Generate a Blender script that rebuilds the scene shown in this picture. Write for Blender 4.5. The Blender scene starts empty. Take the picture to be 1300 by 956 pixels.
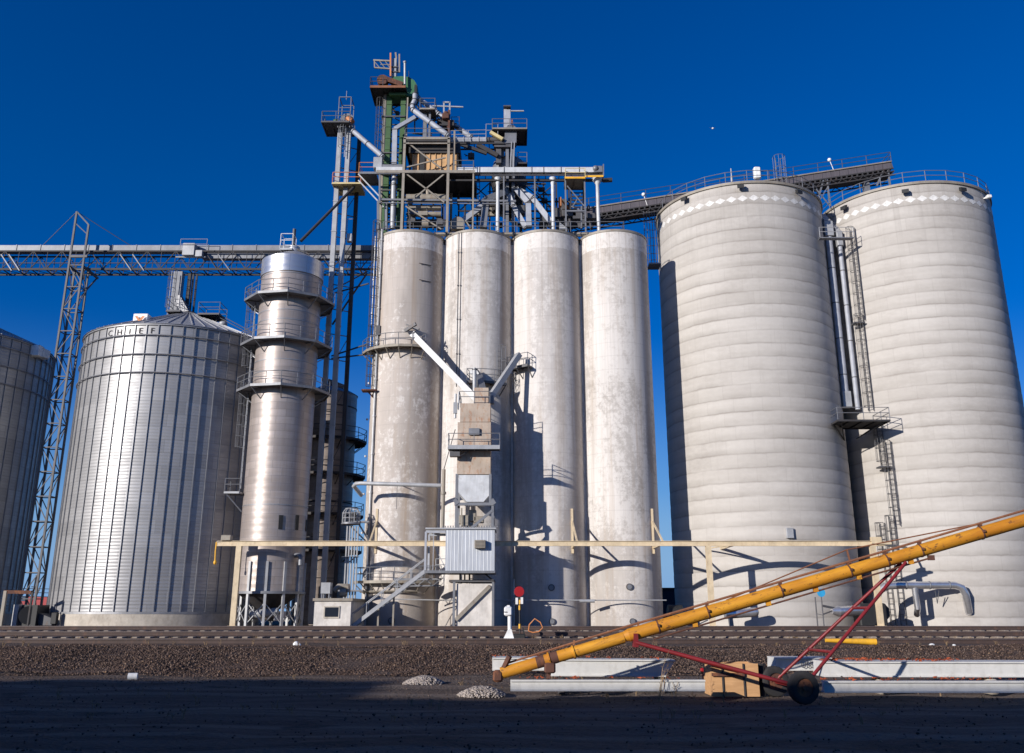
import bpy, bmesh, math, random
import numpy as np
from mathutils import Vector, Matrix
R_ = math.radians
random.seed(7)
rng = np.random.default_rng(7)
scene = bpy.context.scene
COL = scene.collection

# ------------------------------------------------------------------ camera
F, PX0, PY0, PITCH, CZ = 1155.0, 650.0, 433.5, R_(16.5), 1.7
SP, CP = math.sin(PITCH), math.cos(PITCH)
cam_d = bpy.data.cameras.new("camera")
cam = bpy.data.objects.new("camera", cam_d); COL.objects.link(cam)
cam.location = (0, 0, CZ)
cam.rotation_euler = (R_(90) + PITCH, 0, 0)
cam_d.sensor_width = 36.0
cam_d.lens = F / 1300.0 * 36.0
cam_d.shift_y = -44.5 / 1300.0
cam_d.clip_start, cam_d.clip_end = 0.1, 9000
scene.camera = cam

# ------------------------------------------------------------------ sky, sun, exposure
SUN_AZ, SUN_EL = 46.0, 15.5          # direction in which the light travels, from +Y towards +X
world = bpy.data.worlds.new("World"); scene.world = world
world.use_nodes = True
wn = world.node_tree; wn.nodes.clear()
sky = wn.nodes.new("ShaderNodeTexSky"); sky.sky_type = 'NISHITA'
sky.sun_disc = False
sky.sun_elevation = R_(SUN_EL)
sky.sun_rotation = R_(SUN_AZ + 180)
sky.air_density = 1.0; sky.dust_density = 0.25; sky.ozone_density = 4.0
hsv = wn.nodes.new("ShaderNodeHueSaturation"); hsv.inputs['Saturation'].default_value = 1.7; hsv.inputs['Hue'].default_value = 0.518
hsv.inputs['Value'].default_value = 1.12
gam = wn.nodes.new("ShaderNodeGamma"); gam.inputs['Gamma'].default_value = 1.0
bg = wn.nodes.new("ShaderNodeBackground"); bg.inputs['Strength'].default_value = 0.095
wo = wn.nodes.new("ShaderNodeOutputWorld")
tcw = wn.nodes.new("ShaderNodeTexCoord"); spw = wn.nodes.new("ShaderNodeSeparateXYZ"); wn.links.new(tcw.outputs['Generated'], spw.inputs[0])
rpw = wn.nodes.new("ShaderNodeMapRange"); rpw.inputs['From Min'].default_value = 0.0; rpw.inputs['From Max'].default_value = 0.42
rpw.inputs['To Min'].default_value = 0.535; rpw.inputs['To Max'].default_value = 0.520; wn.links.new(spw.outputs[2], rpw.inputs['Value']); wn.links.new(rpw.outputs[0], hsv.inputs['Hue'])
wn.links.new(sky.outputs[0], hsv.inputs['Color']); wn.links.new(hsv.outputs[0], gam.inputs[0])
rh = wn.nodes.new("ShaderNodeMapRange"); rh.inputs['From Min'].default_value = -0.02; rh.inputs['From Max'].default_value = 0.30
rh.inputs['To Min'].default_value = 1.0; rh.inputs['To Max'].default_value = 0.0; rh.interpolation_type = 'SMOOTHSTEP'; wn.links.new(spw.outputs[2], rh.inputs['Value'])
mxw = wn.nodes.new("ShaderNodeMix"); mxw.data_type = 'RGBA'; ci = [i for i in mxw.inputs if i.type == 'RGBA']
wn.links.new(rh.outputs[0], mxw.inputs[0]); wn.links.new(gam.outputs[0], ci[0]); ci[1].default_value = (2.1, 3.9, 6.9, 1)
wn.links.new([o for o in mxw.outputs if o.type == 'RGBA'][0], bg.inputs[0]); wn.links.new(bg.outputs[0], wo.inputs[0])
sd = bpy.data.lights.new("sun", 'SUN'); sd.energy = 5.0; sd.angle = R_(0.5); sd.color = (1.0, 0.945, 0.88)
sun = bpy.data.objects.new("sun", sd); COL.objects.link(sun)
LD = Vector((math.sin(R_(SUN_AZ)) * math.cos(R_(SUN_EL)), math.cos(R_(SUN_AZ)) * math.cos(R_(SUN_EL)), -math.sin(R_(SUN_EL))))
sun.rotation_euler = LD.to_track_quat('-Z', 'Y').to_euler()
sun.location = (-60, -60, 60)
scene.view_settings.view_transform = 'Standard'
scene.view_settings.look = 'None'
scene.view_settings.exposure = 0.08
scene.view_settings.gamma = 1.0

# ------------------------------------------------------------------ geometry helpers
def P(x, y, Y):
    """the world point at depth Y that a pixel of the 1300x956 photograph looks at"""
    u, v = x - PX0, PY0 - y
    k = Y / (F * CP - v * SP)
    return Vector((u * k, Y, CZ + (F * SP + v * CP) * k))

def world_origin(o):
    v = Vector((0, 0, 0))
    while o is not None:
        v += Vector(o.location); o = o.parent
    return v

class MB:
    def __init__(s):
        s.v = []; s.f = []; s.sm = []; s.uv = []
    def add(s, verts, faces, smooth=False, uvs=None):
        b = len(s.v); s.v += [tuple(p) for p in verts]
        for i, f in enumerate(faces):
            s.f.append(tuple(b + k for k in f)); s.sm.append(smooth)
            s.uv.append(uvs[i] if uvs else None)
        return s
    def frame(s, d, up=None):
        d = d.normalized()
        if up is None: up = Vector((0, 0, 1)) if abs(d.z) < 0.95 else Vector((0, 1, 0))
        x = d.cross(up)
        if x.length < 1e-6: x = d.cross(Vector((1, 0, 0)))
        x.normalize(); y = x.cross(d).normalized()
        return x, y
    def box(s, c, size, rz=0.0, bev=0.0):
        c = Vector(c); hx, hy, hz = size[0] / 2, size[1] / 2, size[2] / 2
        m = Matrix.Rotation(rz, 3, 'Z')
        if bev <= 0:
            vs = [c + m @ Vector((a * hx, b * hy, e * hz)) for a in (-1, 1) for b in (-1, 1) for e in (-1, 1)]
            fs = [(0, 1, 3, 2), (4, 6, 7, 5), (0, 4, 5, 1), (2, 3, 7, 6), (0, 2, 6, 4), (1, 5, 7, 3)]
            return s.add(vs, fs)
        # bevelled on the vertical edges and the top
        pts = [(-hx + bev, -hy), (hx - bev, -hy), (hx, -hy + bev), (hx, hy - bev), (hx - bev, hy), (-hx + bev, hy), (-hx, hy - bev), (-hx, -hy + bev)]
        inn = [(x * (hx - bev) / hx, y * (hy - bev) / hy) for x, y in pts]
        rings = [(inn, -hz), (pts, -hz + bev), (pts, hz - bev), (inn, hz)]
        vs = [c + m @ Vector((x, y, z)) for ring, z in rings for x, y in ring]
        fs = [tuple(reversed(range(8))), tuple(range(24, 32))]
        for r in range(3):
            for i in range(8):
                j = (i + 1) % 8
                fs.append((r * 8 + i, r * 8 + j, r * 8 + 8 + j, r * 8 + 8 + i))
        return s.add(vs, fs)
    def box2(s, a, b):
        a, b = Vector(a), Vector(b)
        return s.box((a + b) / 2, [abs(b[i] - a[i]) for i in range(3)])
    def bar(s, p, q, w, h=None, up=None):
        p, q = Vector(p), Vector(q); h = h or w
        if (q - p).length < 1e-6: return s
        x, y = s.frame(q - p, up)
        vs = [e + x * a * w / 2 + y * b * h / 2 for e in (p, q) for a, b in ((-1, -1), (1, -1), (1, 1), (-1, 1))]
        fs = [(3, 2, 1, 0), (4, 5, 6, 7)] + [(i, (i + 1) % 4, (i + 1) % 4 + 4, i + 4) for i in range(4)]
        return s.add(vs, fs)
    def tube(s, p, q, r, r2=None, n=8, caps=True):
        p, q = Vector(p), Vector(q); r2 = r if r2 is None else r2
        if (q - p).length < 1e-6: return s
        x, y = s.frame(q - p)
        vs = []
        for e, rr in ((p, r), (q, r2)):
            for i in range(n):
                a = 2 * math.pi * i / n
                vs.append(e + x * math.cos(a) * rr + y * math.sin(a) * rr)
        s.add(vs, [(i, (i + 1) % n, (i + 1) % n + n, i + n) for i in range(n)], smooth=n > 5)
        if caps:
            s.add(vs[:n], [tuple(reversed(range(n)))]); s.add(vs[n:], [tuple(range(n))])
        return s
    def poly(s, pts, r, n=8):
        """round pipe through points, mitred joints"""
        pts = [Vector(p) for p in pts]; rings = []
        x = y = None
        for i, p in enumerate(pts):
            d = (pts[min(i + 1, len(pts) - 1)] - pts[max(i - 1, 0)]).normalized()
            if x is None: x, y = s.frame(d)
            else:
                x = (x - d * x.dot(d)).normalized(); y = x.cross(d).normalized() if False else d.cross(x).normalized() * -1
            rings.append([p + x * math.cos(2 * math.pi * k / n) * r + y * math.sin(2 * math.pi * k / n) * r for k in range(n)])
        vs = [v for rg in rings for v in rg]
        fs = []
        for i in range(len(rings) - 1):
            for k in range(n):
                k2 = (k + 1) % n
                fs.append((i * n + k, i * n + k2, (i + 1) * n + k2, (i + 1) * n + k))
        s.add(vs, fs, smooth=True)
        s.add(rings[0], [tuple(reversed(range(n)))]); s.add(rings[-1], [tuple(range(n))])
        return s
    def lathe(s, c, prof, n=96, a0=0.0, a1=2 * math.pi, smooth=True, smooth_rows=True):
        """profile of (radius, z) turned about the vertical axis through c; uv in metres"""
        cx, cy = c[0], c[1]
        full = abs(a1 - a0 - 2 * math.pi) < 1e-6
        rmax = max(r for r, z in prof)
        # duplicate profile points so rings shade flat between rows
        rows = []
        for i in range(len(prof) - 1):
            rows.append((prof[i], prof[i + 1]))
        dist = 0.0
        for (ra, za), (rb, zb) in rows:
            vs = []; 
            m = n if full else n + 1
            for rr, zz in ((ra, za), (rb, zb)):
                for i in range(m):
                    a = a0 + (a1 - a0) * i / n
                    vs.append((cx + math.cos(a) * rr, cy + math.sin(a) * rr, zz))
            fs, uvs = [], []
            va, vb = za, zb
            if abs(zb - za) < 0.05: vb = za + abs(rb - ra)
            for i in range(n):
                j = (i + 1) % m
                u0 = (a0 + (a1 - a0) * i / n) * rmax; u1 = (a0 + (a1 - a0) * (i + 1) / n) * rmax
                fs.append((i, j, j + m, i + m)); uvs.append(((u0, va), (u1, va), (u1, vb), (u0, vb)))
            s.add(vs, fs, smooth=smooth, uvs=uvs)
        return s
    def disc(s, c, nrm, r, n=24, depth=0.0):
        c, nrm = Vector(c), Vector(nrm).normalized()
        if depth: return s.tube(c - nrm * depth / 2, c + nrm * depth / 2, r, n=n)
        x, y = s.frame(nrm)
        return s.add([c + x * math.cos(2 * math.pi * i / n) * r + y * math.sin(2 * math.pi * i / n) * r for i in range(n)], [tuple(range(n))])
    def prism(s, pts, off):
        """flat polygon pts pushed by off"""
        n = len(pts); off = Vector(off); pts = [Vector(p) for p in pts]
        return s.add(pts + [p + off for p in pts], [tuple(reversed(range(n))), tuple(range(n, 2 * n))] + [(i, (i + 1) % n, (i + 1) % n + n, i + n) for i in range(n)])
    def ball(s, c, r, n=12, m=8, sz=1.0):
        c = Vector(c); vs = []; fs = []
        for j in range(m + 1):
            t = math.pi * j / m
            for i in range(n):
                a = 2 * math.pi * i / n
                vs.append(c + Vector((math.sin(t) * math.cos(a) * r, math.sin(t) * math.sin(a) * r, math.cos(t) * r * sz)))
        for j in range(m):
            for i in range(n):
                i2 = (i + 1) % n
                fs.append((j * n + i, (j + 1) * n + i, (j + 1) * n + i2, j * n + i2))
        return s.add(vs, fs, smooth=True)
    def build(s, name, mat, parent=None, origin=None):
        if parent is not None: org = world_origin(parent)
        elif origin is not None: org = Vector(origin)
        else:
            a = np.array(s.v); lo, hi = a.min(0), a.max(0)
            org = Vector(((lo[0] + hi[0]) / 2, (lo[1] + hi[1]) / 2, lo[2]))
        me = bpy.data.meshes.new(name)
        me.from_pydata([(p[0] - org.x, p[1] - org.y, p[2] - org.z) for p in s.v], [], s.f)
        me.polygons.foreach_set('use_smooth', s.sm)
        if any(u is not None for u in s.uv):
            ul = me.uv_layers.new(name="metres")
            dat = np.zeros((len(me.loops), 2), dtype=np.float32); k = 0
            for f, u in zip(s.f, s.uv):
                if u is not None:
                    for j in range(len(f)): dat[k + j] = u[j]
                k += len(f)
            ul.data.foreach_set('uv', dat.ravel())
        me.materials.append(mat)
        bm = bmesh.new(); bm.from_mesh(me)
        bmesh.ops.remove_doubles(bm, verts=bm.verts, dist=0.0004)
        bmesh.ops.recalc_face_normals(bm, faces=bm.faces)
        bm.to_mesh(me); bm.free(); me.set_sharp_from_angle(angle=R_(38)); me.update()
        o = bpy.data.objects.new(name, me); COL.objects.link(o)
        if parent is not None: o.parent = parent
        else: o.location = org
        return o

def tag(o, label=None, cat=None, group=None, kind=None):
    if label: o['label'] = label
    if cat: o['category'] = cat
    if group: o['group'] = group
    if kind: o['kind'] = kind
    return o
def thing(name, loc, label, cat, group=None):
    o = bpy.data.objects.new(name, None); COL.objects.link(o)
    o.location = loc; o.empty_display_size = 0.3
    return tag(o, label, cat, group)
def copy_tree(o, parent=None):
    c = o.copy(); COL.objects.link(c)
    if parent is not None: c.parent = parent
    for ch in list(o.children): copy_tree(ch, c)
    return c

# ------------------------------------------------------------------ materials
def nodes(name):
    m = bpy.data.materials.new(name); m.use_nodes = True
    nt = m.node_tree; nt.nodes.clear()
    out = nt.nodes.new("ShaderNodeOutputMaterial"); b = nt.nodes.new("ShaderNodeBsdfPrincipled")
    nt.links.new(b.outputs[0], out.inputs[0])
    return m, nt, b
def N(nt, t, **kw):
    n = nt.nodes.new(t)
    for k, v in kw.items():
        if k in n.inputs.keys(): n.inputs[k].default_value = v
        else: setattr(n, k, v)
    return n
def mapping(nt, src, scale=(1, 1, 1), loc=(0, 0, 0)):
    mp = nt.nodes.new("ShaderNodeMapping"); mp.inputs['Scale'].default_value = scale; mp.inputs['Location'].default_value = loc
    nt.links.new(src, mp.inputs[0]); return mp.outputs[0]
def noise(nt, vec, scale, detail=4, rough=0.55):
    n = nt.nodes.new("ShaderNodeTexNoise"); n.inputs['Scale'].default_value = scale
    n.inputs['Detail'].default_value = detail; n.inputs['Roughness'].default_value = rough
    nt.links.new(vec, n.inputs['Vector']); return n.outputs['Fac']
def ramp(nt, fac, stops, interp='LINEAR'):
    r = nt.nodes.new("ShaderNodeValToRGB"); cr = r.color_ramp; cr.interpolation = interp
    while len(cr.elements) < len(stops): cr.elements.new(0.5)
    for e, (p, c) in zip(cr.elements, stops):
        e.position = p; e.color = (c, c, c, 1) if not isinstance(c, tuple) else (*c, 1)
    nt.links.new(fac, r.inputs[0]); return r.outputs[0]
def mix(nt, fac, a, b, blend='MIX'):
    m = nt.nodes.new("ShaderNodeMix"); m.data_type = 'RGBA'; m.blend_type = blend
    ins = [i for i in m.inputs if i.type == 'RGBA']; fi = m.inputs[0]
    if isinstance(fac, (int, float)): fi.default_value = fac
    else: nt.links.new(fac, fi)
    for i, s in zip(ins, (a, b)):
        if isinstance(s, tuple): i.default_value = (*s, 1)
        else: nt.links.new(s, i)
    return [o for o in m.outputs if o.type == 'RGBA'][0]
def math_(nt, op, a, b=None, clamp=False):
    m = nt.nodes.new("ShaderNodeMath"); m.operation = op; m.use_clamp = clamp
    for i, s in enumerate((a, b)):
        if s is None: continue
        if isinstance(s, (int, float)): m.inputs[i].default_value = s
        else: nt.links.new(s, m.inputs[i])
    return m.outputs[0]
def bump(nt, b, h, strength=0.3, dist=0.02):
    bp = nt.nodes.new("ShaderNodeBump"); bp.inputs['Strength'].default_value = strength; bp.inputs['Distance'].default_value = dist
    nt.links.new(h, bp.inputs['Height']); nt.links.new(bp.outputs[0], b.inputs['Normal'])

def painted(name, col, rough=0.6, metal=0.0, wear=None, wear_amt=0.35, var=0.18, scale=1.2, streak=True):
    """weathered paint or steel: tonal variation, vertical streaks and worn patches of the colour WEAR"""
    m, nt, b = nodes(name)
    tc = nt.nodes.new("ShaderNodeTexCoord"); v = tc.outputs['Object']
    n1 = noise(nt, v, scale, 5, 0.6)
    n2 = noise(nt, mapping(nt, v, (6, 6, 0.5) if streak else (5, 5, 5)), 1.0, 4, 0.6)
    c = tuple(col)
    lo = tuple(x * (1 - var) for x in c); hi = tuple(min(1, x * (1 + var)) for x in c)
    base = mix(nt, ramp(nt, n1, [(0.3, 0.0), (0.7, 1.0)]), lo, hi)
    base = mix(nt, math_(nt, 'MULTIPLY', ramp(nt, n2, [(0.5, 0.0), (0.8, 1.0)]), 0.35), base, tuple(x * 0.55 for x in c))
    if wear:
        n3 = noise(nt, mapping(nt, v, (2.2, 2.2, 1.0), (3, 5, 1)), 1.6, 6, 0.7)
        base = mix(nt, math_(nt, 'MULTIPLY', ramp(nt, n3, [(0.52, 0.0), (0.66, 1.0)]), wear_amt), base, wear)
    nt.links.new(base, b.inputs['Base Color'])
    b.inputs['Roughness'].default_value = rough; b.inputs['Metallic'].default_value = metal
    return m

def silo_concrete(name, seed, tint, white, top_z, stain=0.5, dark=0.0):
    m, nt, b = nodes(name)
    uvn = nt.nodes.new("ShaderNodeUVMap"); uvn.uv_map = "metres"
    v = mapping(nt, uvn.outputs[0], (1, 1, 1), (seed * 13.7, 0, seed * 3.1))
    sep = nt.nodes.new("ShaderNodeSeparateXYZ"); nt.links.new(uvn.outputs[0], sep.inputs[0])
    big = noise(nt, mapping(nt, v, (0.55, 0.16, 1)), 0.7, 5, 0.6)
    streak = noise(nt, mapping(nt, v, (1.1, 0.035, 1), (5, 2, 0)), 1.0, 5, 0.65)
    fstreak = noise(nt, mapping(nt, v, (7.0, 0.12, 1), (1, 8, 0)), 1.0, 5, 0.7)
    blot = noise(nt, mapping(nt, v, (1.0, 0.8, 1), (9, 4, 0)), 2.3, 9, 0.76)
    patch = noise(nt, mapping(nt, v, (0.35, 0.12, 1), (2, 7, 0)), 1.0, 3, 0.5)
    bare = tuple(x * 0.68 for x in tint)
    c = mix(nt, ramp(nt, big, [(0.38, 0.0), (0.6, 1.0)]), tuple(x * 0.74 for x in tint), tint)
    # flaking whitewash, denser in some patches
    wsum = math_(nt, 'ADD', blot, math_(nt, 'MULTIPLY', math_(nt, 'SUBTRACT', patch, 0.5), 0.9))
    c = mix(nt, math_(nt, 'MULTIPLY', ramp(nt, wsum, [(0.50 - white * 0.12, 0.0), (0.60 - white * 0.06, 1.0)]), 0.62), c, (0.72, 0.685, 0.645))
    c = mix(nt, math_(nt, 'MULTIPLY', ramp(nt, streak, [(0.5, 0.0), (0.72, 1.0)]), stain), c, (0.36, 0.27, 0.19))
    c = mix(nt, math_(nt, 'MULTIPLY', ramp(nt, fstreak, [(0.52, 0.0), (0.75, 1.0)]), stain * 0.7), c, bare)
    # brown stain that runs down beside the right-hand joint
    ju = math_(nt, 'ADD', sep.outputs[0], math_(nt, 'MULTIPLY', math_(nt, 'SUBTRACT', streak, 0.5), 1.6))
    js = math_(nt, 'ABSOLUTE', math_(nt, 'SUBTRACT', ju, 5.60 * 3.2))
    jr = nt.nodes.new("ShaderNodeMapRange"); jr.inputs['From Min'].default_value = 0.75; jr.inputs['From Max'].default_value = 0.1; nt.links.new(js, jr.inputs['Value'])
    c = mix(nt, math_(nt, 'MULTIPLY', jr.outputs[0], 0.5), c, (0.29, 0.225, 0.17))
    # faint lift lines
    ln = math_(nt, 'FRACT', math_(nt, 'DIVIDE', sep.outputs[1], 1.22))
    lnm = ramp(nt, ln, [(0.0, 1.0), (0.05, 0.0), (0.97, 0.0), (1.0, 1.0)])
    c = mix(nt, math_(nt, 'MULTIPLY', lnm, 0.22), c, (0.25, 0.22, 0.19))
    # the repainted band under the rim, its lower edge uneven
    zt = math_(nt, 'ADD', sep.outputs[1], math_(nt, 'MULTIPLY', math_(nt, 'SUBTRACT', fstreak, 0.5), 0.25))
    band = math_(nt, 'MULTIPLY', math_(nt, 'GREATER_THAN', zt, top_z - 1.75), ramp(nt, blot, [(0.36, 0.15), (0.52, 0.9)]))
    c = mix(nt, band, c, (0.68, 0.64, 0.60))
    # runs of dirt from the rim, fading downwards, and damp at the foot
    run = noise(nt, mapping(nt, v, (2.6, 0.02, 1), (7, 3, 0)), 1.0, 4, 0.7)
    down = nt.nodes.new("ShaderNodeMapRange"); down.inputs['From Min'].default_value = top_z - 15; down.inputs['From Max'].default_value = top_z - 1.0; nt.links.new(sep.outputs[1], down.inputs['Value'])
    c = mix(nt, math_(nt, 'MULTIPLY', math_(nt, 'MULTIPLY', ramp(nt, run, [(0.52, 0.0), (0.66, 1.0)]), down.outputs[0]), 0.5), c, (0.27, 0.22, 0.18))
    foot = nt.nodes.new("ShaderNodeMapRange"); foot.inputs['From Min'].default_value = 5.0; foot.inputs['From Max'].default_value = 0.5; nt.links.new(zt, foot.inputs['Value'])
    c = mix(nt, math_(nt, 'MULTIPLY', foot.outputs[0], 0.35), c, (0.34, 0.29, 0.25))
    nt.links.new(c, b.inputs['Base Color']); b.inputs['Roughness'].default_value = 0.9
    bump(nt, b, math_(nt, 'ADD', math_(nt, 'MULTIPLY', blot, 0.5), math_(nt, 'MULTIPLY', fstreak, 0.5)), 0.25, 0.03)
    return m

def banded_concrete(name, seed):
    m, nt, b = nodes(name)
    uvn = nt.nodes.new("ShaderNodeUVMap"); uvn.uv_map = "metres"
    v = mapping(nt, uvn.outputs[0], (1, 1, 1), (seed * 9.3, 0, 0))
    sep = nt.nodes.new("ShaderNodeSeparateXYZ"); nt.links.new(uvn.outputs[0], sep.inputs[0])
    wob = noise(nt, mapping(nt, v, (0.8, 0.5, 1)), 0.8, 4, 0.6)
    zz = math_(nt, 'ADD', sep.outputs[1], math_(nt, 'MULTIPLY', math_(nt, 'SUBTRACT', wob, 0.5), 0.34))
    fr = math_(nt, 'FRACT', math_(nt, 'DIVIDE', zz, 1.22))
    line = ramp(nt, fr, [(0.0, 1.0), (0.10, 0.45), (0.45, 0.0), (0.90, 0.0), (1.0, 0.8)])
    vary = ramp(nt, noise(nt, mapping(nt, v, (0.18, 0.9, 1), (4, 0, 0)), 1.0, 3), [(0.35, 0.15), (0.62, 1.0)])
    big = noise(nt, mapping(nt, v, (0.12, 0.09, 1)), 1.0, 5, 0.6)
    fine = noise(nt, mapping(nt, v, (1.2, 2.2, 1)), 1.3, 7, 0.7)
    lift = noise(nt, mapping(nt, v, (0.05, 0.82, 1), (0, 3, 0)), 1.0, 2, 0.5)
    c = mix(nt, ramp(nt, big, [(0.35, 0.0), (0.65, 1.0)]), (0.39, 0.36, 0.328), (0.49, 0.458, 0.42))
    c = mix(nt, math_(nt, 'MULTIPLY', ramp(nt, fine, [(0.38, 0.0), (0.72, 1.0)]), 0.5), c, (0.55, 0.52, 0.48))
    c = mix(nt, math_(nt, 'MULTIPLY', ramp(nt, lift, [(0.4, 0.0), (0.65, 1.0)]), 0.35), c, (0.34, 0.312, 0.28))
    c = mix(nt, math_(nt, 'MULTIPLY', math_(nt, 'MULTIPLY', line, vary), 0.72), c, (0.185, 0.163, 0.14))
    br = nt.nodes.new("ShaderNodeTexBrick"); nt.links.new(v, br.inputs['Vector'])
    br.inputs['Scale'].default_value = 1.0; br.inputs['Brick Width'].default_value = 2.44; br.inputs['Row Height'].default_value = 1.22
    br.inputs['Mortar Size'].default_value = 0.03; br.inputs['Color1'].default_value = (0.0, 0, 0, 1); br.inputs['Color2'].default_value = (1, 1, 1, 1)
    br.inputs['Mortar'].default_value = (0, 0, 0, 1); br.offset = 0.37
    c = mix(nt, math_(nt, 'MULTIPLY', br.outputs['Color'], 0.13), c, (0.62, 0.59, 0.54))
    c = mix(nt, math_(nt, 'MULTIPLY', br.outputs['Fac'], 0.10), c, (0.25, 0.22, 0.19))
    drip = noise(nt, mapping(nt, v, (4.0, 0.15, 1), (1, 8, 0)), 1.0, 5, 0.7)
    c = mix(nt, math_(nt, 'MULTIPLY', ramp(nt, drip, [(0.56, 0.0), (0.78, 1.0)]), 0.35), c, (0.33, 0.30, 0.26))
    rim = nt.nodes.new("ShaderNodeMapRange"); rim.inputs['From Min'].default_value = TOPB - 9; rim.inputs['From Max'].default_value = TOPB - 0.5; nt.links.new(sep.outputs[1], rim.inputs['Value'])
    run = noise(nt, mapping(nt, v, (1.5, 0.03, 1), (3, 3, 0)), 1.0, 4, 0.7)
    c = mix(nt, math_(nt, 'MULTIPLY', math_(nt, 'MULTIPLY', ramp(nt, run, [(0.5, 0.0), (0.68, 1.0)]), rim.outputs[0]), 0.4), c, (0.22, 0.20, 0.18))
    nt.links.new(c, b.inputs['Base Color']); b.inputs['Roughness'].default_value = 0.92
    hh = math_(nt, 'ADD', math_(nt, 'MULTIPLY', line, -0.8), math_(nt, 'MULTIPLY', fine, 0.4))
    bump(nt, b, hh, 0.5, 0.03)
    return m

def corrugated(name, col=(0.34, 0.335, 0.335), rough=0.45, metal=0.35, period=0.27, bw=2.7, rh=1.1, strength=0.25, tint=0.13, brown=0.0):
    """rolled galvanised sheets, ribs run level round the bin; each sheet has its own tone"""
    m, nt, b = nodes(name)
    uvn = nt.nodes.new("ShaderNodeUVMap"); uvn.uv_map = "metres"; v = uvn.outputs[0]
    sep = nt.nodes.new("ShaderNodeSeparateXYZ"); nt.links.new(v, sep.inputs[0])
    br = nt.nodes.new("ShaderNodeTexBrick"); nt.links.new(v, br.inputs['Vector'])
    br.inputs['Scale'].default_value = 1.0; br.inputs['Brick Width'].default_value = bw; br.inputs['Row Height'].default_value = rh
    br.inputs['Mortar Size'].default_value = 0.02; br.inputs['Color1'].default_value = (0, 0, 0, 1); br.inputs['Color2'].default_value = (1, 1, 1, 1)
    br.inputs['Mortar'].default_value = (0.2, 0.2, 0.2, 1); br.inputs['Bias'].default_value = 0.0
    nz = noise(nt, mapping(nt, v, (0.4, 2.5, 1)), 1.2, 6, 0.65)
    st = noise(nt, mapping(nt, v, (5, 0.15, 1)), 1.0, 4, 0.6)
    lo = tuple(x * (1 - tint) for x in col); hi = tuple(min(1, x * (1 + tint)) for x in col)
    c = mix(nt, br.outputs['Color'], lo, hi)
    c = mix(nt, math_(nt, 'MULTIPLY', ramp(nt, nz, [(0.4, 0.0), (0.7, 1.0)]), 0.4), c, tuple(x * 0.72 for x in col))
    if brown: c = mix(nt, math_(nt, 'MULTIPLY', ramp(nt, st, [(0.4, 0.0), (0.7, 1.0)]), brown), c, (0.30, 0.22, 0.16))
    c = mix(nt, math_(nt, 'MULTIPLY', br.outputs['Fac'], 0.35), c, (0.15, 0.15, 0.15))
    nt.links.new(c, b.inputs['Base Color'])
    nt.links.new(ramp(nt, nz, [(0.3, rough - 0.06), (0.7, rough + 0.1)]), b.inputs['Roughness'])
    b.inputs['Metallic'].default_value = metal
    w = math_(nt, 'SINE', math_(nt, 'MULTIPLY', sep.outputs[1], 2 * math.pi / period))
    bump(nt, b, math_(nt, 'ADD', w, math_(nt, 'MULTIPLY', nz, 0.6)), strength, 0.02)
    return m

def ground_mat():
    m, nt, b = nodes("ground_gravel")
    geo = nt.nodes.new("ShaderNodeNewGeometry"); v = geo.outputs['Position']
    sep = nt.nodes.new("ShaderNodeSeparateXYZ"); nt.links.new(v, sep.inputs[0])
    vo = nt.nodes.new("ShaderNodeTexVoronoi"); nt.links.new(v, vo.inputs['Vector']); vo.inputs['Scale'].default_value = 14.0
    n1 = noise(nt, v, 0.35, 5, 0.6); n2 = noise(nt, v, 9.0, 6, 0.75); n3 = noise(nt, mapping(nt, v, (0.25, 1.4, 1)), 1.0, 4, 0.6)
    stone = mix(nt, vo.outputs['Color'], (0.040, 0.024, 0.017), (0.125, 0.078, 0.056))
    stone = mix(nt, ramp(nt, n2, [(0.45, 0.0), (0.75, 0.8)]), stone, (0.035, 0.022, 0.016))
    dirt = mix(nt, ramp(nt, n2, [(0.3, 0.0), (0.7, 1.0)]), (0.042, 0.026, 0.018), (0.105, 0.066, 0.046))
    dirt = mix(nt, ramp(nt, n3, [(0.45, 0.0), (0.7, 0.6)]), dirt, (0.16, 0.115, 0.088))
    # pale worn wheel lanes and dark oil patches in the yard
    lane = noise(nt, mapping(nt, v, (0.02, 1.1, 1), (0, 2, 0)), 1.0, 2, 0.5); oil = noise(nt, mapping(nt, v, (0.5, 0.8, 1), (4, 2, 0)), 1.0, 5, 0.6)
    dirt = mix(nt, math_(nt, 'MULTIPLY', ramp(nt, lane, [(0.5, 0.0), (0.6, 1.0)]), 0.6), dirt, (0.19, 0.145, 0.11))
    dirt = mix(nt, math_(nt, 'MULTIPLY', ramp(nt, oil, [(0.58, 0.0), (0.66, 1.0)]), 0.8), dirt, (0.018, 0.014, 0.012))
    # ballast lies on the bank and under the tracks, packed dirt elsewhere
    edge = math_(nt, 'ADD', sep.outputs[1], math_(nt, 'MULTIPLY', math_(nt, 'SUBTRACT', n1, 0.5), 3.0))
    a = math_(nt, 'MULTIPLY', math_(nt, 'GREATER_THAN', edge, 26.2), math_(nt, 'LESS_THAN', edge, 52.0))
    c = mix(nt, a, dirt, stone)
    nt.links.new(c, b.inputs['Base Color']); b.inputs['Roughness'].default_value = 0.95
    h = math_(nt, 'ADD', vo.outputs['Distance'], n2)
    bump(nt, b, h, 1.0, 0.05)
    return m

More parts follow.
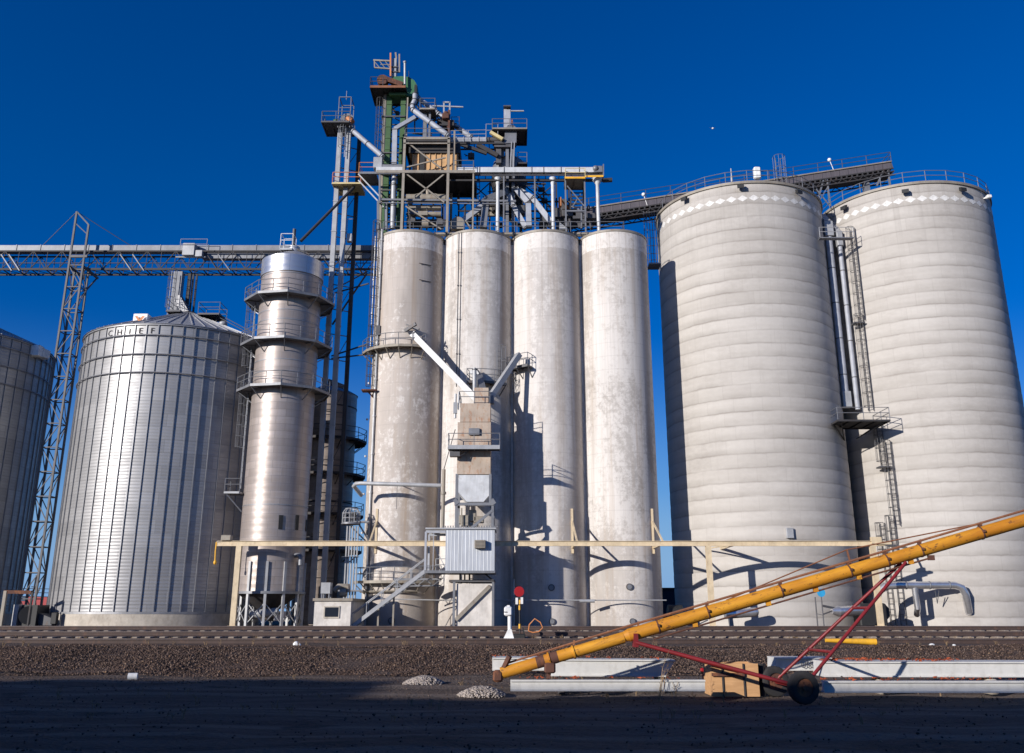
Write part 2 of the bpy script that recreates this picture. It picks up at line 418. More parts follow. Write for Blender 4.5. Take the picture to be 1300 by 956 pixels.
def wood(name, col, dark, sc=(0.6, 8, 8)):
    m, nt, b = nodes(name)
    tc = nt.nodes.new("ShaderNodeTexCoord"); v = tc.outputs['Object']
    n = noise(nt, mapping(nt, v, sc), 2.5, 6, 0.65); n2 = noise(nt, v, 1.3, 3)
    c = mix(nt, ramp(nt, n, [(0.35, 0.0), (0.65, 1.0)]), dark, col)
    c = mix(nt, ramp(nt, n2, [(0.45, 0.0), (0.75, 0.5)]), c, tuple(x * 0.6 for x in col))
    nt.links.new(c, b.inputs['Base Color']); b.inputs['Roughness'].default_value = 0.8
    return m

def ribbed_sheet(name, col, period, axis=0, rough=0.5, metal=0.3):
    m, nt, b = nodes(name)
    tc = nt.nodes.new("ShaderNodeTexCoord"); v = tc.outputs['Object']
    sep = nt.nodes.new("ShaderNodeSeparateXYZ"); nt.links.new(v, sep.inputs[0])
    fr = math_(nt, 'FRACT', math_(nt, 'DIVIDE', sep.outputs[axis], period))
    ln = ramp(nt, fr, [(0.0, 1.0), (0.10, 0.0), (0.9, 0.0), (1.0, 1.0)])
    n = noise(nt, mapping(nt, v, (4, 4, 0.5)), 1.0, 5, 0.65)
    c = mix(nt, ramp(nt, n, [(0.35, 0.0), (0.7, 1.0)]), tuple(x * 0.85 for x in col), tuple(x * 1.1 for x in col))
    c = mix(nt, math_(nt, 'MULTIPLY', ln, 0.35), c, tuple(x * 0.35 for x in col))
    nt.links.new(c, b.inputs['Base Color']); b.inputs['Roughness'].default_value = rough; b.inputs['Metallic'].default_value = metal
    bump(nt, b, ln, 0.6, 0.02)
    return m

TOP4, TOPB = 35.15, 40.1
M = {}
M['galv'] = painted("galvanised_steel", (0.20, 0.205, 0.22), 0.5, 0.3, (0.26, 0.25, 0.25), 0.4)
M['galv_light'] = painted("pale_galvanised_steel", (0.37, 0.375, 0.385), 0.5, 0.2, (0.36, 0.35, 0.34), 0.4)
M['pale'] = painted('pale_painted_sheet', (0.56, 0.57, 0.58), 0.55, 0.05, (0.38, 0.36, 0.34), 0.35)
M['duct'] = painted("duct_sheet", (0.36, 0.375, 0.415), 0.6, 0.08, (0.30, 0.30, 0.31), 0.4)
M['steel'] = painted("grey_steel", (0.10, 0.10, 0.107), 0.6, 0.3, (0.13, 0.08, 0.05), 0.5)
M['dark'] = painted("dark_steel", (0.045, 0.043, 0.045), 0.7, 0.2, (0.09, 0.05, 0.03), 0.4)
M['tanpaint'] = painted("tan_paint", (0.62, 0.50, 0.33), 0.6, 0.0, (0.42, 0.30, 0.18), 0.5)
M['tansteel'] = painted("tan_weathered_steel", (0.28, 0.25, 0.205), 0.6, 0.1, (0.22, 0.14, 0.09), 0.5)
M['green'] = painted("green_paint", (0.045, 0.105, 0.035), 0.6, 0.0, (0.05, 0.10, 0.04), 0.5)
M['greendome'] = painted("green_hood_paint", (0.04, 0.14, 0.06), 0.5, 0.0, (0.10, 0.22, 0.08), 0.6)
M['orange'] = painted("orange_primer", (0.60, 0.22, 0.07), 0.6, 0.0, (0.4, 0.3, 0.2), 0.5)
M['rustwood'] = painted("tan_bin_paint", (0.56, 0.34, 0.16), 0.7, 0.0, (0.38, 0.24, 0.12), 0.5)
M['yellow'] = painted("yellow_auger_paint", (0.62, 0.27, 0.012), 0.5, 0.0, (0.16, 0.065, 0.028), 0.8, var=0.22, scale=2.2, streak=False)
def auger_paint():
    m, nt, b = nodes("worn_auger_paint"); tc = nt.nodes.new("ShaderNodeTexCoord"); v = tc.outputs['Object']
    rot = nt.nodes.new("ShaderNodeMapping"); rot.inputs['Rotation'].default_value = (0, R_(16.3), 0); nt.links.new(v, rot.inputs[0]); w = rot.outputs[0]
    fade = noise(nt, mapping(nt, w, (0.5, 2, 2)), 1.2, 4, 0.6); scr = noise(nt, mapping(nt, w, (1.2, 9, 9)), 1.6, 7, 0.75); chip = noise(nt, mapping(nt, w, (2.0, 4, 4), (3, 1, 2)), 2.2, 8, 0.78)
    c = mix(nt, ramp(nt, fade, [(0.35, 0.0), (0.65, 1.0)]), (0.50, 0.19, 0.010), (0.70, 0.33, 0.022))
    c = mix(nt, math_(nt, 'MULTIPLY', ramp(nt, scr, [(0.48, 0.0), (0.68, 1.0)]), 0.6), c, (0.30, 0.115, 0.018))
    c = mix(nt, math_(nt, 'MULTIPLY', ramp(nt, chip, [(0.57, 0.0), (0.62, 1.0)]), 0.85), c, (0.10, 0.042, 0.022))
    nt.links.new(c, b.inputs['Base Color']); b.inputs['Roughness'].default_value = 0.6
    bump(nt, b, chip, 0.3, 0.01); return m
M['yellow'] = auger_paint()
M['safety'] = painted("yellow_safety_paint", (0.80, 0.42, 0.03), 0.5, 0.0, (0.35, 0.2, 0.05), 0.4)
M['paleyellow'] = painted("pale_yellow_paint", (0.62, 0.50, 0.24), 0.6, 0.0, (0.5, 0.42, 0.3), 0.5)
M['redframe'] = painted("dark_red_paint", (0.20, 0.015, 0.018), 0.45, 0.0, (0.10, 0.03, 0.02), 0.5)
M['rust'] = painted("rust", (0.10, 0.042, 0.028), 0.85, 0.0, (0.30, 0.11, 0.04), 0.7)
M['rustrod'] = painted("rusty_rod", (0.22, 0.09, 0.045), 0.8, 0.0, (0.35, 0.15, 0.06), 0.6)
M['rubber'] = painted("black_rubber", (0.022, 0.021, 0.022), 0.85, 0.0, (0.06, 0.05, 0.045), 0.4, streak=False)
M['white'] = painted("white_paint", (0.78, 0.78, 0.76), 0.5, 0.0, (0.55, 0.52, 0.48), 0.3)
M['faded'] = painted('faded_white_paint', (0.66, 0.645, 0.62), 0.8, 0.0, (0.48, 0.455, 0.42), 0.75, scale=1.5, streak=False)
M['red'] = painted("red_paint", (0.33, 0.008, 0.012), 0.5, 0.0, (0.4, 0.02, 0.02), 0.3)
M['blue'] = painted("blue_paint", (0.03, 0.30, 0.55), 0.5, 0.0)
M['black'] = painted("black_paint", (0.02, 0.02, 0.02), 0.6)
M['darkblue'] = painted("dark_blue_wall", (0.03, 0.055, 0.10), 0.7)
M['glass'] = painted("dark_window_glass", (0.02, 0.025, 0.035), 0.12)
M['block'] = painted("white_block_wall", (0.62, 0.58, 0.53), 0.85, 0.0, (0.45, 0.40, 0.35), 0.5)
M['hopper'] = painted("rusty_hopper_sheet", (0.44, 0.355, 0.28), 0.7, 0.05, (0.36, 0.17, 0.085), 0.8, scale=0.9)
M['concrete_base'] = painted("concrete_base", (0.48, 0.43, 0.36), 0.9, 0.0, (0.3, 0.25, 0.2), 0.5, streak=False)
M['rail'] = painted("rail_steel", (0.065, 0.042, 0.036), 0.75, 0.1, (0.14, 0.075, 0.05), 0.5)
M['railtop'] = painted("worn_rail_head", (0.34, 0.31, 0.32), 0.35, 0.7)
M['sleeper'] = wood("weathered_sleeper_wood", (0.36, 0.30, 0.235), (0.15, 0.11, 0.085))
M['girder'] = painted("white_girder_paint", (0.60, 0.59, 0.56), 0.55, 0.0, (0.40, 0.38, 0.34), 0.45, var=0.08, scale=0.7, streak=False)
M['ply'] = wood("plywood", (0.62, 0.36, 0.17), (0.46, 0.25, 0.11), (0.8, 3, 6))
M['leaf'] = painted("dry_red_leaf", (0.36, 0.07, 0.02), 0.8, 0.0, (0.20, 0.05, 0.02), 0.6, streak=False)
M['straw'] = painted("dry_grass", (0.24, 0.16, 0.085), 0.9)
M['stone'] = painted("pale_crushed_rock", (0.36, 0.31, 0.27), 0.95, 0.0, (0.18, 0.14, 0.12), 0.6, scale=9, streak=False, var=0.4)
def stone_mat():
    m, nt, b = nodes("ballast_rock")
    tc = nt.nodes.new("ShaderNodeNewGeometry")
    c = ramp(nt, tc.outputs['Random Per Island'], [(0.0, (0.028, 0.016, 0.011)), (0.5, (0.078, 0.047, 0.034)), (0.85, (0.135, 0.086, 0.062)), (0.98, (0.21, 0.15, 0.115)), (1.0, (0.30, 0.18, 0.10))])
    nt.links.new(c, b.inputs['Base Color']); b.inputs['Roughness'].default_value = 0.95
    return m
M['ballast'] = stone_mat()
M['bin_steel'] = corrugated("bin_corrugated_steel")
M['bin_roof'] = painted("bin_roof_steel", (0.42, 0.42, 0.43), 0.45, 0.5)
M['stiff'] = painted("bin_stiffener_steel", (0.30, 0.30, 0.31), 0.5, 0.5)
M['tower_steel'] = corrugated("dryer_tower_steel", (0.38, 0.33, 0.305), 0.42, 0.38, 0.6, 1.6, 0.62, 0.2, 0.14, 0.3)
M['tower_cap'] = corrugated("shiny_cap_steel", (0.52, 0.52, 0.53), 0.34, 0.8, 0.5, 1.5, 2.0, 0.1, 0.08)
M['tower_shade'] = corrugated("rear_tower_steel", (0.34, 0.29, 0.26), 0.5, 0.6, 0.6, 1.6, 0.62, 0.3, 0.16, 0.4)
M['shed'] = ribbed_sheet("ribbed_shed_sheet", (0.50, 0.52, 0.55), 0.28)
M['gallery'] = ribbed_sheet("gallery_cladding", (0.15, 0.13, 0.135), 0.9)
M['alu'] = painted("shiny_aluminium_duct", (0.66, 0.66, 0.68), 0.28, 0.8, (0.5, 0.5, 0.5), 0.3)
M['caster'] = ribbed_sheet("shade_caster_sheet", (0.30, 0.29, 0.27), 0.4)

# ------------------------------------------------------------------ reusable pieces
PR = 0.032
def railing(mb, pts, h=1.07, closed=False, r=PR, sp=1.8, mids=(0.55,)):
    """posts and rails above a line of deck points"""
    pts = [Vector(p) for p in pts]
    seq = list(zip(pts, pts[1:] + pts[:1])) if closed else list(zip(pts, pts[1:]))
    up = Vector((0, 0, h))
    for a, b in seq:
        for t in (1.0,) + tuple(mids):
            mb.tube(a + up * t, b + up * t, r, n=5, caps=False)
        n = max(1, int(round((b - a).length / sp)))
        for i in range(n):
            p = a.lerp(b, i / n); mb.tube(p, p + up, r, n=5)
    if not closed: mb.tube(pts[-1], pts[-1] + up, r, n=5)

def deck(mb, x0, x1, y0, y1, z, t=0.12, grating=True):
    """a deck plate with edge beams; z is its walking surface"""
    mb.box2((x0, y0, z - 0.05), (x1, y1, z))
    for a, b in (((x0, y0), (x1, y0)), ((x0, y1), (x1, y1)), ((x0, y0), (x0, y1)), ((x1, y0), (x1, y1))):
        mb.bar((a[0], a[1], z - t / 2 - 0.01), (b[0], b[1], z - t / 2 - 0.01), 0.09, t)
    n = int((x1 - x0) / 0.9)
    for i in range(1, n):
        x = x0 + (x1 - x0) * i / n
        mb.bar((x, y0, z - 0.12), (x, y1, z - 0.12), 0.06, 0.12)

def platform(parent, x0, x1, y0, y1, z, sides='FLRB', deckmat='steel', railmat='galv', name='platform', t=0.16, h=1.07):
    d = MB(); deck(d, x0, x1, y0, y1, z, t); p = d.build(name, M[deckmat], parent)
    r = MB()
    if 'F' in sides: railing(r, [(x0, y0, z), (x1, y0, z)], h)
    if 'B' in sides: railing(r, [(x0, y1, z), (x1, y1, z)], h)
    if 'L' in sides: railing(r, [(x0, y0, z), (x0, y1, z)], h)
    if 'R' in sides: railing(r, [(x1, y0, z), (x1, y1, z)], h)
    if r.v: r.build('railing', M[railmat], p)
    return p

def ring_platform(parent, c, R, w, z, a0, a1, seg, deckmat='steel', railmat='galv', name='balcony', brackets=True):
    """a faceted walkway round a cylinder between two angles (degrees, 0 = +X, -90 = towards the camera)"""
    d, r = MB(), MB(); n = seg
    ang = [R_(a0 + (a1 - a0) * i / n) for i in range(n + 1)]
    k = 1 / math.cos(R_(a1 - a0) / n / 2)
    inn = [Vector((c[0] + math.cos(a) * (R + 0.01), c[1] + math.sin(a) * (R + 0.01), z)) for a in ang]
    out = [Vector((c[0] + math.cos(a) * (R + w) * k, c[1] + math.sin(a) * (R + w) * k, z)) for a in ang]
    dz = Vector((0, 0, -0.05))
    for i in range(n):
        d.prism([inn[i], inn[i + 1], out[i + 1], out[i]], dz)
        d.bar(out[i] - Vector((0, 0, 0.09)), out[i + 1] - Vector((0, 0, 0.09)), 0.07, 0.22)
    if brackets:
        for i in range(n + 1):
            lo = Vector((inn[i].x, inn[i].y, z - 1.0))
            d.bar(lo, out[i] - Vector((0, 0, 0.12)), 0.07); d.bar(inn[i] - Vector((0, 0, 0.1)), out[i] - Vector((0, 0, 0.1)), 0.07, 0.14)
    p = d.build(name, M[deckmat], parent)
    railing(r, out, closed=abs(a1 - a0 - 360) < 1, sp=1.7)
    if abs(a1 - a0 - 360) >= 1:
        railing(r, [out[0], inn[0]]); railing(r, [out[-1], inn[-1]])
    r.build('railing', M[railmat], p)
    return p

def ladder(parent, p, top_z, nrm, cage=True, w=0.5, matl='galv', cage_from=2.2, hoop=0.9, rr=0.36):
    """vertical ladder with hooped cage; p is the foot, nrm points away from the wall"""
    p = Vector(p); nrm = Vector((nrm[0], nrm[1], 0)).normalized(); s = Vector((-nrm.y, nrm.x, 0))
    H = top_z - p.z; l = MB()
    for sd in (-1, 1): l.bar(p + s * w / 2 * sd, p + s * w / 2 * sd + Vector((0, 0, H)), 0.055)
    n = int(H / 0.45)
    for i in range(1, n): l.tube(p + s * -w / 2 + Vector((0, 0, i * 0.45)), p + s * w / 2 + Vector((0, 0, i * 0.45)), 0.02, n=4, caps=False)
    lo = l.build('ladder', M[matl], parent)
    if cage:
        g = MB(); angs = [R_(a) for a in (-150, -110, -60, -20, 20, 60, 110, 150)]
        def hp(a, z):
            return p + nrm * (0.38 - math.cos(a) * -rr * 1.0 * 1.0) * 1.0 + s * math.sin(a) * rr + Vector((0, 0, z))
        k = int((H - cage_from) / hoop)
        for i in range(k + 1):
            z = cage_from + (H - cage_from) * i / max(1, k)
            for a, b in zip(angs, angs[1:]): g.tube(hp(a, z), hp(b, z), 0.026, n=4, caps=False)
        for a in angs[1:-1:1]: g.tube(hp(a, cage_from), hp(a, H), 0.018, n=4, caps=False)
        g.build('safety_cage', M[matl], lo)
    return lo

def lattice(mb, p, q, wx, wy, n, chord=0.1, brace=0.06, up=None):
    """four-chord truss from p to q"""
    p, q = Vector(p), Vector(q); d = q - p
    x, y = mb.frame(d, up)
    cs = [(-1, -1), (1, -1), (1, 1), (-1, 1)]
    def pt(t, c): return p + d * t + x * c[0] * wx / 2 + y * c[1] * wy / 2
    for c in cs: mb.bar(pt(0, c), pt(1, c), chord)
    for i in range(n):
        t0, t1 = i / n, (i + 1) / n
        for k in range(4):
            a, b = cs[k], cs[(k + 1) % 4]
            mb.bar(pt(t1, a), pt(t1, b), brace)
            if (i + k) % 2: mb.bar(pt(t0, a), pt(t1, b), brace)
            else: mb.bar(pt(t0, b), pt(t1, a), brace)

def spout(name, label, pts, w, mat='duct', group='grain spouts of the elevator', rnd=False, flange=True, cat='grain spout'):
    """a duct through pixel-measured points; a collar at every joint"""
    o = thing(name, pts[-1], label, cat, group)
    m = MB()
    if rnd: m.poly(pts, w / 2, 12)
    else:
        for a, b in zip(pts, pts[1:]): m.bar(a, b, w, w)
    m.build('duct', M[mat], o)
    if flange:
        g = MB()
        for a, b in zip(pts, pts[1:]):
            d = (Vector(b) - Vector(a)); L = d.length; k = max(1, int(L / 2.2)); dn = d.normalized()
            for i in range(0, k + 1):
                c = Vector(a) + d * (0.03 + 0.94 * i / k)
                if rnd: g.tube(c - dn * 0.03, c + dn * 0.03, w / 2 + 0.05, n=12)
                else: g.bar(c - dn * 0.03, c + dn * 0.03, w + 0.10, w + 0.10)
            if k > 0: pass
        g.build('flanges', M['steel'], o)
    return o

# ================================================================== SETTING
def zg(y):
    pts = [(-400, 0.0), (24.5, 0.0), (26.6, 0.06), (30.2, 0.58), (36.0, 0.60), (38.6, 0.62), (41.8, 0.66), (45.0, 0.66), (45.6, 0.76), (48.5, 0.76), (52, 0.55), (60, 0.5), (4000, 0.5)]
    for (a, za), (b, zb) in zip(pts, pts[1:]):
        if y <= b: return za + (zb - za) * (y - a) / (b - a)
    return 0.5
g = MB()
ys = [-400, -150, -60, -20, 0, 8] + [8 + i * 0.5 for i in range(1, 92)] + [56, 60, 70, 90, 130, 200, 400, 900, 1800, 4000]
xs = [-4000, -1500, -500, -200, -90, -60, -45] + [-45 + i * 0.9 for i in range(1, 101)] + [50, 65, 95, 200, 500, 1500, 4000]
vs = []
for y in ys:
    for x in xs:
        dz = 0.0
        if 8 < y < 53 and abs(x) < 46:
            dz = 0.035 * math.sin(x * 0.9 + y * 0.7) * math.sin(x * 0.31 - y * 1.3) + rng.normal(0, 0.012)
            if 26 < y < 30.5: dz += 0.05 * math.sin(x * 0.45 + 1.0) + 0.04 * math.sin(x * 1.7)
        vs.append((x, y, zg(y) + dz))
nx = len(xs)
g.add(vs, [(j * nx + i, j * nx + i + 1, (j + 1) * nx + i + 1, (j + 1) * nx + i) for j in range(len(ys) - 1) for i in range(nx - 1)], smooth=True)
tag(g.build('ground', ground_mat(), origin=(0, 0, 0)), kind='structure')

# loose stones, far too many to count
def scatter(n, xr, yr, smin, smax, zfn, wt=None):
    base = np.array([(1, 0, 0), (-1, 0, 0), (0, 1, 0), (0, -1, 0), (0, 0, 1), (0, 0, -1)], float)
    tris = np.array([(0, 2, 4), (2, 1, 4), (1, 3, 4), (3, 0, 4), (2, 0, 5), (1, 2, 5), (3, 1, 5), (0, 3, 5)])
    V, Fc = [], []
    x = rng.uniform(*xr, n); y = rng.uniform(*yr, n)
    if wt is not None:
        keep = rng.random(n) < np.array([wt(a, b) for a, b in zip(x, y)]); x, y = x[keep], y[keep]; n = len(x)
    s = rng.uniform(smin, smax, n) ** 1.0
    for i in range(n):
        q = base * (s[i] * rng.uniform(0.55, 1.2, (6, 1))) * np.array([1, 1, 0.75])
        a = rng.uniform(0, 6.28); b = rng.uniform(-0.6, 0.6)
        ca, sa, cb, sb = math.cos(a), math.sin(a), math.cos(b), math.sin(b)
        rot = np.array([[ca, -sa, 0], [sa, ca, 0], [0, 0, 1]]) @ np.array([[1, 0, 0], [0, cb, -sb], [0, sb, cb]])
        q = q @ rot.T + np.array([x[i], y[i], zfn(x[i], y[i]) + s[i] * 0.3])
        V.append(q); Fc.append(tris + 6 * i)
    return np.concatenate(V), np.concatenate(Fc)
def fast_mesh(name, V, Fc, mat):
    me = bpy.data.meshes.new(name); me.vertices.add(len(V)); me.vertices.foreach_set('co', V.astype(np.float32).ravel())
    me.loops.add(len(Fc) * 3); me.loops.foreach_set('vertex_index', Fc.astype(np.int32).ravel())
    me.polygons.add(len(Fc)); me.polygons.foreach_set('loop_start', np.arange(0, len(Fc) * 3, 3, dtype=np.int32))
    me.update(calc_edges=True); me.validate()
    me.materials.append(mat); o = bpy.data.objects.new(name, me); COL.objects.link(o); return o
def gz(x, y):
    d = 0.035 * math.sin(x * 0.9 + y * 0.7) * math.sin(x * 0.31 - y * 1.3)
    if 26 < y < 30.5: d += 0.05 * math.sin(x * 0.45 + 1.0) + 0.04 * math.sin(x * 1.7)
    return zg(y) + d
V1, F1 = scatter(85000, (-24, 26), (25.8, 31.8), 0.015, 0.045, lambda x, y: gz(x, y) + 0.005)
V2, F2 = scatter(16000, (-18, 18), (10.5, 26.2), 0.008, 0.03, lambda x, y: gz(x, y), lambda x, y: 0.35 if y < 23 else 0.9)
o = fast_mesh('gravel', np.concatenate([V1, V2]), np.concatenate([F1, F2 + len(V1)]), M['ballast'])
tag(o, kind='stuff')

# ================================================================== RAILWAY TRACKS
def track(Y, ztop, lab, seedx, wear):
    """ztop is the top of the rail head"""
    t = thing('railway_track', (0, Y, ztop - 0.36), lab, 'railway track')
    zb = ztop - 0.165
    for s in (-1, 1):
        yy = Y + s * 0.76; r = MB()
        prof = [(-0.07, 0), (0.07, 0), (0.07, 0.015), (0.012, 0.035), (0.012, 0.125), (0.037, 0.135), (0.037, 0.163), (-0.037, 0.163), (-0.037, 0.135), (-0.012, 0.125), (-0.012, 0.035), (-0.07, 0.015)]
        r.prism([(-90, yy + a, zb + b) for a, b in prof], (180, 0, 0)); ro = r.build('rail', M['rail'], t)
        h = MB(); h.box2((-90, yy - 0.036, zb + 0.1632), (90, yy + 0.036, zb + 0.166)); h.build('rail_head', M['railtop'], ro)
    half = 0.56 * Y + 3; n = int(min(98, 2 * half / 0.57)); sl = MB()
    sl.box((0, 0, 0), (0.23, 2.6, 0.18), bev=0.015)
    first = None
    for i in range(n):
        x = (i - n / 2) * 0.57 + seedx
        if first is None:
            first = sl.build('sleeper', M['sleeper'], t, ); first.location = (x, 0, 0.36 - 0.165 - 0.095)
            # the mesh was shifted by the parent's origin: put it back
            for v in first.data.vertices: v.co += Vector(t.location)
            c = first
        else:
            c = first.copy(); COL.objects.link(c); c.parent = t; c.location = (x, random.uniform(-0.05, 0.05), 0.36 - 0.165 - 0.095 - random.uniform(0, 0.015))
        c.rotation_euler = (0, 0, random.uniform(-0.02, 0.02))
    rest = MB()
    for s in (-1, 1):
        x = s * (n / 2 * 0.57 + 0.6)
        while abs(x) < 88: rest.box((x + seedx, Y, zb - 0.095), (0.23, 2.6, 0.18)); x += s * 0.57
    tag(rest.build('sleepers', M['sleeper'], t), kind='stuff')
    return t
track(46.6, 0.985, 'farthest railway track with pale sleeper ends showing, closest to the silos', 0.1, 0)
track(40.3, 0.865, 'middle railway track with a worn bright rail head, beside the white switch stand', 0.25, 0)
track(34.4, 0.735, 'nearest dull brown railway track at the top of the gravel bank', 0.0, 0)

# ================================================================== CONCRETE SILOS
S4Y, S4R = 80.0, 3.2
S4X = [-9.5, -3.16, 3.17, 9.5]
BIG = [(22.9, 85.1), (39.55, 85.1)]; BIGR = 8.1

def on_cyl(x, y, c, R, off=0.0):
    """point of a vertical cylinder's near side seen at a pixel, and its outward normal"""
    d = P(x, y, 1.0) - Vector((0, 0, CZ)); d2 = Vector((d.x, d.y))
    cc = Vector((c[0], c[1])); a = d2.dot(d2); b = -2 * d2.dot(cc); e = cc.dot(cc) - R * R
    disc = max(0.0, b * b - 4 * a * e); t = (-b - math.sqrt(disc)) / (2 * a)
    p = Vector((0, 0, CZ)) + d * t; n = Vector((p.x - cc.x, p.y - cc.y, 0)).normalized()
    return p + n * off, n

labels4 = ['tan stained concrete silo with two balconies, leftmost of the row of four',
           'tall whitewashed concrete silo directly behind the steel loading tower',
           'tall whitewashed concrete silo carrying the loading tower\'s dark shadow',
           'tall mottled white concrete silo, rightmost of the row of four']
params4 = [((0.50, 0.445, 0.40), -0.15, 0.75), ((0.56, 0.52, 0.48), 0.6, 0.6), ((0.57, 0.53, 0.495), 0.7, 0.5), ((0.53, 0.49, 0.45), 0.6, 0.6)]
SIL = []
for i, X in enumerate(S4X):
    t = thing('concrete_silo', (X, S4Y, 0.5), labels4[i], 'silo', 'row of four narrow concrete silos')
    mt = silo_concrete("silo_whitewash", i + 1, *params4[i][:2], TOP4, params4[i][2])
    w = MB(); w.lathe((X, S4Y), [(S4R, 0.0), (S4R, TOP4 - 0.22)], n=128); w.build('wall', mt, t)
    r = MB(); r.lathe((X, S4Y), [(S4R - 0.03, TOP4 - 0.22), (S4R + 0.05, TOP4 - 0.215), (S4R + 0.05, TOP4), (0.01, TOP4 + 0.12)], n=96); r.build('rim', M['tansteel'], t)
    SIL.append(t)
# infill wall behind the row, between neighbouring silos
for i in range(3):
    xm = (S4X[i] + S4X[i + 1]) / 2
    w = MB(); w.box2((xm - 0.9, S4Y - 0.9, 0.3), (xm + 0.9, S4Y + 0.9, TOP4 - 0.6)); w.build('infill_wall', M['block'], SIL[i])
# round inspection ports
def port(si, x, y, r, pipe=False):
    p, n = on_cyl(x, y, (S4X[si], S4Y), S4R)
    m = MB(); m.tube(p - n * 0.1, p + n * 0.12, r, n=20); o = m.build('port', M['steel'], SIL[si])
    d = MB(); d.tube(p + n * 0.121, p + n * 0.15, r * 0.72, n=18); d.build('port_cover', M['galv'], o)
for si, x, y, r in ((2, 700, 746, .27), (2, 701, 789, .25), (3, 799, 745, .27), (3, 803, 789, .25), (0, 497, 788, .27)): port(si, x, y, r)

def big_silo(c, label, seed, lamps, white_lamp=None):
    t = thing('concrete_silo', (c[0], c[1], 0.5), label, 'silo', 'pair of wide banded concrete silos')
    prof = [(BIGR, 0.0)]; z = 0.0
    # each lift of formwork leaves a shallow step
    z = 0.0
    while z + 1.22 < TOPB - 0.4:
        z2 = z + 1.22
        prof += [(BIGR + 0.018, z + 0.35), (BIGR + 0.022, z2 - 0.12), (BIGR, z2)]; z = z2
    prof += [(BIGR, TOPB - 0.25)]
    w = MB(); w.lathe(c, prof, n=144); w.build('wall', banded_concrete("banded_silo_concrete", seed), t)
    r = MB(); r.lathe(c, [(BIGR - 0.02, TOPB - 0.25), (BIGR + 0.14, TOPB - 0.245), (BIGR + 0.14, TOPB), (BIGR - 1.5, TOPB + 0.05), (0.01, TOPB + 0.5)], n=120)
    r.build('roof', M['tansteel'], t)
    dm = MB(); n = 50; zc = TOPB - 1.72; hw = 2 * math.pi / n / 2
    for i in range(n):
        a = 2 * math.pi * i / n
        def q(da, dz, off=0.03): return Vector((c[0] + math.cos(a + da) * (BIGR + off), c[1] + math.sin(a + da) * (BIGR + off), zc + dz))
        k = hw * 0.98
        for s in (-1, 1):   # two halves keep the diamond on the curve
            dm.add([q(0, -0.31), q(s * k, 0), q(0, 0.31), q(s * k * 0.5, 0.155), q(s * k * 0.5, -0.155)], [(0, 4, 1, 3, 2)])
    dm.build('diamond_band', M['faded'], t)
    rl = MB(); nn = 26
    pts = [(c[0] + math.cos(2 * math.pi * i / nn) * (BIGR + 0.02), c[1] + math.sin(2 * math.pi * i / nn) * (BIGR + 0.02), TOPB) for i in range(nn)]
    railing(rl, pts, 1.1, closed=True, sp=9); rl.build('railing', M['galv'], t)
    for x, y in lamps:
        p, nv = on_cyl(x, y, c, BIGR)
        m = MB(); m.bar(p, p + nv * 0.4, 0.07); s = Vector((-nv.y, nv.x, 0))
        m.prism([p + nv * 0.28 + s * -0.3 + Vector((0, 0, 0.16)), p + nv * 0.28 + s * 0.3 + Vector((0, 0, 0.16)), p + nv * 0.28 + s * 0.3 - Vector((0, 0, 0.2)), p + nv * 0.28 + s * -0.3 - Vector((0, 0, 0.2))], nv * 0.3 - Vector((0, 0, 0.1)))
        m.build('floodlight', M['black'], t)
    if white_lamp:
        p, nv = on_cyl(*white_lamp, c, BIGR); m = MB(); m.bar(p, p + nv * 0.35, 0.1); m.box(p + nv * 0.45, (0.45, 0.45, 0.35), bev=0.06)
        m.build('floodlight', M['white'], t)
    return t
BS1 = big_silo(BIG[0], 'wide banded concrete silo with a small white wall box, nearest the row of four', 1, [(872, 253), (940, 238), (1010, 245)])
BS2 = big_silo(BIG[1], 'wide grey banded concrete silo with caged ladders and silver ducts, farthest right', 2, [(1075, 264), (1149, 244), (1218, 242)], (1249, 252))
# small wall box and parts on the first wide silo
p, n_ = on_cyl(1002, 677, BIG[0], BIGR); m = MB(); m.box(p + n_ * 0.1, (0.6, 0.35, 0.85), rz=math.atan2(n_.x, -n_.y), bev=0.03); m.build('wall_box', M['galv_light'], BS1)
# mast and caged tank on its roof
m = MB(); q = P(929, 229, 79.0); m.tube((q.x, q.y, TOPB), (q.x, q.y, TOPB + 2.3), 0.05); m.tube((q.x, q.y, TOPB + 0.9), (q.x, q.y, TOPB + 1.5), 0.10); m.build('mast', M['galv_light'], BS1)

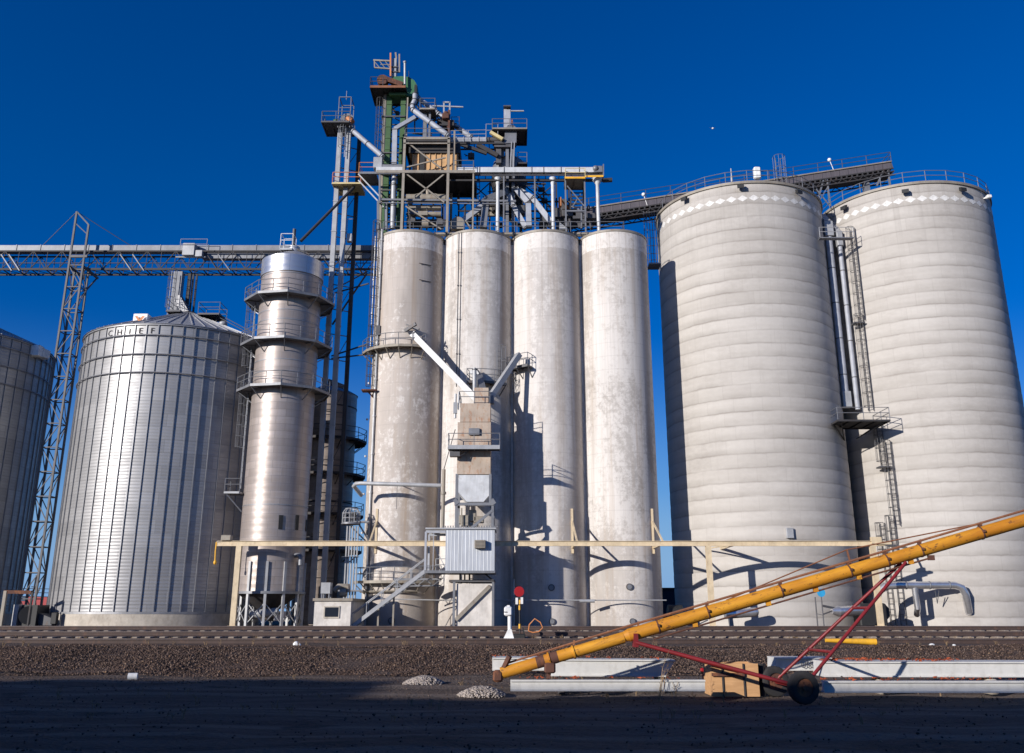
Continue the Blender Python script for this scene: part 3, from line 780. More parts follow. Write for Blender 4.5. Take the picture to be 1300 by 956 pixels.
# ================================================================== STEEL BINS
def steel_bin(c, R, eave, label, npan, rings, seed=0, roof_h=3.6):
    t = thing('steel_grain_bin', (c[0], c[1], 0.5), label, 'grain bin', 'corrugated steel grain bins')
    b = MB(); b.lathe(c, [(R + 0.12, 0.2), (R + 0.12, 1.55), (R - 0.2, 1.56)], n=96); b.build('foundation', M['concrete_base'], t)
    w = MB(); w.lathe(c, [(R, 1.5), (R, eave)], n=128); wo = w.build('wall', M['bin_steel'], t)
    st = MB()
    for i in range(npan):
        a = 2 * math.pi * (i + seed) / npan; n = Vector((math.cos(a), math.sin(a), 0)); s = Vector((-n.y, n.x, 0))
        o = Vector((c[0], c[1], 0)) + n * (R + 0.05)
        st.bar(o + Vector((0, 0, 1.45)), o + Vector((0, 0, eave - 0.02)), 0.075, 0.08, up=n)
    st.lathe(c, [(R + 0.02, eave - 0.16), (R + 0.14, eave - 0.14), (R + 0.14, eave), (R, eave)], n=96)
    st.lathe(c, [(R + 0.01, 1.45), (R + 0.14, 1.46), (R + 0.14, 1.62), (R, 1.63)], n=96)
    st.build('stiffeners', M['stiff'], wo)
    for dz in rings:
        rg = MB(); nn = npan * 2
        pts = [Vector((c[0] + math.cos(2 * math.pi * i / nn) * (R + 0.16), c[1] + math.sin(2 * math.pi * i / nn) * (R + 0.16), eave - dz)) for i in range(nn + 1)]
        rg.poly(pts, 0.055, 6); rg.build('wind_ring', M['stiff'], t)
    rf = MB(); rf.lathe(c, [(R + 0.22, eave - 0.02), (R + 0.2, eave + 0.02), (0.7, eave + roof_h), (0.01, eave + roof_h + 0.15)], n=npan, smooth=False)
    for i in range(npan):
        a = 2 * math.pi * i / npan; n = Vector((math.cos(a), math.sin(a), 0))
        rf.bar(Vector((c[0], c[1], eave + 0.06)) + n * (R + 0.15), Vector((c[0], c[1], eave + roof_h + 0.04)) + n * 0.75, 0.07, 0.10)
    ro = rf.build('roof', M['bin_roof'], t)
    return t
CB, CBR, CBE = (-31.2, 83.4), 8.68, 25.45
binA = steel_bin(CB, CBR, CBE, 'bright corrugated steel grain bin under the conveyor bridge, three hoops near its top', 54, [1.05, 2.75, 4.35], seed=0.3)
LB, LBE = (-53.4, 83.4), 25.6
binB = steel_bin(LB, CBR, LBE, 'dark corrugated steel grain bin cut off by the left edge', 54, [1.05, 2.75, 4.35], seed=0.1)

def exhaust_box(parent, x, y, Y, logo):
    p = P(x, y, Y); m = MB(); m.box((p.x, p.y, p.z), (1.3, 0.9, 1.05), bev=0.05); m.bar((p.x + 0.3, p.y + 0.4, p.z - 0.05), (p.x + 0.6, p.y + 1.1, p.z - 0.1), 0.85, 0.8)
    o = m.build('roof_exhaust_fan', M['white'], parent)
    if logo:
        g = MB(); y0 = p.y - 0.61
        def q(a, b): return (p.x + a, y0, p.z + b)
        g.prism([q(-0.42, 0.22), q(-0.20, 0.22), q(0.02, -0.06), q(0.24, 0.22), q(0.46, 0.22), q(0.06, -0.33), q(-0.02, -0.33)], (0, -0.02, 0)); g.build('chevron_mark', M['orange'], o)
exhaust_box(binA, 180.5, 407, 77.2, True)
exhaust_box(binB, 44, 446, 82.0, False)
for par, x, y, Y in ((binA, 283, 414, 81.5), (binB, 22, 437, 81.5)):
    p = P(x, y, Y); m = MB(); m.tube(p - Vector((0, 0, 0.7)), p + Vector((0, 0, 0.2)), 0.28, n=12); m.ball(p + Vector((0, 0, 0.2)), 0.42, sz=0.7); m.build('roof_vent', M['galv_light'], par)
m = MB(); q = P(243, 408, 80); m.prism([q + Vector((-0.5, 0, -0.1)), q + Vector((0.5, 0, -0.1)), q + Vector((0.5, 0, 0.1)), q + Vector((-0.5, 0, 0.1))], (0, 1.0, 0.5)); m.build('roof_hatch', M['white'], binA)
for dx in (0, 0.5):   # roof stair handrails down the right slope
    m = MB(); a, b = P(268, 404, 82.0), P(312, 428, 80.6); m.tube(a + Vector((dx, 0, 0.5)), b + Vector((dx, 0, 0.5)), 0.035); m.tube(a + Vector((dx, 0, -.3)), a + Vector((dx, 0, .5)), 0.03); m.tube(b + Vector((dx, 0, -.5)), b + Vector((dx, 0, .5)), 0.03)
    m.build('roof_handrail', M['steel'], binA)

# raised lettering on the top ring of sheets: one letter to a sheet
def text_mesh(s, size):
    cu = bpy.data.curves.new("lettering", 'FONT'); cu.body = s; cu.size = size; cu.align_x = 'CENTER'; cu.extrude = 0.0
    to = bpy.data.objects.new("lettering", cu); COL.objects.link(to)
    dg = bpy.context.evaluated_depsgraph_get(); me = bpy.data.meshes.new_from_object(to.evaluated_get(dg))
    vs = [tuple(v.co) for v in me.vertices]; fs = [tuple(p.vertices) for p in me.polygons]
    bpy.data.objects.remove(to); bpy.data.curves.remove(cu); bpy.data.meshes.remove(me)
    return vs, fs
lt = MB()
a_ref = math.atan2(on_cyl(176, 420, CB, CBR)[1].y, on_cyl(176, 420, CB, CBR)[1].x)
step = 2 * math.pi / 54; base_a = (round(a_ref / step - 0.3 - 0.5) + 0.3 + 0.5) * step
for k, ch in enumerate("CHIEF"):
    a = base_a + (k - 3) * step
    vs_, fs_ = text_mesh(ch, 0.80)
    n = Vector((math.cos(a), math.sin(a), 0)); s = Vector((-n.y, n.x, 0))
    o = Vector((CB[0], CB[1], CBE - 0.90)) + n * (CBR + 0.05)
    lt.add([o + s * v[0] * 1.0 + Vector((0, 0, v[1] * 0.9)) for v in vs_], fs_)
lt.build('lettering', M['dark'], binA)

# spouts, ladders and catwalks that stand on the roof of the bright bin, below the conveyor
zr = CBE + 3.2
t = thing('bin_loading_head', (CB[0], 83.0, zr), 'cluster of grey ducts, ladder and railed catwalk on top of the bright bin', 'loading head')
a, b = P(230, 345, 84), P(229, 398, 84); m = MB(); m.bar(Vector((a.x, 83.6, 33.5)), Vector((a.x, 83.6, zr - 0.3)), 0.85, 0.75); m.bar((a.x + .2, 83.4, zr + 2.2), (a.x + 1.6, 83.2, zr), 0.7, 0.7); m.build('square_duct', M['galv'], t)
for k, x in enumerate((240, 244.5, 249)):
    q = P(x, 370, 84); m = MB(); m.bar((q.x, 83.8, 33.5), (q.x, 83.8, zr - 0.3), 0.16 if k else 0.3); m.build('post', M['dark'], t)
ladder(t, (P(221, 370, 83).x, 82.6, zr - 0.2), 33.3, (0, -1, 0), cage=True, cage_from=1.0)
for sx, nm in ((P(216, 390, 82).x, 'L'), (P(256, 390, 82).x, 'R')):
    x0 = sx; platform(t, x0, x0 + (1.3 if nm == 'L' else 2.0), 81.2, 83.4, zr + (0.2 if nm == 'L' else -0.1), 'FLRB')
q = P(240, 402, 82); m = MB(); m.lathe((CB[0], CB[1]), [(0.75, zr + 0.1), (0.75, zr + 0.6), (0.01, zr + 0.8)], n=16); m.build('roof_collar', M['steel'], t)

# ================================================================== CONVEYOR BRIDGE (left) AND ITS TRESTLE
CBY = 84.0
t = thing('conveyor_bridge', (-40, CBY, 33.5), 'long grey truss bridge carrying a covered belt over the steel bins', 'conveyor bridge')
xL, xR = -75.0, P(478, 320, CBY).x
zt, zb_ = P(300, 313.5, CBY).z, P(300, 346.5, CBY).z
m = MB(); m.box2((xL, CBY - 0.45, zt - 0.62), (xR, CBY + 0.45, zt)); 
for i in range(26):
    x = xL + (xR - xL) * i / 26; m.box((x, CBY, zt - 0.31), (0.07, 1.0, 0.70))
m.build('belt_cover', M['galv'], t)
m = MB(); m.box2((P(258, 325, CBY).x, CBY - 0.35, zt - 1.35), (xR, CBY + 0.35, zt - 0.78)); m.build('return_duct', M['galv'], t)
m = MB()
wy = 1.5; n = 44; zc1 = zt - 0.75
for yy in (CBY - wy / 2, CBY + wy / 2):
    m.bar((xL, yy, zc1), (xR, yy, zc1), 0.12, 0.14); m.bar((xL, yy, zb_ + 0.1), (xR, yy, zb_ + 0.1), 0.14, 0.2)
    m.bar((xL, yy, zb_ + 0.75), (xR, yy, zb_ + 0.75), 0.07)
    for i in range(n):
        x0, x1 = xL + (xR - xL) * i / n, xL + (xR - xL) * (i + 1) / n
        if i % 2: m.bar((x0, yy, zb_ + 0.1), (x1, yy, zc1), 0.075)
        else: m.bar((x0, yy, zc1), (x1, yy, zb_ + 0.1), 0.075)
        m.bar((x0, yy, zb_ + 0.1), (x0, yy, zc1), 0.05)
for i in range(n + 1):
    x0 = xL + (xR - xL) * i / n; m.bar((x0, CBY - wy / 2, zb_ + 0.1), (x0, CBY + wy / 2, zb_ + 0.1), 0.08)
    if i < n: m.bar((x0, CBY - wy / 2, zb_ + 0.1), (x0 + (xR - xL) / n, CBY + wy / 2, zb_ + 0.1), 0.05)
m.build('truss', M['dark'], t)
m = MB()
for px in (8, 18, 160, 176, 285):   # stub braces that poke out below
    q = P(px, 345, CBY - .9); m = MB(); m.bar((q.x - .8, q.y, zb_ + 1.6), (q.x + .5, q.y, zb_ - 0.1), 0.09); m.build('cross_brace', M['galv'], t)
m = MB(); q = P(241, 318, CBY - 0.9)
m.box((q.x, q.y, q.z), (1.2, 0.8, 1.3), bev=0.05); m.box((q.x + 1.0, q.y, q.z - 0.4), (0.7, 0.6, 0.7), bev=0.04); m.tube((q.x - 1.3, q.y, q.z - 0.7), (q.x + 1.6, q.y, q.z - 0.7), 0.09)
m.build('drive_unit', M['galv_light'], t)
m = MB(); railing(m, [(q.x - 0.8, q.y - .5, q.z - 0.2), (q.x + 1.8, q.y - .5, q.z - 0.2)], 1.2); m.build('railing', M['galv_light'], t)

t = thing('lattice_trestle', (-41.9, 82.6, 0.5), 'thin lattice steel tower with a cable mast, holding up the conveyor bridge', 'trestle')
m = MB(); xa, xb = -42.65, -41.3; y0, y1 = 81.9, 83.1
for x in (xa, xb):
    for y in (y0, y1): m.bar((x, y, 0.3), (x, y, zb_ - 0.05 if y == y1 else zb_ + (5.6 if x == xa else 4.2) * 1.0), 0.17)
n = 15
for i in range(n):
    z0, z1 = 0.5 + (zb_ - 0.5) * i / n, 0.5 + (zb_ - 0.5) * (i + 1) / n
    for y in (y0, y1):
        m.bar((xa, y, z1), (xb, y, z1), 0.09); m.bar((xa if i % 2 else xb, y, z0), (xb if i % 2 else xa, y, z1), 0.07)
    for x in (xa, xb):
        m.bar((x, y0, z1), (x, y1, z1), 0.08)
        m.bar((x, y0 if i % 2 else y1, z0), (x, y1 if i % 2 else y0, z1), 0.07)
za = zb_ + 5.6
m.bar((xa, y0, za), (xb, y0, zb_ + 4.2), 0.13); m.bar((xa, y0, zb_ + 4.4), (xb, y0, zb_ + 3.2), 0.08); m.bar((xa, y0, zb_ + 0.9), (xb + 0.3, y0, zb_ + 0.9), 0.2, 0.25)
for x in (xa, xb): m.bar((x, y0, zb_ - 0.12), (x, 85.2, zb_ - 0.12), 0.16, 0.2); m.bar((x, y1, zb_ - 2.2), (x, 85.0, zb_ - 0.2), 0.12)
m.build('frame', M['steel'], t)
for x2 in (52, 168):
    m = MB(); b = P(x2, 317, CBY); m.tube((xa, y0, za), (b.x, CBY, zt), 0.035, n=5); m.build('stay_cable', M['steel'], t)

# ================================================================== ROUND STEEL DRYER TOWERS
DT, DTR = (-19.93, 77.5), 2.68
ztop = P(371, 322, DT[1] - DTR).z
t = thing('dryer_tower', (DT[0], DT[1], 0.5), 'round brownish steel tower with three railed catwalks and a shiny band on top', 'dryer tower')
zsk = P(340, 752, DT[1] - DTR).z; zcap = P(371, 343, DT[1] - DTR).z
m = MB(); m.lathe(DT, [(DTR, zsk), (DTR, zcap)], n=96); m.build('wall', M['tower_steel'], t)
m = MB(); m.lathe(DT, [(DTR + 0.01, zcap - 0.02), (DTR + 0.10, zcap), (DTR + 0.10, ztop), (DTR - 0.05, ztop + 0.02)], n=96); m.build('top_band', M['tower_cap'], t)
m = MB(); m.lathe(DT, [(DTR + 0.12, ztop), (0.5, ztop + 1.25), (0.5, ztop + 1.7), (0.01, ztop + 1.75)], n=20, smooth=False); m.build('roof', M['bin_roof'], t)
zz = ztop + 1.1; x0 = P(359, 310, 77).x
platform(t, x0, x0 + 1.1, 76.2, 77.4, zz, 'FLRB', 'galv_light', 'white', h=1.4)
m = MB(); m.tube((DT[0] - 0.1, 77.4, ztop + 1.2), (DT[0] - 0.1, 77.4, P(367, 291, 77.4).z), 0.16, n=10); m.tube((DT[0], 77.2, ztop + 1.5), (DT[0] + 1.5, 77.2, ztop + 0.9), 0.1); m.build('mast', M['steel'], t)
for yb in (368, 426, 486):
    z = P(345, yb, DT[1] - DTR - 1.1).z
    ring_platform(t, DT, DTR, 1.05, z, 0, 360, 9, 'galv')
for yb in (345, 392, 404, 455, 470, 640):
    z = P(345, yb, DT[1] - DTR).z
    m = MB(); m.lathe(DT, [(DTR + 0.005, z - 0.05), (DTR + 0.03, z - 0.04), (DTR + 0.03, z + 0.04), (DTR + 0.005, z + 0.05)], n=64); m.build('hoop', M['stiff'], t)
for (x, y0_, y1_) in ((357, 654, 672), (377.5, 654, 673), (389, 660, 675)):   # dark slots
    a, n1 = on_cyl(x, y0_, DT, DTR); b, _ = on_cyl(x, y1_, DT, DTR); s = Vector((-n1.y, n1.x, 0)); m = MB()
    m.prism([a + n1 * 0.01 + s * -0.17, a + n1 * 0.01 + s * 0.17, Vector((a.x, a.y, b.z)) + n1 * 0.01 + s * 0.17, Vector((a.x, a.y, b.z)) + n1 * 0.01 + s * -0.17], n1 * 0.04); m.build('slot_door', M['black'], t)
a, n1 = on_cyl(375, 705, DT, DTR); m = MB(); m.poly([a, a + n1 * 0.45, a + n1 * 0.62 + Vector((0, 0, -0.12)), a + n1 * 0.65 + Vector((0, 0, -0.8))], 0.2, 12); m.build('elbow_pipe', M['galv'], t)
# legs, ring beam and braces
nl = 12; m = MB()
for i in range(nl):
    a = R_(i * 30 + 8); n1 = Vector((math.cos(a), math.sin(a), 0)); p0 = Vector((DT[0], DT[1], 0)) + n1 * (DTR + 0.06)
    l = MB(); l.bar(p0 + Vector((0, 0, 0.3)), p0 + Vector((0, 0, zsk + 2.4)), 0.2, 0.2, up=n1); l.build('leg', M['galv_light'], t)
    a2 = R_((i + 1) * 30 + 8); p1 = Vector((DT[0] + math.cos(a2) * (DTR + 0.06), DT[1] + math.sin(a2) * (DTR + 0.06), 0))
    br = MB(); br.bar(p0 + Vector((0, 0, 0.7)), p1 + Vector((0, 0, zsk - 0.8)), 0.06); br.bar(p1 + Vector((0, 0, 0.7)), p0 + Vector((0, 0, zsk - 0.8)), 0.06)
    br.build('cross_brace', M['galv_light'], t)
m.lathe(DT, [(DTR + 0.02, zsk - 0.1), (DTR + 0.22, zsk - 0.1), (DTR + 0.22, zsk + 0.1), (DTR + 0.02, zsk + 0.1)], n=48); m.build('ring_beam', M['galv'], t)
m = MB(); m.lathe(DT, [(DTR - 0.1, zsk), (0.5, zsk - 1.6), (0.5, 0.9)], n=32); m.build('hopper_bottom', M['dark'], t)
m = MB(); m.tube((DT[0] - 0.9, 75.6, zsk - 1.7), (DT[0] + 1.3, 75.6, zsk - 1.5), 0.35, n=12); m.tube((DT[0] + 1.2, 75.5, 1.0), (DT[0] + 1.2, 75.5, zsk - 1.2), 0.12); m.build('discharge_pipe', M['galv_light'], t)
# caged ladder and rest platform on the left
q = P(306, 470, 77.2); ladder(t, (DT[0] - DTR - 0.28, 77.0, P(303, 620, 77).z), P(307, 487, 77).z, (-1, -0.15, 0), cage_from=3.5)
platform(t, DT[0] - DTR - 1.25, DT[0] - DTR - 0.02, 75.9, 77.4, P(303, 624, 76).z, 'FL', 'galv_light')
m = MB(); z = P(303, 624, 76).z; m.bar((DT[0] - DTR - 1.2, 76.0, z - 0.1), (DT[0] - DTR + 0.1, 76.6, z - 1.6), 0.08); m.build('bracket', M['galv'], t)
ladder(t, (DT[0] - DTR - 0.28, 76.9, P(322, 487, 77).z), P(328, 368, 77).z, (-1, -0.15, 0), cage_from=1.5)

ET, ETR = (-17.6, 86.5), 2.5
t = thing('dryer_tower', (ET[0], ET[1], 0.5), 'dark round tower standing in shade behind the brownish one', 'dryer tower')
ze = P(440, 503, ET[1]).z
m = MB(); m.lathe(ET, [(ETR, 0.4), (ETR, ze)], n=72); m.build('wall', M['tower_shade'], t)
m = MB(); m.lathe(ET, [(ETR + 0.1, ze), (0.4, ze + 1.3), (0.01, ze + 1.5)], n=18, smooth=False); m.build('roof', M['bin_roof'], t)
m = MB(); 
for i in range(2): m.tube((ET[0] - 0.3 + i * 1.1, 84.4, ze + 0.9), (ET[0] - 0.3 + i * 1.1, 84.4, ze + 3.2), 0.1)
m.bar((ET[0] - 0.5, 84.4, ze + 1.2), (ET[0] + 1.6, 84.4, ze + 0.4), 0.4); m.build('roof_ducts', M['galv'], t)
for yb in (561, 605, 655, 700):
    ring_platform(t, ET, ETR, 1.0, P(440, yb, ET[1]).z, 0, 360, 12, 'dark', 'steel')
for yb in (520, 640, 690):
    z = P(440, yb, ET[1]).z; m = MB(); m.lathe(ET, [(ETR + 0.005, z - 0.06), (ETR + 0.04, z - 0.05), (ETR + 0.04, z + 0.05), (ETR + 0.005, z + 0.06)], n=64); m.build('hoop', M['dark'], t)

# ================================================================== SMALL LEFT BUCKET ELEVATOR
t = thing('bucket_elevator', (P(430, 400, 81).x, 81, 0.5), 'slim grey bucket elevator with orange railed landing, left of the silos', 'bucket elevator', 'bucket elevators')
hp = P(438, 160, 81); 
lx = [P(428.5, 225, 81).x, P(440, 225, 81).x, P(452.5, 240, 82).x]
for k, x in enumerate(lx[:2]):
    m = MB(); m.bar((x, 81, 0.6), (x, 81, hp.z - 0.3), 0.42, 0.5)
    for i in range(14): m.box((x, 81, 2 + i * (hp.z - 4) / 14), (0.50, 0.58, 0.07))
    m.build('trunk', M['galv_light'], t)
m = MB(); m.bar((lx[2], 82.2, 0.6), (lx[2], 82.2, P(453, 170, 82).z), 0.36, 0.36); m.build('rear_post', M['dark'], t)
m = MB()
zlo = 2.0
for i in range(18):
    z0 = zlo + (hp.z - 2 - zlo) * i / 18; z1 = zlo + (hp.z - 2 - zlo) * (i + 1) / 18
    m.bar((lx[0], 81.2, z1), (lx[2], 82.2, z1), 0.07)
    if i % 2: m.bar((lx[1], 81, z0), (lx[2], 82.2, z1), 0.05)
m.bar((lx[0] - .05, 80.9, zlo), (lx[0] - .05, 80.9, hp.z), 0.06)
m.build('bracing', M['steel'], t)
# head
m = MB(); hx0, hx1 = P(433, 160, 81).x, P(449, 160, 81).x; zc = P(440, 157, 81).z
m.prism([Vector((hx0, 80.6, zc - 0.9)), Vector((hx1, 80.6, zc - 0.9)), Vector((hx1, 80.6, zc + 0.3))] + [Vector(((hx0 + hx1) / 2 + math.cos(R_(a)) * (hx1 - hx0) / 2, 80.6, zc + 0.3 + math.sin(R_(a)) * 0.65)) for a in (30, 60, 90, 120, 150)] + [Vector((hx0, 80.6, zc + 0.3))], (0, 0.8, 0))
m.build('elevator_head', M['galv'], t)
m = MB(); m.ball((hx0 - 0.5, 80.7, zc + 0.05), 0.3); m.tube((hx0 - .9, 80.7, zc - .1), (hx0 - .2, 80.7, zc - .1), 0.2); m.build('motor', M['green'], t)
m = MB(); m.tube(Vector((hx1 - 0.5, 80.5, zc + 0.35)), Vector((hx1 - 0.1, 80.5, zc - .2)), 0.35, n=14); m.build('drive_cover', M['orange'], t)
pf = platform(t, P(412, 160, 81).x, P(447, 160, 81).x, 79.6, 82.4, P(425, 153.5, 79.6).z, 'FLB')
m = MB(); x0, x1 = P(431, 140, 80.4).x, P(446, 140, 80.4).x; z0, z1 = zc - 1, P(438, 126, 80.4).z
for x in (x0, x1): 
    for y in (80.0, 81.6): m.bar((x, y, z0), (x, y, z1), 0.07)
for y in (80.0, 81.6): m.bar((x0, y, z1), (x1, y, z1), 0.07); m.bar((x0, y, z1 - 1.2), (x1, y, z1 - 1.2), 0.05)
m.bar((x0, 80, z1), (x0, 81.6, z1), 0.07); m.bar((x1, 80, z1), (x1, 81.6, z1), 0.07); m.tube((x0 + .6, 80.5, z1), (x0 + .6, 80.5, z1 + 1.0), 0.03); m.build('hoist_frame', M['galv'], t)
ladder(t, (P(434, 200, 80.6).x, 80.5, P(434, 200, 80.6).z), P(434, 155, 80.6).z, (0, -1, 0), cage_from=1.0, matl='galv_light')
z = P(440, 228, 80); platform(t, P(422, 230, 80).x, P(458, 230, 80).x, 80.0, 82.6, P(440, 231.5, 80).z, 'FLRB', 'paleyellow', 'orange')
z = P(465, 219, 79.5); platform(t, P(455.5, 219, 79.5).x, P(477, 219, 79.5).x, 79.5, 82.0, z.z, 'FLR', 'galv', 'orange')
m = MB(); q = P(445, 305, 81.5); m.box((q.x, 81, q.z), (0.5, 0.5, 0.8), bev=0.03); m.tube((q.x - 0.3, 81, q.z + 0.5), (q.x - 0.3, 81, q.z + 2), 0.03); m.tube((q.x - 0.3, 81, q.z + 2), (q.x + 0.3, 81, q.z + 2), 0.03); m.build('switch_box', M['galv_light'], t)
# raking braces between the legs and the conveyor bridge
for (xa_, ya_, xb_, yb_) in ((465, 345, 420, 425), (420, 425, 465, 345), (405, 375, 470, 330)):
    pass
for pts in (((466, 347, 83), (422, 412, 81.5)), ((423, 368, 81.3), (466, 345, 83)), ((425, 372, 81.3), (468, 360, 79)), ((421, 452, 81.3), (466, 437, 79)), ((421, 455, 81.3), (466, 450, 79))):
    m = MB(); m.bar(P(*pts[0]), P(*pts[1]), 0.16 if pts[0][0] == 466 else 0.11); m.build('strut', M['dark'], t)

# long thin pipe from the elevator down to the dryer tower roof
o = spout('grain_pipe', 'long thin dark pipe slanting from the elevator landing down to the dryer tower roof', [P(450, 237, 80.5), P(382, 306, 77.6)], 0.28, 'dark', 'grain spouts of the elevator', rnd=True, flange=False)
spout('grain_spout', 'grey round spout running from the slim elevator head down to a box on the deck', [P(448, 166, 80.3), P(486, 199, 79.2)], 0.5, 'duct', rnd=True)
m = MB(); a = P(480.5, 209, 79.2); m.box((a.x, a.y, a.z), (0.85, 1.0, 1.15), bev=0.04); tag(m.build('transfer_box', M['galv_light']), 'pale square box on the deck beneath the slim elevator\'s spout', 'transfer box')

# ================================================================== ROOF DECK STEELWORK
RT = TOP4 + 0.05
t = thing('headhouse_structure', (P(541, 290, 80).x, 80, RT), 'open steel frame of two levels on the silo tops, wrapped round the tan bin', 'steel frame')
DY0, DY1 = 77.6, 82.3
zdk = P(545, 217, DY0).z
xs_ = [P(512.5, 217, DY0).x, P(569, 217, DY0).x]
zup = P(540, 176, DY0).z
for x in xs_:
    for y in (DY0, DY1):
        m = MB(); m.bar((x, y, RT), (x, y, zup), 0.24, 0.24); m.build('post', M['tansteel'], t)
x3 = P(601, 219, DY0).x
m = MB(); m.bar((x3, DY0, RT), (x3, DY0, zdk), 0.14); m.build('post', M['tansteel'], t)
m = MB(); m.bar((P(577, 170, DY0 + .3).x, DY0 + .3, zdk), (P(577, 170, DY0 + .3).x, DY0 + .3, P(577, 166, DY0 + .3).z), 0.17); m.build('post', M['tansteel'], t)
m = MB(); deck(m, xs_[0] - 0.3, x3 + 0.1, DY0, DY1 + 0.4, zdk, 0.3); dk = m.build('lower_deck', M['dark'], t)
m = MB(); m.bar((P(478, 218, DY0).x, DY0 - 0.1, zdk - 0.12), (x3 + 0.15, DY0 - 0.1, zdk - 0.12), 0.1, 0.28); m.build('edge_beam', M['tansteel'], t)
m = MB(); deck(m, xs_[0] - 0.1, xs_[1] + 0.1, DY0, DY1, zup, 0.3); ud = m.build('upper_deck', M['dark'], t)
m = MB(); m.bar((xs_[0] - .1, DY0 - 0.08, zup), (xs_[1] + .1, DY0 - 0.08, zup), 0.08, 0.26); m.bar((xs_[0] - .1, DY0 - 0.08, zup - 0.55), (xs_[1] + .1, DY0 - 0.08, zup - 0.55), 0.08, 0.12); m.build('edge_beam', M['tansteel'], t)
m = MB(); railing(m, [(xs_[0], DY0, zup), (xs_[1], DY0, zup)], 1.1); railing(m, [(xs_[0], DY1, zup), (xs_[1], DY1, zup)], 1.1); m.build('railing', M['galv'], ud)
m = MB(); railing(m, [(x3 - 1.9, DY0, zdk), (x3, DY0, zdk)], 1.1); railing(m, [(x3, DY0, zdk), (x3, DY1, zdk)], 1.1); m.build('railing', M['galv'], dk)
for a, b in (((516, 221), (564, 257)), ((564, 221), (528, 250)), ((516, 180), (560, 214)), ((514, 213), (566, 200)), ((515, 262), (560, 291))):
    m = MB(); pa, pb = P(a[0], a[1], DY0 + .1), P(b[0], b[1], DY0 + .1); m.bar(pa, pb, 0.12); m.build('diagonal_brace', M['tansteel'], t)
# wide gray channel girders on the left of the frame
for (x0, y0_, x1, y1_) in ((455, 221, 487, 255), (455, 229, 487, 263)):
    m = MB(); m.bar(P(x0, y0_, 79), P(x1, y1_, 78.4), 0.1, 0.12); m.build('raking_beam', M['galv'], t)
m = MB(); y_ = 78.2
m.bar(P(456, 219.5, y_), P(514, 219.5, y_), 0.1, 0.22); m.bar(P(482, 222, y_), P(482, 258, y_), 0.16); m.bar(P(480, 255, y_), P(480, 292, y_), 0.2); m.bar(P(490, 255, y_ + .5), P(490, 292, y_ + .5), 0.25); m.bar(P(484, 214, 79), P(512, 214, 79), 0.5, 0.62)
m.build('left_bay', M['galv'], t)
m = MB(); 
for xx in (485, 489, 496, 505):
    m.bar(P(xx, 222, 81), P(xx, 290, 81), 0.12)
for k, yy in enumerate((236, 262, 276)): m.bar(P(483, yy, 81), P(512, yy, 81), 0.1)
m.bar(P(484, 262, 80), P(506, 236, 80), 0.08); m.bar(P(486, 290, 80), P(508, 262, 80), 0.08)
m.build('inner_bay', M['dark'], t)

# tan bin inside the frame
t = thing('storage_bin', (P(552, 212, 79.6).x, 79.8, zdk), 'tan painted square bin with dark top panel inside the steel frame', 'storage bin')
xa, xb = P(524, 205, 78.4).x, P(581, 205, 78.4).x; z1 = P(550, 195, 78.4).z; z2 = P(550, 182, 78.4).z
m = MB(); m.box2((xa, 78.5, zdk + 0.02), (xb, 81.6, z1))
for i in range(9):
    x = xa + (xb - xa) * i / 8; m.bar((x, 78.45, zdk + 0.05), (x, 78.45, z1), 0.08)
m.build('body', M['rustwood'], t)
m = MB(); m.box2((xa - 0.4, 78.3, z1 + 0.02), (xb + 0.2, 81.8, z2)); m.build('top_panel', M['dark'], t)
m = MB(); m.box2((P(533, 205, 78.3).x, 78.33, zdk + 0.1), (P(539, 205, 78.3).x, 78.42, z1 - 0.1)); m.build('dark_recess', M['black'], t)

# horizontal rounded filter housings and clutter on the silo roofs
t = thing('dust_filter', (P(540, 280, 79.5).x, 79.5, RT), 'long rounded grey filter housings stacked low inside the steel frame', 'dust filter')
for (x0, x1, y0_, rad) in ((516, 566, 252, 0.42), (520, 560, 264, 0.3), (527, 560, 272, 0.26)):
    a, b = P(x0, y0_, 79.2), P(x1, y0_, 79.2); m = MB(); m.tube(a, b, rad, n=14); m.build('housing', M['tansteel'], t)
m = MB(); a, b = P(513, 249, 79.4), P(566, 249, 79.4); c_ = P(542, 245, 79.4); m.prism([a, b, c_ + Vector((0.6, 0, 0)), c_ - Vector((0.6, 0, 0))], (0, 1.2, 0)); m.tube(P(543, 248, 79.4), P(543, 241, 79.4), 0.2); m.build('roof_sheet', M['tansteel'], t)
m = MB()
for xx in (520, 535, 550, 562): m.bar(P(xx, 252, 79.6), P(xx, 292, 79.6), 0.14)
m.box(P(540, 284, 80), (3.5, 1.0, 0.5)); m.build('stand', M['dark'], t)
m = MB(); q = P(540, 284, 78.4); m.tube(q + Vector((-.3, 0, 0)), q + Vector((.3, 0, 0)), 0.38, n=16); m.build('fan', M['tansteel'], t); m = MB(); q = P(537, 272, 78.6); m.box(q, (0.9, .6, .4)); m.build('gear_case', M['tansteel'], t)

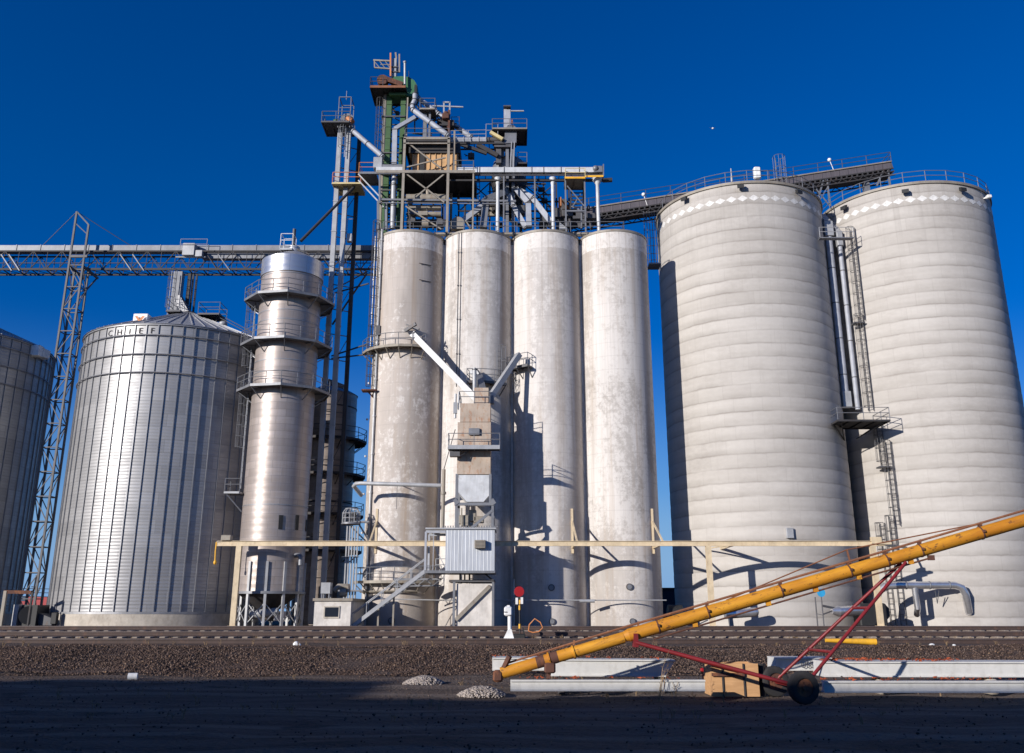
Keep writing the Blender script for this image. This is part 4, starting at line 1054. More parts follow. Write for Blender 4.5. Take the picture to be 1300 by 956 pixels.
# small rounded intake hood between the first two silos
m = MB(); q = P(581, 284, 78.2); m.prism([q + Vector((math.cos(R_(a)) * 0.62, 0, math.sin(R_(a)) * 0.62 + .1)) for a in range(0, 181, 20)] + [q + Vector((-0.62, 0, -.5)), q + Vector((0.62, 0, -.5))], (0, 0.8, 0)); m.bar(q + Vector((.7, .3, .4)), q + Vector((1.2, .3, -.4)), 0.5, 0.1)
tag(m.build('blower_housing', M['tansteel']), 'tan rounded blower housing on the roof joint of the two left silos', 'blower')
m = MB(); q = P(711, 257, 79.0); m.box(q, (0.28, 0.5, 0.95), bev=0.04); m.bar(q + Vector((0, 0, .4)), q + Vector((.9, 1, -.2)), 0.12); tag(m.build('motor_guard', M['orange']), 'orange upright motor guard beside the right conveyor bracing', 'motor guard')

# roof railing and pipes along the front edge of the silo tops
t = thing('roof_railing', (0, 77.4, RT), 'grey pipe railing along the front of the four silo tops', 'railing')
m = MB(); railing(m, [(P(487, 283, 77.6).x, 77.6, RT + 0.05), (P(792, 283, 77.6).x, 77.6, RT + 0.05)], 1.0, sp=2.6); m.build('front_rail', M['galv'], t)
m = MB(); x = P(792, 283, 77.6).x; railing(m, [(x, 77.6, RT + .05), (x, 80.5, RT + .05)], 1.0, sp=2.6); m.build('side_rail', M['galv'], t)
for xx0, xx1, yy_, rr_, lab in ((552, 668, 289.5, 0.2, 'grey dust pipe lying across the roofs of the two middle silos'), (662, 796, 290.5, 0.22, 'grey dust pipe lying across the roofs of the two right silos of the row')):
    t = thing('roof_pipe', P(xx0, yy_, 78.8), lab, 'pipe'); m = MB(); a, b = P(xx0, yy_, 78.8), P(xx1, yy_, 78.8); a.z = b.z = RT + 0.28; m.tube(a, b, rr_, n=12); m.build('pipe', M['tansteel'], t)
    m = MB(); L = (b - a)
    for i in range(9): c_ = a + L * i / 8; m.tube(c_ - Vector((.04, 0, 0)), c_ + Vector((.04, 0, 0)), rr_ + 0.06, n=12)
    for i in range(5): c_ = a + L * (i + .5) / 5; m.bar(c_ - Vector((0, 0, .35)), c_, 0.12)
    m.build('collars', M['steel'], t)

# ---------------- green main bucket elevator
t = thing('bucket_elevator', (P(501, 285, 80.5).x, 80.5, RT), 'tallest bucket elevator, green with a round hood and hoist arm on top', 'bucket elevator', 'bucket elevators')
zhd = P(505, 119, 80).z
for xx in (493, 511):
    x = P(xx, 170, 80.2).x; m = MB(); m.bar((x, 80.3, RT - 0.5), (x, 80.3, zhd), 0.5, 0.8)
    for i in range(12): m.box((x, 80.3, RT + 1 + i * (zhd - RT - 1) / 12), (0.58, 0.9, 0.07))
    m.build('trunk', M['green'], t)
x = P(487, 170, 80).x; m = MB(); m.bar((x, 80.0, RT), (x, 80.0, P(487, 116, 80).z), 0.28); m.build('corner_post', M['tansteel'], t)
x = P(516, 170, 79.6).x; m = MB(); m.bar((x, 79.6, zup), (x, 79.6, P(516, 124, 79.6).z), 0.14); m.build('corner_post', M['tansteel'], t)
m = MB(); xa, xb = P(487, 170, 81.4).x, P(516, 170, 81.4).x; zz0 = RT
n = 12
for i in range(n):
    z0, z1 = RT + (zhd - RT) * i / n, RT + (zhd - RT) * (i + 1) / n
    m.bar((xa, 81.4, z1), (xb, 81.4, z1), 0.09)
    m.bar((xa, 81.4, z0 if i % 2 else z1), (xb, 81.4, z1 if i % 2 else z0), 0.08)
    m.bar((xa, 79.9, z1), (xa, 81.4, z1), 0.08); m.bar((xb, 79.7, z1), (xb, 81.4, z1), 0.08)
    if i % 3 == 0: m.bar((xa, 79.8, z1), (xb, 79.8, z1), 0.12)
for x in (xa, xb): m.bar((x, 81.4, RT), (x, 81.4, zhd), 0.14)
m.build('frame', M['steel'], t)
ladder(t, (P(483, 170, 80.2).x, 80.2, P(483, 200, 80.2).z), P(483, 128, 80.2).z, (-0.3, -1, 0), cage_from=0.5, matl='steel')
# hood
hx0, hx1 = P(497, 105, 80).x, P(530.5, 105, 80).x; zb1 = P(515, 121, 79.6).z; zt1 = P(505, 96, 79.6).z
m = MB(); pts = [Vector((hx0, 79.7, zb1)), Vector((hx1, 79.7, zb1)), Vector((hx1, 79.7, P(530, 109, 79.7).z)), Vector((P(526, 102, 79.7).x, 79.7, P(526, 102, 79.7).z)), Vector((P(519, 97.5, 79.7).x, 79.7, P(519, 97.5, 79.7).z)), Vector((P(510, 96, 79.7).x, 79.7, zt1)), Vector((P(501, 97, 79.7).x, 79.7, P(501, 97, 79.7).z)), Vector((hx0, 79.7, P(497, 102, 79.7).z))]
m.prism(pts, (0, 1.5, 0)); m.build('hood', M['greendome'], t)
m = MB(); a = P(527, 113, 79.6); m.box(a + Vector((0.05, -0.02, 0)), (0.25, 0.1, 0.9)); m.build('hood_opening', M['black'], t)
m = MB(); m.bar(P(494, 120, 79.4), P(516, 120, 79.4), 0.3, 0.25); m.build('head_beam', M['green'], t)
m = MB(); q = P(486, 103, 79.2); m.tube(q + Vector((0, -0.3, 0)), q + Vector((0, 0.3, 0)), 0.55, n=20); m.bar(P(488, 100, 79.1), P(511, 108, 79.1), 0.35, 0.5); m.build('belt_drive', M['rust'], t)
platform(t, P(470, 110, 78.6).x, P(515, 110, 78.6).x, 78.6, 82.0, P(490, 109.5, 78.6).z, 'LB', 'dark', 'steel')
m = MB(); m.bar(P(470, 110, 78.5), P(515, 110, 78.5), 0.08, 0.25); m.build('edge_beam', M['rustrod'], t)
m = MB(); z = P(477, 110, 78.6).z; railing(m, [(P(470, 110, 78.6).x, 78.6, z), (P(486, 110, 78.6).x, 78.6, z)], 1.1); m.build('railing', M['steel'], t)
m = MB(); 
for yb, hh in ((94, 14), ): m.box2(P(497, 97, 79.8), P(504.5, 79, 80.5) + Vector((0, 0.4, 0)))
m.build('vent_stack', M['galv_light'], t)
m = MB(); m.box(P(500.7, 85, 79.75), (0.62, 0.1, 0.12)); m.box(P(500.7, 91, 79.75), (0.62, 0.1, 0.12)); m.build('stack_bands', M['steel'], t)
m = MB(); m.bar(P(495.8, 97, 79.6), P(495.8, 67.5, 79.6), 0.15); m.build('hoist_post', M['orange'], t)
m = MB(); m.bar(P(507, 92, 79.9), P(507, 69, 79.9), 0.15); m.bar(P(505, 92, 80.3), P(502.2, 67, 80.3), 0.16); m.build('hoist_post', M['tansteel'], t)
m = MB(); a, b = P(474, 76.5, 79.6), P(496, 77.5, 79.6); c_, d_ = P(475.5, 86, 79.6), P(496, 87.5, 79.6)
m.bar(a, b, 0.12, 0.16); m.bar(c_, d_, 0.12, 0.14); m.bar(a + Vector((.1, 0, 0)), c_, 0.1)
for i in range(3): m.bar(a.lerp(b, i / 3), c_.lerp(d_, (i + 1) / 3), 0.06)
m.bar(P(483, 82, 79.6), P(496, 82, 79.6), 0.07); m.build('hoist_arm', M['tansteel'], t)
m = MB(); m.tube(P(514, 108, 79.3), P(514, 80, 79.3), 0.11); m.ball(P(514, 79, 79.3), 0.17); m.build('lamp_post', M['galv_light'], t)
m = MB(); m.tube(P(519, 98, 79.5), P(519, 90, 79.5), 0.03); m.build('aerial', M['dark'], t)

# landing to the right of the hood
t = thing('service_landing', (P(542, 160, 79).x, 79.5, zup), 'small railed landing on posts to the right of the green hood', 'landing')
platform(t, P(533, 137, 78.8).x, P(552, 137, 78.8).x, 78.8, 80.6, P(542, 137, 78.8).z, 'FLRB', 'tansteel')
m = MB()
m.bar(P(546, 138, 79.4), Vector((P(546, 138, 79.4).x, 79.4, zup)), 0.2); m.bar(P(540, 145, 79.6), Vector((P(540, 145, 79.6).x, 79.6, zup)), 0.34); m.build('post', M['galv'], t)
m = MB(); m.bar(P(526, 128, 79.5), P(532, 138, 79.2), 0.3, 0.1); m.bar(P(552, 145, 80), P(565, 160, 80), 0.08); m.bar(P(548, 150, 80), P(570, 158, 80), 0.1); m.build('brace', M['dark'], t)

t = thing('davit', (P(567, 170, 79).x, 79, zup), 'pale davit frame with a long level arm above the sloping spouts', 'hoist')
m = MB(); m.bar(P(563.5, 145, 79), P(563.5, 129.5, 79), 0.14); m.bar(P(571, 145, 79), P(571, 129.5, 79), 0.14); m.bar(P(563, 130, 79), P(571.5, 130, 79), 0.14); m.bar(P(549, 134.5, 79), P(588, 136, 79), 0.12); m.build('frame', M['galv_light'], t)
m = MB(); m.bar(P(570, 172, 79), P(570, 140, 79), 0.2); m.bar(P(564, 145, 79.2), P(571, 172, 79.2), 0.1); m.build('post', M['rust'], t)
m = MB(); q = P(566, 149, 79.0); m.box(q, (0.7, 0.7, 0.6), bev=0.06); m.ball(q + Vector((0, 0, 0.35)), 0.3); m.build('motor', M['rust'], t)
m = MB(); m.box(P(569, 159, 79.6), (1.2, 1.0, 0.6)); m.bar(P(558, 158, 79.8), P(582, 162, 79.8), 0.12); m.build('gearbox', M['dark'], t)
m = MB(); z = P(584, 160, 79.6).z; railing(m, [(P(573, 160, 79.6).x, 79.6, z), (P(583, 160, 79.6).x, 79.6, z)], 1.0); m.build('railing', M['steel'], t)

spout('grain_spout', 'thick grey spout slanting right from the green hood to the upper deck', [P(527, 119, 79.2), P(527, 127, 79.2), P(523.5, 134, 79.1), P(524, 139, 79.0), P(569, 172, 78.7)], 0.52, 'duct', rnd=True)
spout('grain_spout', 'second grey spout farther right, slanting down to the level conveyor', [P(530, 124, 80.6), P(556, 144, 80.3), P(599, 175, 80.0)], 0.5, 'duct', rnd=True)
spout('grain_spout', 'short spout from under the green hood sloping left into the upright duct', [P(527, 149, 79.2), P(501, 164, 79.0)], 0.36, 'duct', flange=False)
spout('grain_spout', 'upright pale duct beside the green legs running down to the first silo roof', [P(501.5, 164, 78.9), P(500.5, 209, 78.9)], 0.46, 'duct')
spout('grain_spout', 'upright round pale pipe with flared top between frame and silo roof', [P(501, 224, 78.6), P(500, 234, 78.6), P(498.5, 290, 78.6)], 0.5, 'galv_light', rnd=True)

# ---------------- upper level conveyor running right to the grey elevator
t = thing('belt_conveyor', (P(600, 178, 79.6).x, 79.8, P(600, 181, 79.6).z), 'short level grey conveyor with walkway between tan bin frame and grey elevator', 'belt conveyor', 'roof conveyors')
a, b = P(570, 178.5, 79.6), P(641, 177.5, 79.6)
m = MB(); m.tube(a, P(617, 178, 79.6), 0.34, n=8)
for i in range(6): c_ = a.lerp(P(617, 178, 79.6), i / 5); m.tube(c_ - Vector((.04, 0, 0)), c_ + Vector((.04, 0, 0)), 0.4, n=8)
m.build('casing', M['duct'], t)
m = MB(); m.tube(P(617, 178, 79.6), b, 0.3, n=10); m.build('dark_casing', M['steel'], t)
m = MB(); a1, b1 = P(570, 182, 79.2), P(640, 182, 79.2); m.bar(a1, b1, 0.1, 0.14); m.bar(a1 + Vector((0, 1.2, 0)), b1 + Vector((0, 1.2, 0)), 0.1, 0.14)
for i in range(12):
    c_ = a1.lerp(b1, i / 11); m.bar(c_, c_ + Vector((0, 1.2, 0)), 0.08)
m.bar(P(580, 183, 79.4), P(600, 183, 79.4), 0.08); m.bar(P(584, 183, 79.4), P(618, 195, 79.4), 0.25, 0.3); m.bar(P(606, 184, 79.4), P(632, 198, 79.4), 0.35, 0.4); m.build('support', M['dark'], t)
m = MB(); railing(m, [P(572, 177, 79.0), P(617, 176, 79.0)], 0.95); railing(m, [P(617, 175, 79.0), P(632, 175, 79.0)], 1.5); m.build('railing', M['galv_light'], t)
m = MB(); m.bar(P(622.5, 168, 79.0), P(638, 177, 79.0), 0.3, 0.3); m.build('yellow_chute', M['paleyellow'], t)

# ---------------- grey bucket elevator right of centre
t = thing('bucket_elevator', (P(648, 290, 80.2).x, 80.2, RT), 'grey bucket elevator with a slatted platform, right of the tan bin', 'bucket elevator', 'bucket elevators')
m = MB(); m.box2(P(639.5, 166, 79.4), P(648, 138.5, 79.4) + Vector((0, 0.9, 0))); m.build('top_box', M['duct'], t)
m = MB(); m.box(P(643.8, 138, 79.6), (0.72, 1.1, 0.12)); m.build('top_cap', M['steel'], t)
m = MB(); m.bar(P(648, 141, 79.5), P(665, 141, 79.5), 0.12); m.build('hoist_arm', M['galv_light'], t)
m = MB(); pts = [P(640.5, 182, 79.2), P(655.5, 181, 79.2), P(656, 163, 79.2), P(652, 158.5, 79.2), P(645, 158.5, 79.2), P(641, 164, 79.2)]; m.prism(pts, (0, 1.0, 0)); m.build('elevator_head', M['galv'], t)
zz = P(647, 182, 79.6).z
for xx in (644, 651.5): 
    x = P(xx, 190, 79.7).x; m = MB(); m.bar((x, 79.8, RT), (x, 79.8, zz), 0.3, 0.45); m.build('trunk', M['galv'], t)
m = MB(); m.bar(P(633, 182, 79.8), P(633, 208, 79.8), 0.5); m.bar(P(638, 182, 80), P(638, 200, 80), 0.3); m.box(P(638, 186, 79.8), (1.6, 1, 0.6)); m.build('discharge_box', M['steel'], t)
platform(t, P(625, 163, 78.9).x, P(669, 163, 78.9).x, 78.9, 82.0, P(647, 163.2, 78.9).z, 'FLRB', 'dark', 'galv')
m = MB(); m.bar(P(625, 163, 78.8), P(669, 163, 78.8), 0.08, 0.14); m.build('edge_beam', M['tansteel'], t)
m = MB(); m.bar(P(649.5, 180, 79.2), P(647.8, 213, 79.2), 0.09); m.bar(P(653, 180, 79.2), P(651.8, 213, 79.2), 0.09); m.build('guide_posts', M['galv_light'], t)
m = MB(); m.box(P(650, 155, 79.2), (0.15, 0.15, 0.4)); m.build('beacon', M['orange'], t)
platform(t, P(657, 205, 79.6).x, P(669, 205, 79.6).x, 79.6, 81.4, P(663, 206, 79.6).z, 'FRB', 'dark', 'galv')

# domed cyclone with dark cone below the conveyor
t = thing('cyclone', (P(645, 290, 81.6).x, 81.6, RT), 'grey domed cyclone with a dark cone, behind the level conveyor', 'cyclone')
cx = P(646, 213, 81.6).x; z0 = P(646, 214, 81.6).z; R0 = 1.65
m = MB(); m.lathe((cx, 81.6), [(R0, z0 - 1.2), (R0, z0), (R0 * 0.92, z0 + 0.5), (R0 * 0.7, z0 + 0.85), (0.4, z0 + 1.05), (0.4, z0 + 1.8)], n=36); m.build('dome', M['galv'], t)
m = MB(); m.lathe((cx, 81.6), [(R0 + 0.03, z0 - 1.2), (R0 + .2, z0 - 1.6), (1.1, z0 - 4.2), (0.55, z0 - 5.2)], n=30); m.build('cone', M['dark'], t)
m = MB()
for a in (45, 135, 225, 315): m.bar((cx + math.cos(R_(a)) * 1.6, 81.6 + math.sin(R_(a)) * 1.6, RT), (cx + math.cos(R_(a)) * 1.6, 81.6 + math.sin(R_(a)) * 1.6, z0 - 1.2), 0.18)
m.build('stand', M['dark'], t)

# chutes fanning out under the cyclone
spout('grain_spout', 'grey spout sloping left under the cyclone into a tapered upright duct', [P(645, 243, 79.6), P(617, 254, 79.0), P(613.5, 290, 78.7)], 0.62, 'galv')
spout('grain_spout', 'grey spout sloping from the tapered duct down left to the second silo roof', [P(612, 262, 79.4), P(588, 280, 79.2)], 0.5, 'duct', flange=False)
spout('grain_spout', 'narrow grey spout under the cyclone running to the third silo\'s left edge', [P(646, 246, 79.6), P(652, 262, 79.4), P(668, 290, 79.2)], 0.46, 'duct')
spout('grain_spout', 'grey spout with an upright lower half just right of the cyclone cone', [P(655, 240, 79.4), P(670.5, 258, 79.2), P(671.5, 289, 79.0)], 0.5, 'duct')
spout('grain_spout', 'long grey spout slanting right from the cyclone to the third silo', [P(659, 242, 79.8), P(676, 252, 79.6), P(700, 283, 79.2)], 0.5, 'duct')
m = MB(); a = P(710, 291, 77.9); m.prism([a, P(722, 291, 77.9), P(710.5, 282, 77.9)], (0, 0.5, 0)); tag(m.build('transition_hopper', M['galv_light']), 'small pale wedge shaped chute on the third silo roof', 'chute')

# ---------------- main level conveyor on round columns
t = thing('belt_conveyor', (P(620, 219, 78.2).x, 78.3, RT), 'long pale level conveyor held on round columns above the four silos', 'belt conveyor', 'roof conveyors')
YC = 78.3
m = MB(); a, b = P(472, 217.5, YC), P(753, 217.5, YC); b.z = a.z
m.bar(P(580, 217.5, YC), P(753, 217.5, YC), 0.7, 0.52); m.bar(P(478, 217, YC + .2), P(512, 217, YC + .2), 0.7, 0.5)
m.build('casing', M['pale'], t)
m = MB()
for xx in (589, 609, 640, 675, 690, 712, 735): m.box(P(xx, 217.5, YC), (0.06, 0.78, 0.6))
m.bar(P(580, 222.5, YC - .3), P(766, 222.5, YC - .3), 0.1, 0.10); m.build('joint_bands', M['steel'], t)
m = MB(); c1, c2 = P(566, 229, YC + .9), P(768, 229, YC + .9); m.bar(c1, c2, 0.16, 0.28); m.bar(P(566, 229, YC - .2), P(720, 229, YC - .2), 0.12, 0.16)
for i in range(24): c_ = c1.lerp(c2, i / 24); m.bar(c_, c_ + Vector((0, -1.1, 0.02)), 0.07)
m.build('understructure', M['dark'], t)
m = MB(); m.box(P(759, 217, YC), (0.95, 0.8, 0.75), bev=0.08); m.ball(P(756, 214, YC - .3), 0.3); m.bar(P(765.5, 211, YC), P(765.5, 226, YC), 0.1, 0.9); m.build('drive_end', M['galv'], t)
m = MB(); m.tube(P(765, 229, YC), P(777, 228.5, YC), 0.22, n=10); m.build('tail_roller', M['dark'], t)
for xx in (632, 702, 759):
    x = P(xx, 250, YC).x; m = MB(); z1 = P(xx, 226, YC).z; m.lathe((x, YC), [(0.17, RT), (0.17, z1 - 0.7), (0.30 if xx < 759 else 0.5, z1 - 0.15), (0.34 if xx < 759 else 0.52, z1)], n=18); m.build('round_column', M['pale'], t)
for xx in (639.5, 679, 718, 742.5):
    x = P(xx, 250, 77.7).x; m = MB(); m.bar((x, 77.7, RT), (x, 77.7, P(xx, 224, 77.7).z), 0.13); m.build('post', M['galv'], t)
m = MB(); m.bar(P(482, 253.5, 78.3), P(655, 255.5, 78.3), 0.2, 0.18); m.bar(P(482, 257.5, 78.3), P(652, 259, 78.3), 0.08, 0.08); m.build('tie_beam', M['galv'], t)
pf = platform(t, P(718, 224, 77.4).x, P(743, 224, 77.4).x, 77.4, 79.6, P(730, 225.3, 77.4).z, 'FLR', 'tansteel', 'paleyellow', h=0.95)
m = MB(); m.bar(P(717, 225.5, 77.3), P(743, 225.5, 77.3), 0.06, 0.2); m.bar(P(743, 224, 77.6), P(766, 223.5, 77.6), 0.06, 0.18); m.build('kick_plate', M['safety'], pf)
m = MB()
for i in range(7):
    yy = 236 + i * 4.5; m.bar(P(726, yy, 79.6), P(741, yy, 79.6), 0.08, 0.12)
m.bar(P(726, 232, 79.6), P(724, 266, 79.6), 0.14); m.bar(P(741, 232, 79.6), P(740, 266, 79.6), 0.14); m.build('stair', M['dark'], t)
m = MB(); m.bar(P(720, 236, 77.7), P(742, 262, 77.7), 0.09); m.bar(P(718, 268, 77.7), P(744, 268, 77.7), 0.14); m.bar(P(742, 270, 78.7), P(725, 262, 78.7), 0.1); m.bar(P(738, 262, 79), P(738, 290, 79), 0.14); m.bar(P(727, 262, 79), P(737, 246, 79), 0.08); m.build('bracing', M['galv'], t)
mach = thing('roof_machinery', P(716, 290, 80.4), 'jumble of grey gearboxes and brackets under the right end of the level conveyor', 'machinery')
for (x0_, y0_, w_, h_) in ((722, 272, 1.4, 0.8), (733, 276, 1.0, 0.7), (706, 272, 0.9, 1.0), (716, 262, 0.6, 1.2), (748, 276, 1.2, 0.6), (690, 276, 0.7, 1.3), (660, 268, 1.0, .9)):
    m = MB(); m.box(P(x0_, y0_, 80.4), (w_, 0.9, h_), bev=0.05)
    m.bar(P(x0_, y0_, 80.4), P(x0_ + 3, 290, 80.4), 0.25); m.build('gearbox', M['steel'], mach)
# second row of thin posts and beams deeper in, gives the works their tangle
t = thing('braced_scaffold', (P(640, 290, 82).x, 82, RT), 'dark skeleton of posts and beams behind the spouts over the middle silos', 'steel frame')
m = MB()
for xx in (583, 600, 622, 662, 690, 706, 722): m.bar(P(xx, 232, 82), Vector((P(xx, 232, 82).x, 82, RT)), 0.16)
for yy in (256, 268): m.bar(P(583, yy, 82), P(722, yy, 82), 0.14)
for x0_, x1_ in ((583, 622), (622, 662), (662, 706)):
    m.bar(P(x0_, 232, 82), P(x1_, 268, 82), 0.09); m.bar(P(x1_, 232, 82), P(x0_, 268, 82), 0.09)
m.build('frame', M['dark'], t)
m = MB(); m.bar(P(622, 264, 80.8), P(662, 288, 80.8), 0.2, 0.3); m.bar(P(600, 272, 81), P(640, 272, 81), 0.3, 0.4); m.build('inner_beam', M['tansteel'], t)
m = MB(); x = P(586, 245, 80).x; 
for i in range(2): m.tube(P(605 + i * 4, 228, 80), P(605 + i * 4, 290, 80), 0.035)
for i in range(13): m.tube(P(605, 232 + i * 4.5, 80), P(609, 232 + i * 4.5, 80), 0.03, n=4)
m.build('ladder', M['steel'], t)

t = thing('pipework', (P(600, 290, 80.8).x, 80.8, RT), 'tangle of thin dark pipes and conduits threaded through the roof steelwork', 'pipework')
rr = random.Random(11)
def clutter(x0, x1, y0, y1, n, Y0, Y1, nm, mt):
    for i in range(n):
        x, y, Yd_ = rr.uniform(x0, x1), rr.uniform(y0, y1), rr.uniform(Y0, Y1)
        k = rr.random(); L = rr.uniform(8, 34); m = MB(); rad = rr.choice((0.05, 0.07, 0.1, 0.14))
        if k < 0.4: a, b = P(x, y, Yd_), P(x, min(y + L, y1 + 4), Yd_)
        elif k < 0.7: a, b = P(x, y, Yd_), P(min(x + L, x1), y, Yd_)
        else: a, b = P(x, y, Yd_), P(min(x + L * .8, x1), min(y + L * .7, y1), Yd_ + rr.uniform(-.4, .4))
        if rr.random() < .5: m.tube(a, b, rad * .7, n=6)
        else: m.bar(a, b, rad)
        if rr.random() < .35: m.box((a + b) / 2, (rr.uniform(.3, .7), .5, rr.uniform(.25, .6)), bev=.03)
        m.build(nm, M[mt], t)
clutter(482, 512, 226, 288, 18, 79.4, 82, 'conduit', 'dark')
clutter(514, 568, 252, 288, 20, 78.6, 82, 'pipe', 'steel')
clutter(575, 700, 232, 286, 44, 79.8, 82.4, 'pipe', 'dark')
clutter(700, 752, 250, 288, 18, 79, 81.6, 'conduit', 'steel')
clutter(520, 575, 140, 172, 16, 80.2, 82, 'brace', 'dark')
clutter(575, 640, 183, 200, 5, 79.8, 80.6, 'brace', 'dark')
clutter(488, 512, 125, 215, 9, 80.9, 81.3, 'conduit', 'dark')

# ================================================================== INCLINED GALLERY
GY = 85.6
t = thing('conveyor_gallery', (P(930, 240, GY).x, GY, TOPB), 'long sloping enclosed gallery climbing right above the wide silos', 'conveyor gallery')
A, B = P(706, 281, GY), P(1126, 213, GY)
A0, B0 = P(706, 270, GY), P(1126, 205.5, GY)
A0.z -= 0.5; B0.z -= 0.5
dd = (B0 - A0).normalized(); up_ = Vector((-dd.z, 0, dd.x))
m = MB(); hgt = 0.68
m.prism([A0 + Vector((0, -1.0, 0)), B0 + Vector((0, -1.0, 0)), B0 + Vector((0, -1.0, 0)) - up_ * hgt, A0 + Vector((0, -1.0, 0)) - up_ * hgt], (0, 2.0, 0)); m.build('cladding', M['gallery'], t)
m = MB(); m.bar(A0 + Vector((0, -1.05, 0.02)), B0 + Vector((0, -1.05, 0.02)), 0.12, 0.12); m.build('roof_edge', M['tansteel'], t)
m = MB(); L = (B0 - A0).length; nb = int(L / 0.55)
for yy in (-1.0, 1.0):
    for off, th in ((-hgt - 0.08, 0.12), (-hgt - 0.4, 0.1), (-hgt - 0.8, 0.12)):
        m.bar(A0 + Vector((0, yy, 0)) + up_ * off, B0 + Vector((0, yy, 0)) + up_ * off, th)
    for i in range(nb):
        p0 = A0 + dd * (i * L / nb) + Vector((0, yy, 0)); p1 = A0 + dd * ((i + 1) * L / nb) + Vector((0, yy, 0))
        m.bar(p0 + up_ * (-hgt - 0.1), p0 + up_ * (-hgt - 0.4), 0.14)
        if i % 2: m.bar(p0 + up_ * (-hgt - 0.4), p1 + up_ * (-hgt - 0.8), 0.07)
        else: m.bar(p0 + up_ * (-hgt - 0.8), p1 + up_ * (-hgt - 0.4), 0.07)
m.prism([A0 + Vector((0, -0.9, 0)) + up_ * (-hgt - 0.4), B0 + Vector((0, -0.9, 0)) + up_ * (-hgt - 0.4), B0 + Vector((0, 0.9, 0)) + up_ * (-hgt - 0.4), A0 + Vector((0, 0.9, 0)) + up_ * (-hgt - 0.4)], up_ * -0.05)
m.build('truss', M['dark'], t)
m = MB(); railing(m, [A0 + Vector((0, -1.0, 0.0)) + dd * 1.5, B0 + Vector((0, -1.0, 0.0))], 1.1, sp=2.6); railing(m, [B0 + Vector((0, -1.0, 0)), B0 + Vector((0, 1.0, 0))], 1.1); m.build('railing', M['steel'], t)
for xx in (822, 1052, 814):
    pass
m = MB()
for (xt, yt, xb2, yb2) in ((1049, 222, 1054, 262), (1047, 222, 1036, 262), (1126, 208, 1130, 236), (1124, 210, 1113, 236)):
    for yo in (-0.9, 0.9): m = MB(); m.bar(P(xt, yt, GY + yo), P(xb2, yb2, GY + yo), 0.16); m.build('leg', M['galv'], t)
m = MB(); m.bar(P(1036, 262, GY - .9), P(1054, 232, GY - .9), 0.09); m.bar(P(1036, 240, GY - .9), P(1054, 262, GY - .9), 0.09); m.build('cross_brace', M['galv'], t)
m = MB(); m.box2((P(1095.5, 230, GY).x, GY - 0.3, TOPB + 0.1), (P(1102, 230, GY).x, GY + 0.4, P(1098, 222, GY).z)); m.build('drop_duct', M['galv'], t)
for xx, yy in ((817, 247), (1053, 203)):
    m = MB(); q = P(xx, yy, GY - 1.0); m.tube(q, q + Vector((0.35, 0, -1.3)), 0.035, n=5); m.ball(q, 0.2); m.build('lamp', M['white'], t)
m = MB(); q = P(961, 219, GY - 1.2); m.box(q - Vector((0, 0, 0.1)), (0.7, 0.6, 1.3), bev=0.1); m.build('white_tank', M['white'], t)
ladder(t, (P(990, 232, GY - 1.3).x, GY - 1.3, P(990, 232, GY - 1.3).z), P(990, 201, GY - 1.3).z, (0, -1, 0), cage_from=0.2, rr=0.6)

# lattice of thin posts beside the first wide silo
t = thing('pipe_rack', (P(827, 335, 84).x, 84, P(827, 338, 84).z), 'bundle of thin upright rails hanging between the narrow row and the wide silo', 'pipe rack')
m = MB()
for xx in (818.5, 822, 825.5, 829, 832):
    x = P(xx, 300, 84).x; m.bar((x, 84, P(827, 337, 84).z), (x, 84, P(827, 268, 84).z), 0.06)
for yy in (272, 282, 292, 302, 312, 322, 330): 
    z = P(827, yy, 84).z; m.bar((P(817, 300, 84).x, 84, z), (P(834, 300, 84).x, 84, z), 0.05)
m.build('rails', M['steel'], t)
m = MB(); z = P(827, 337, 84).z; m.box2((P(821, 300, 84).x, 83.2, z - .15), (P(836, 300, 84).x, 84.8, z)); m.build('ledge', M['galv'], t)

# ================================================================== FITTINGS ON THE LEFTMOST SILO
c0 = (S4X[0], S4Y)
zb2 = P(490, 437, 76).z; ring_platform(SIL[0], c0, S4R, 0.9, zb2, -162, -62, 6, 'tansteel', 'galv')
zb3 = P(500, 737, 76).z; ring_platform(SIL[0], c0, S4R, 0.95, zb3, -150, -45, 7, 'tansteel', 'galv')
zb4 = P(500, 752, 76).z; m = MB(); m.lathe(c0, [(S4R + 0.35, zb4), (S4R + 0.45, zb4 + 0.08), (S4R + 0.35, zb4 + 0.16), (S4R + 0.28, zb4 + 0.08), (S4R + 0.35, zb4)], n=40, a0=R_(-150), a1=R_(-60)); m.build('ring_pipe', M['tansteel'], SIL[0])
# ladder with cage down the left flank, pipes beside it
nl_ = Vector((-0.80, -0.60, 0)).normalized(); pl = Vector((c0[0], c0[1], 0)) + nl_ * (S4R + 0.18)
ladder(SIL[0], (pl.x, pl.y, P(470, 495, 78).z), TOP4 + 1.2, nl_, cage_from=0.3, matl='steel')
m = MB(); z = P(470, 495, 77.4).z; m.box((pl.x - 0.3, pl.y - 0.2, z), (1.3, 0.9, 0.12)); m.bar((pl.x - .5, pl.y - .2, z), (pl.x + .2, pl.y + .3, z - .7), 0.09); m.build('rest_platform', M['rust'], SIL[0])
for k, (xx, yy0, yy1, rr) in enumerate(((487, 292, 786, 0.11), (479, 300, 440, 0.05))):
    a, n1 = on_cyl(xx, yy0, c0, S4R, 0.16); m = MB(); m.tube(a, Vector((a.x, a.y, P(xx, yy1, a.y).z if yy1 < 700 else 0.5)), rr, n=8)
    for i in range(10): m.tube(Vector((a.x, a.y, a.z - 1 - i * 3.3)), Vector((a.x, a.y, a.z - 1.15 - i * 3.3)), rr + 0.05, n=8)
    m.build('conduit', M['galv_light'], SIL[0])
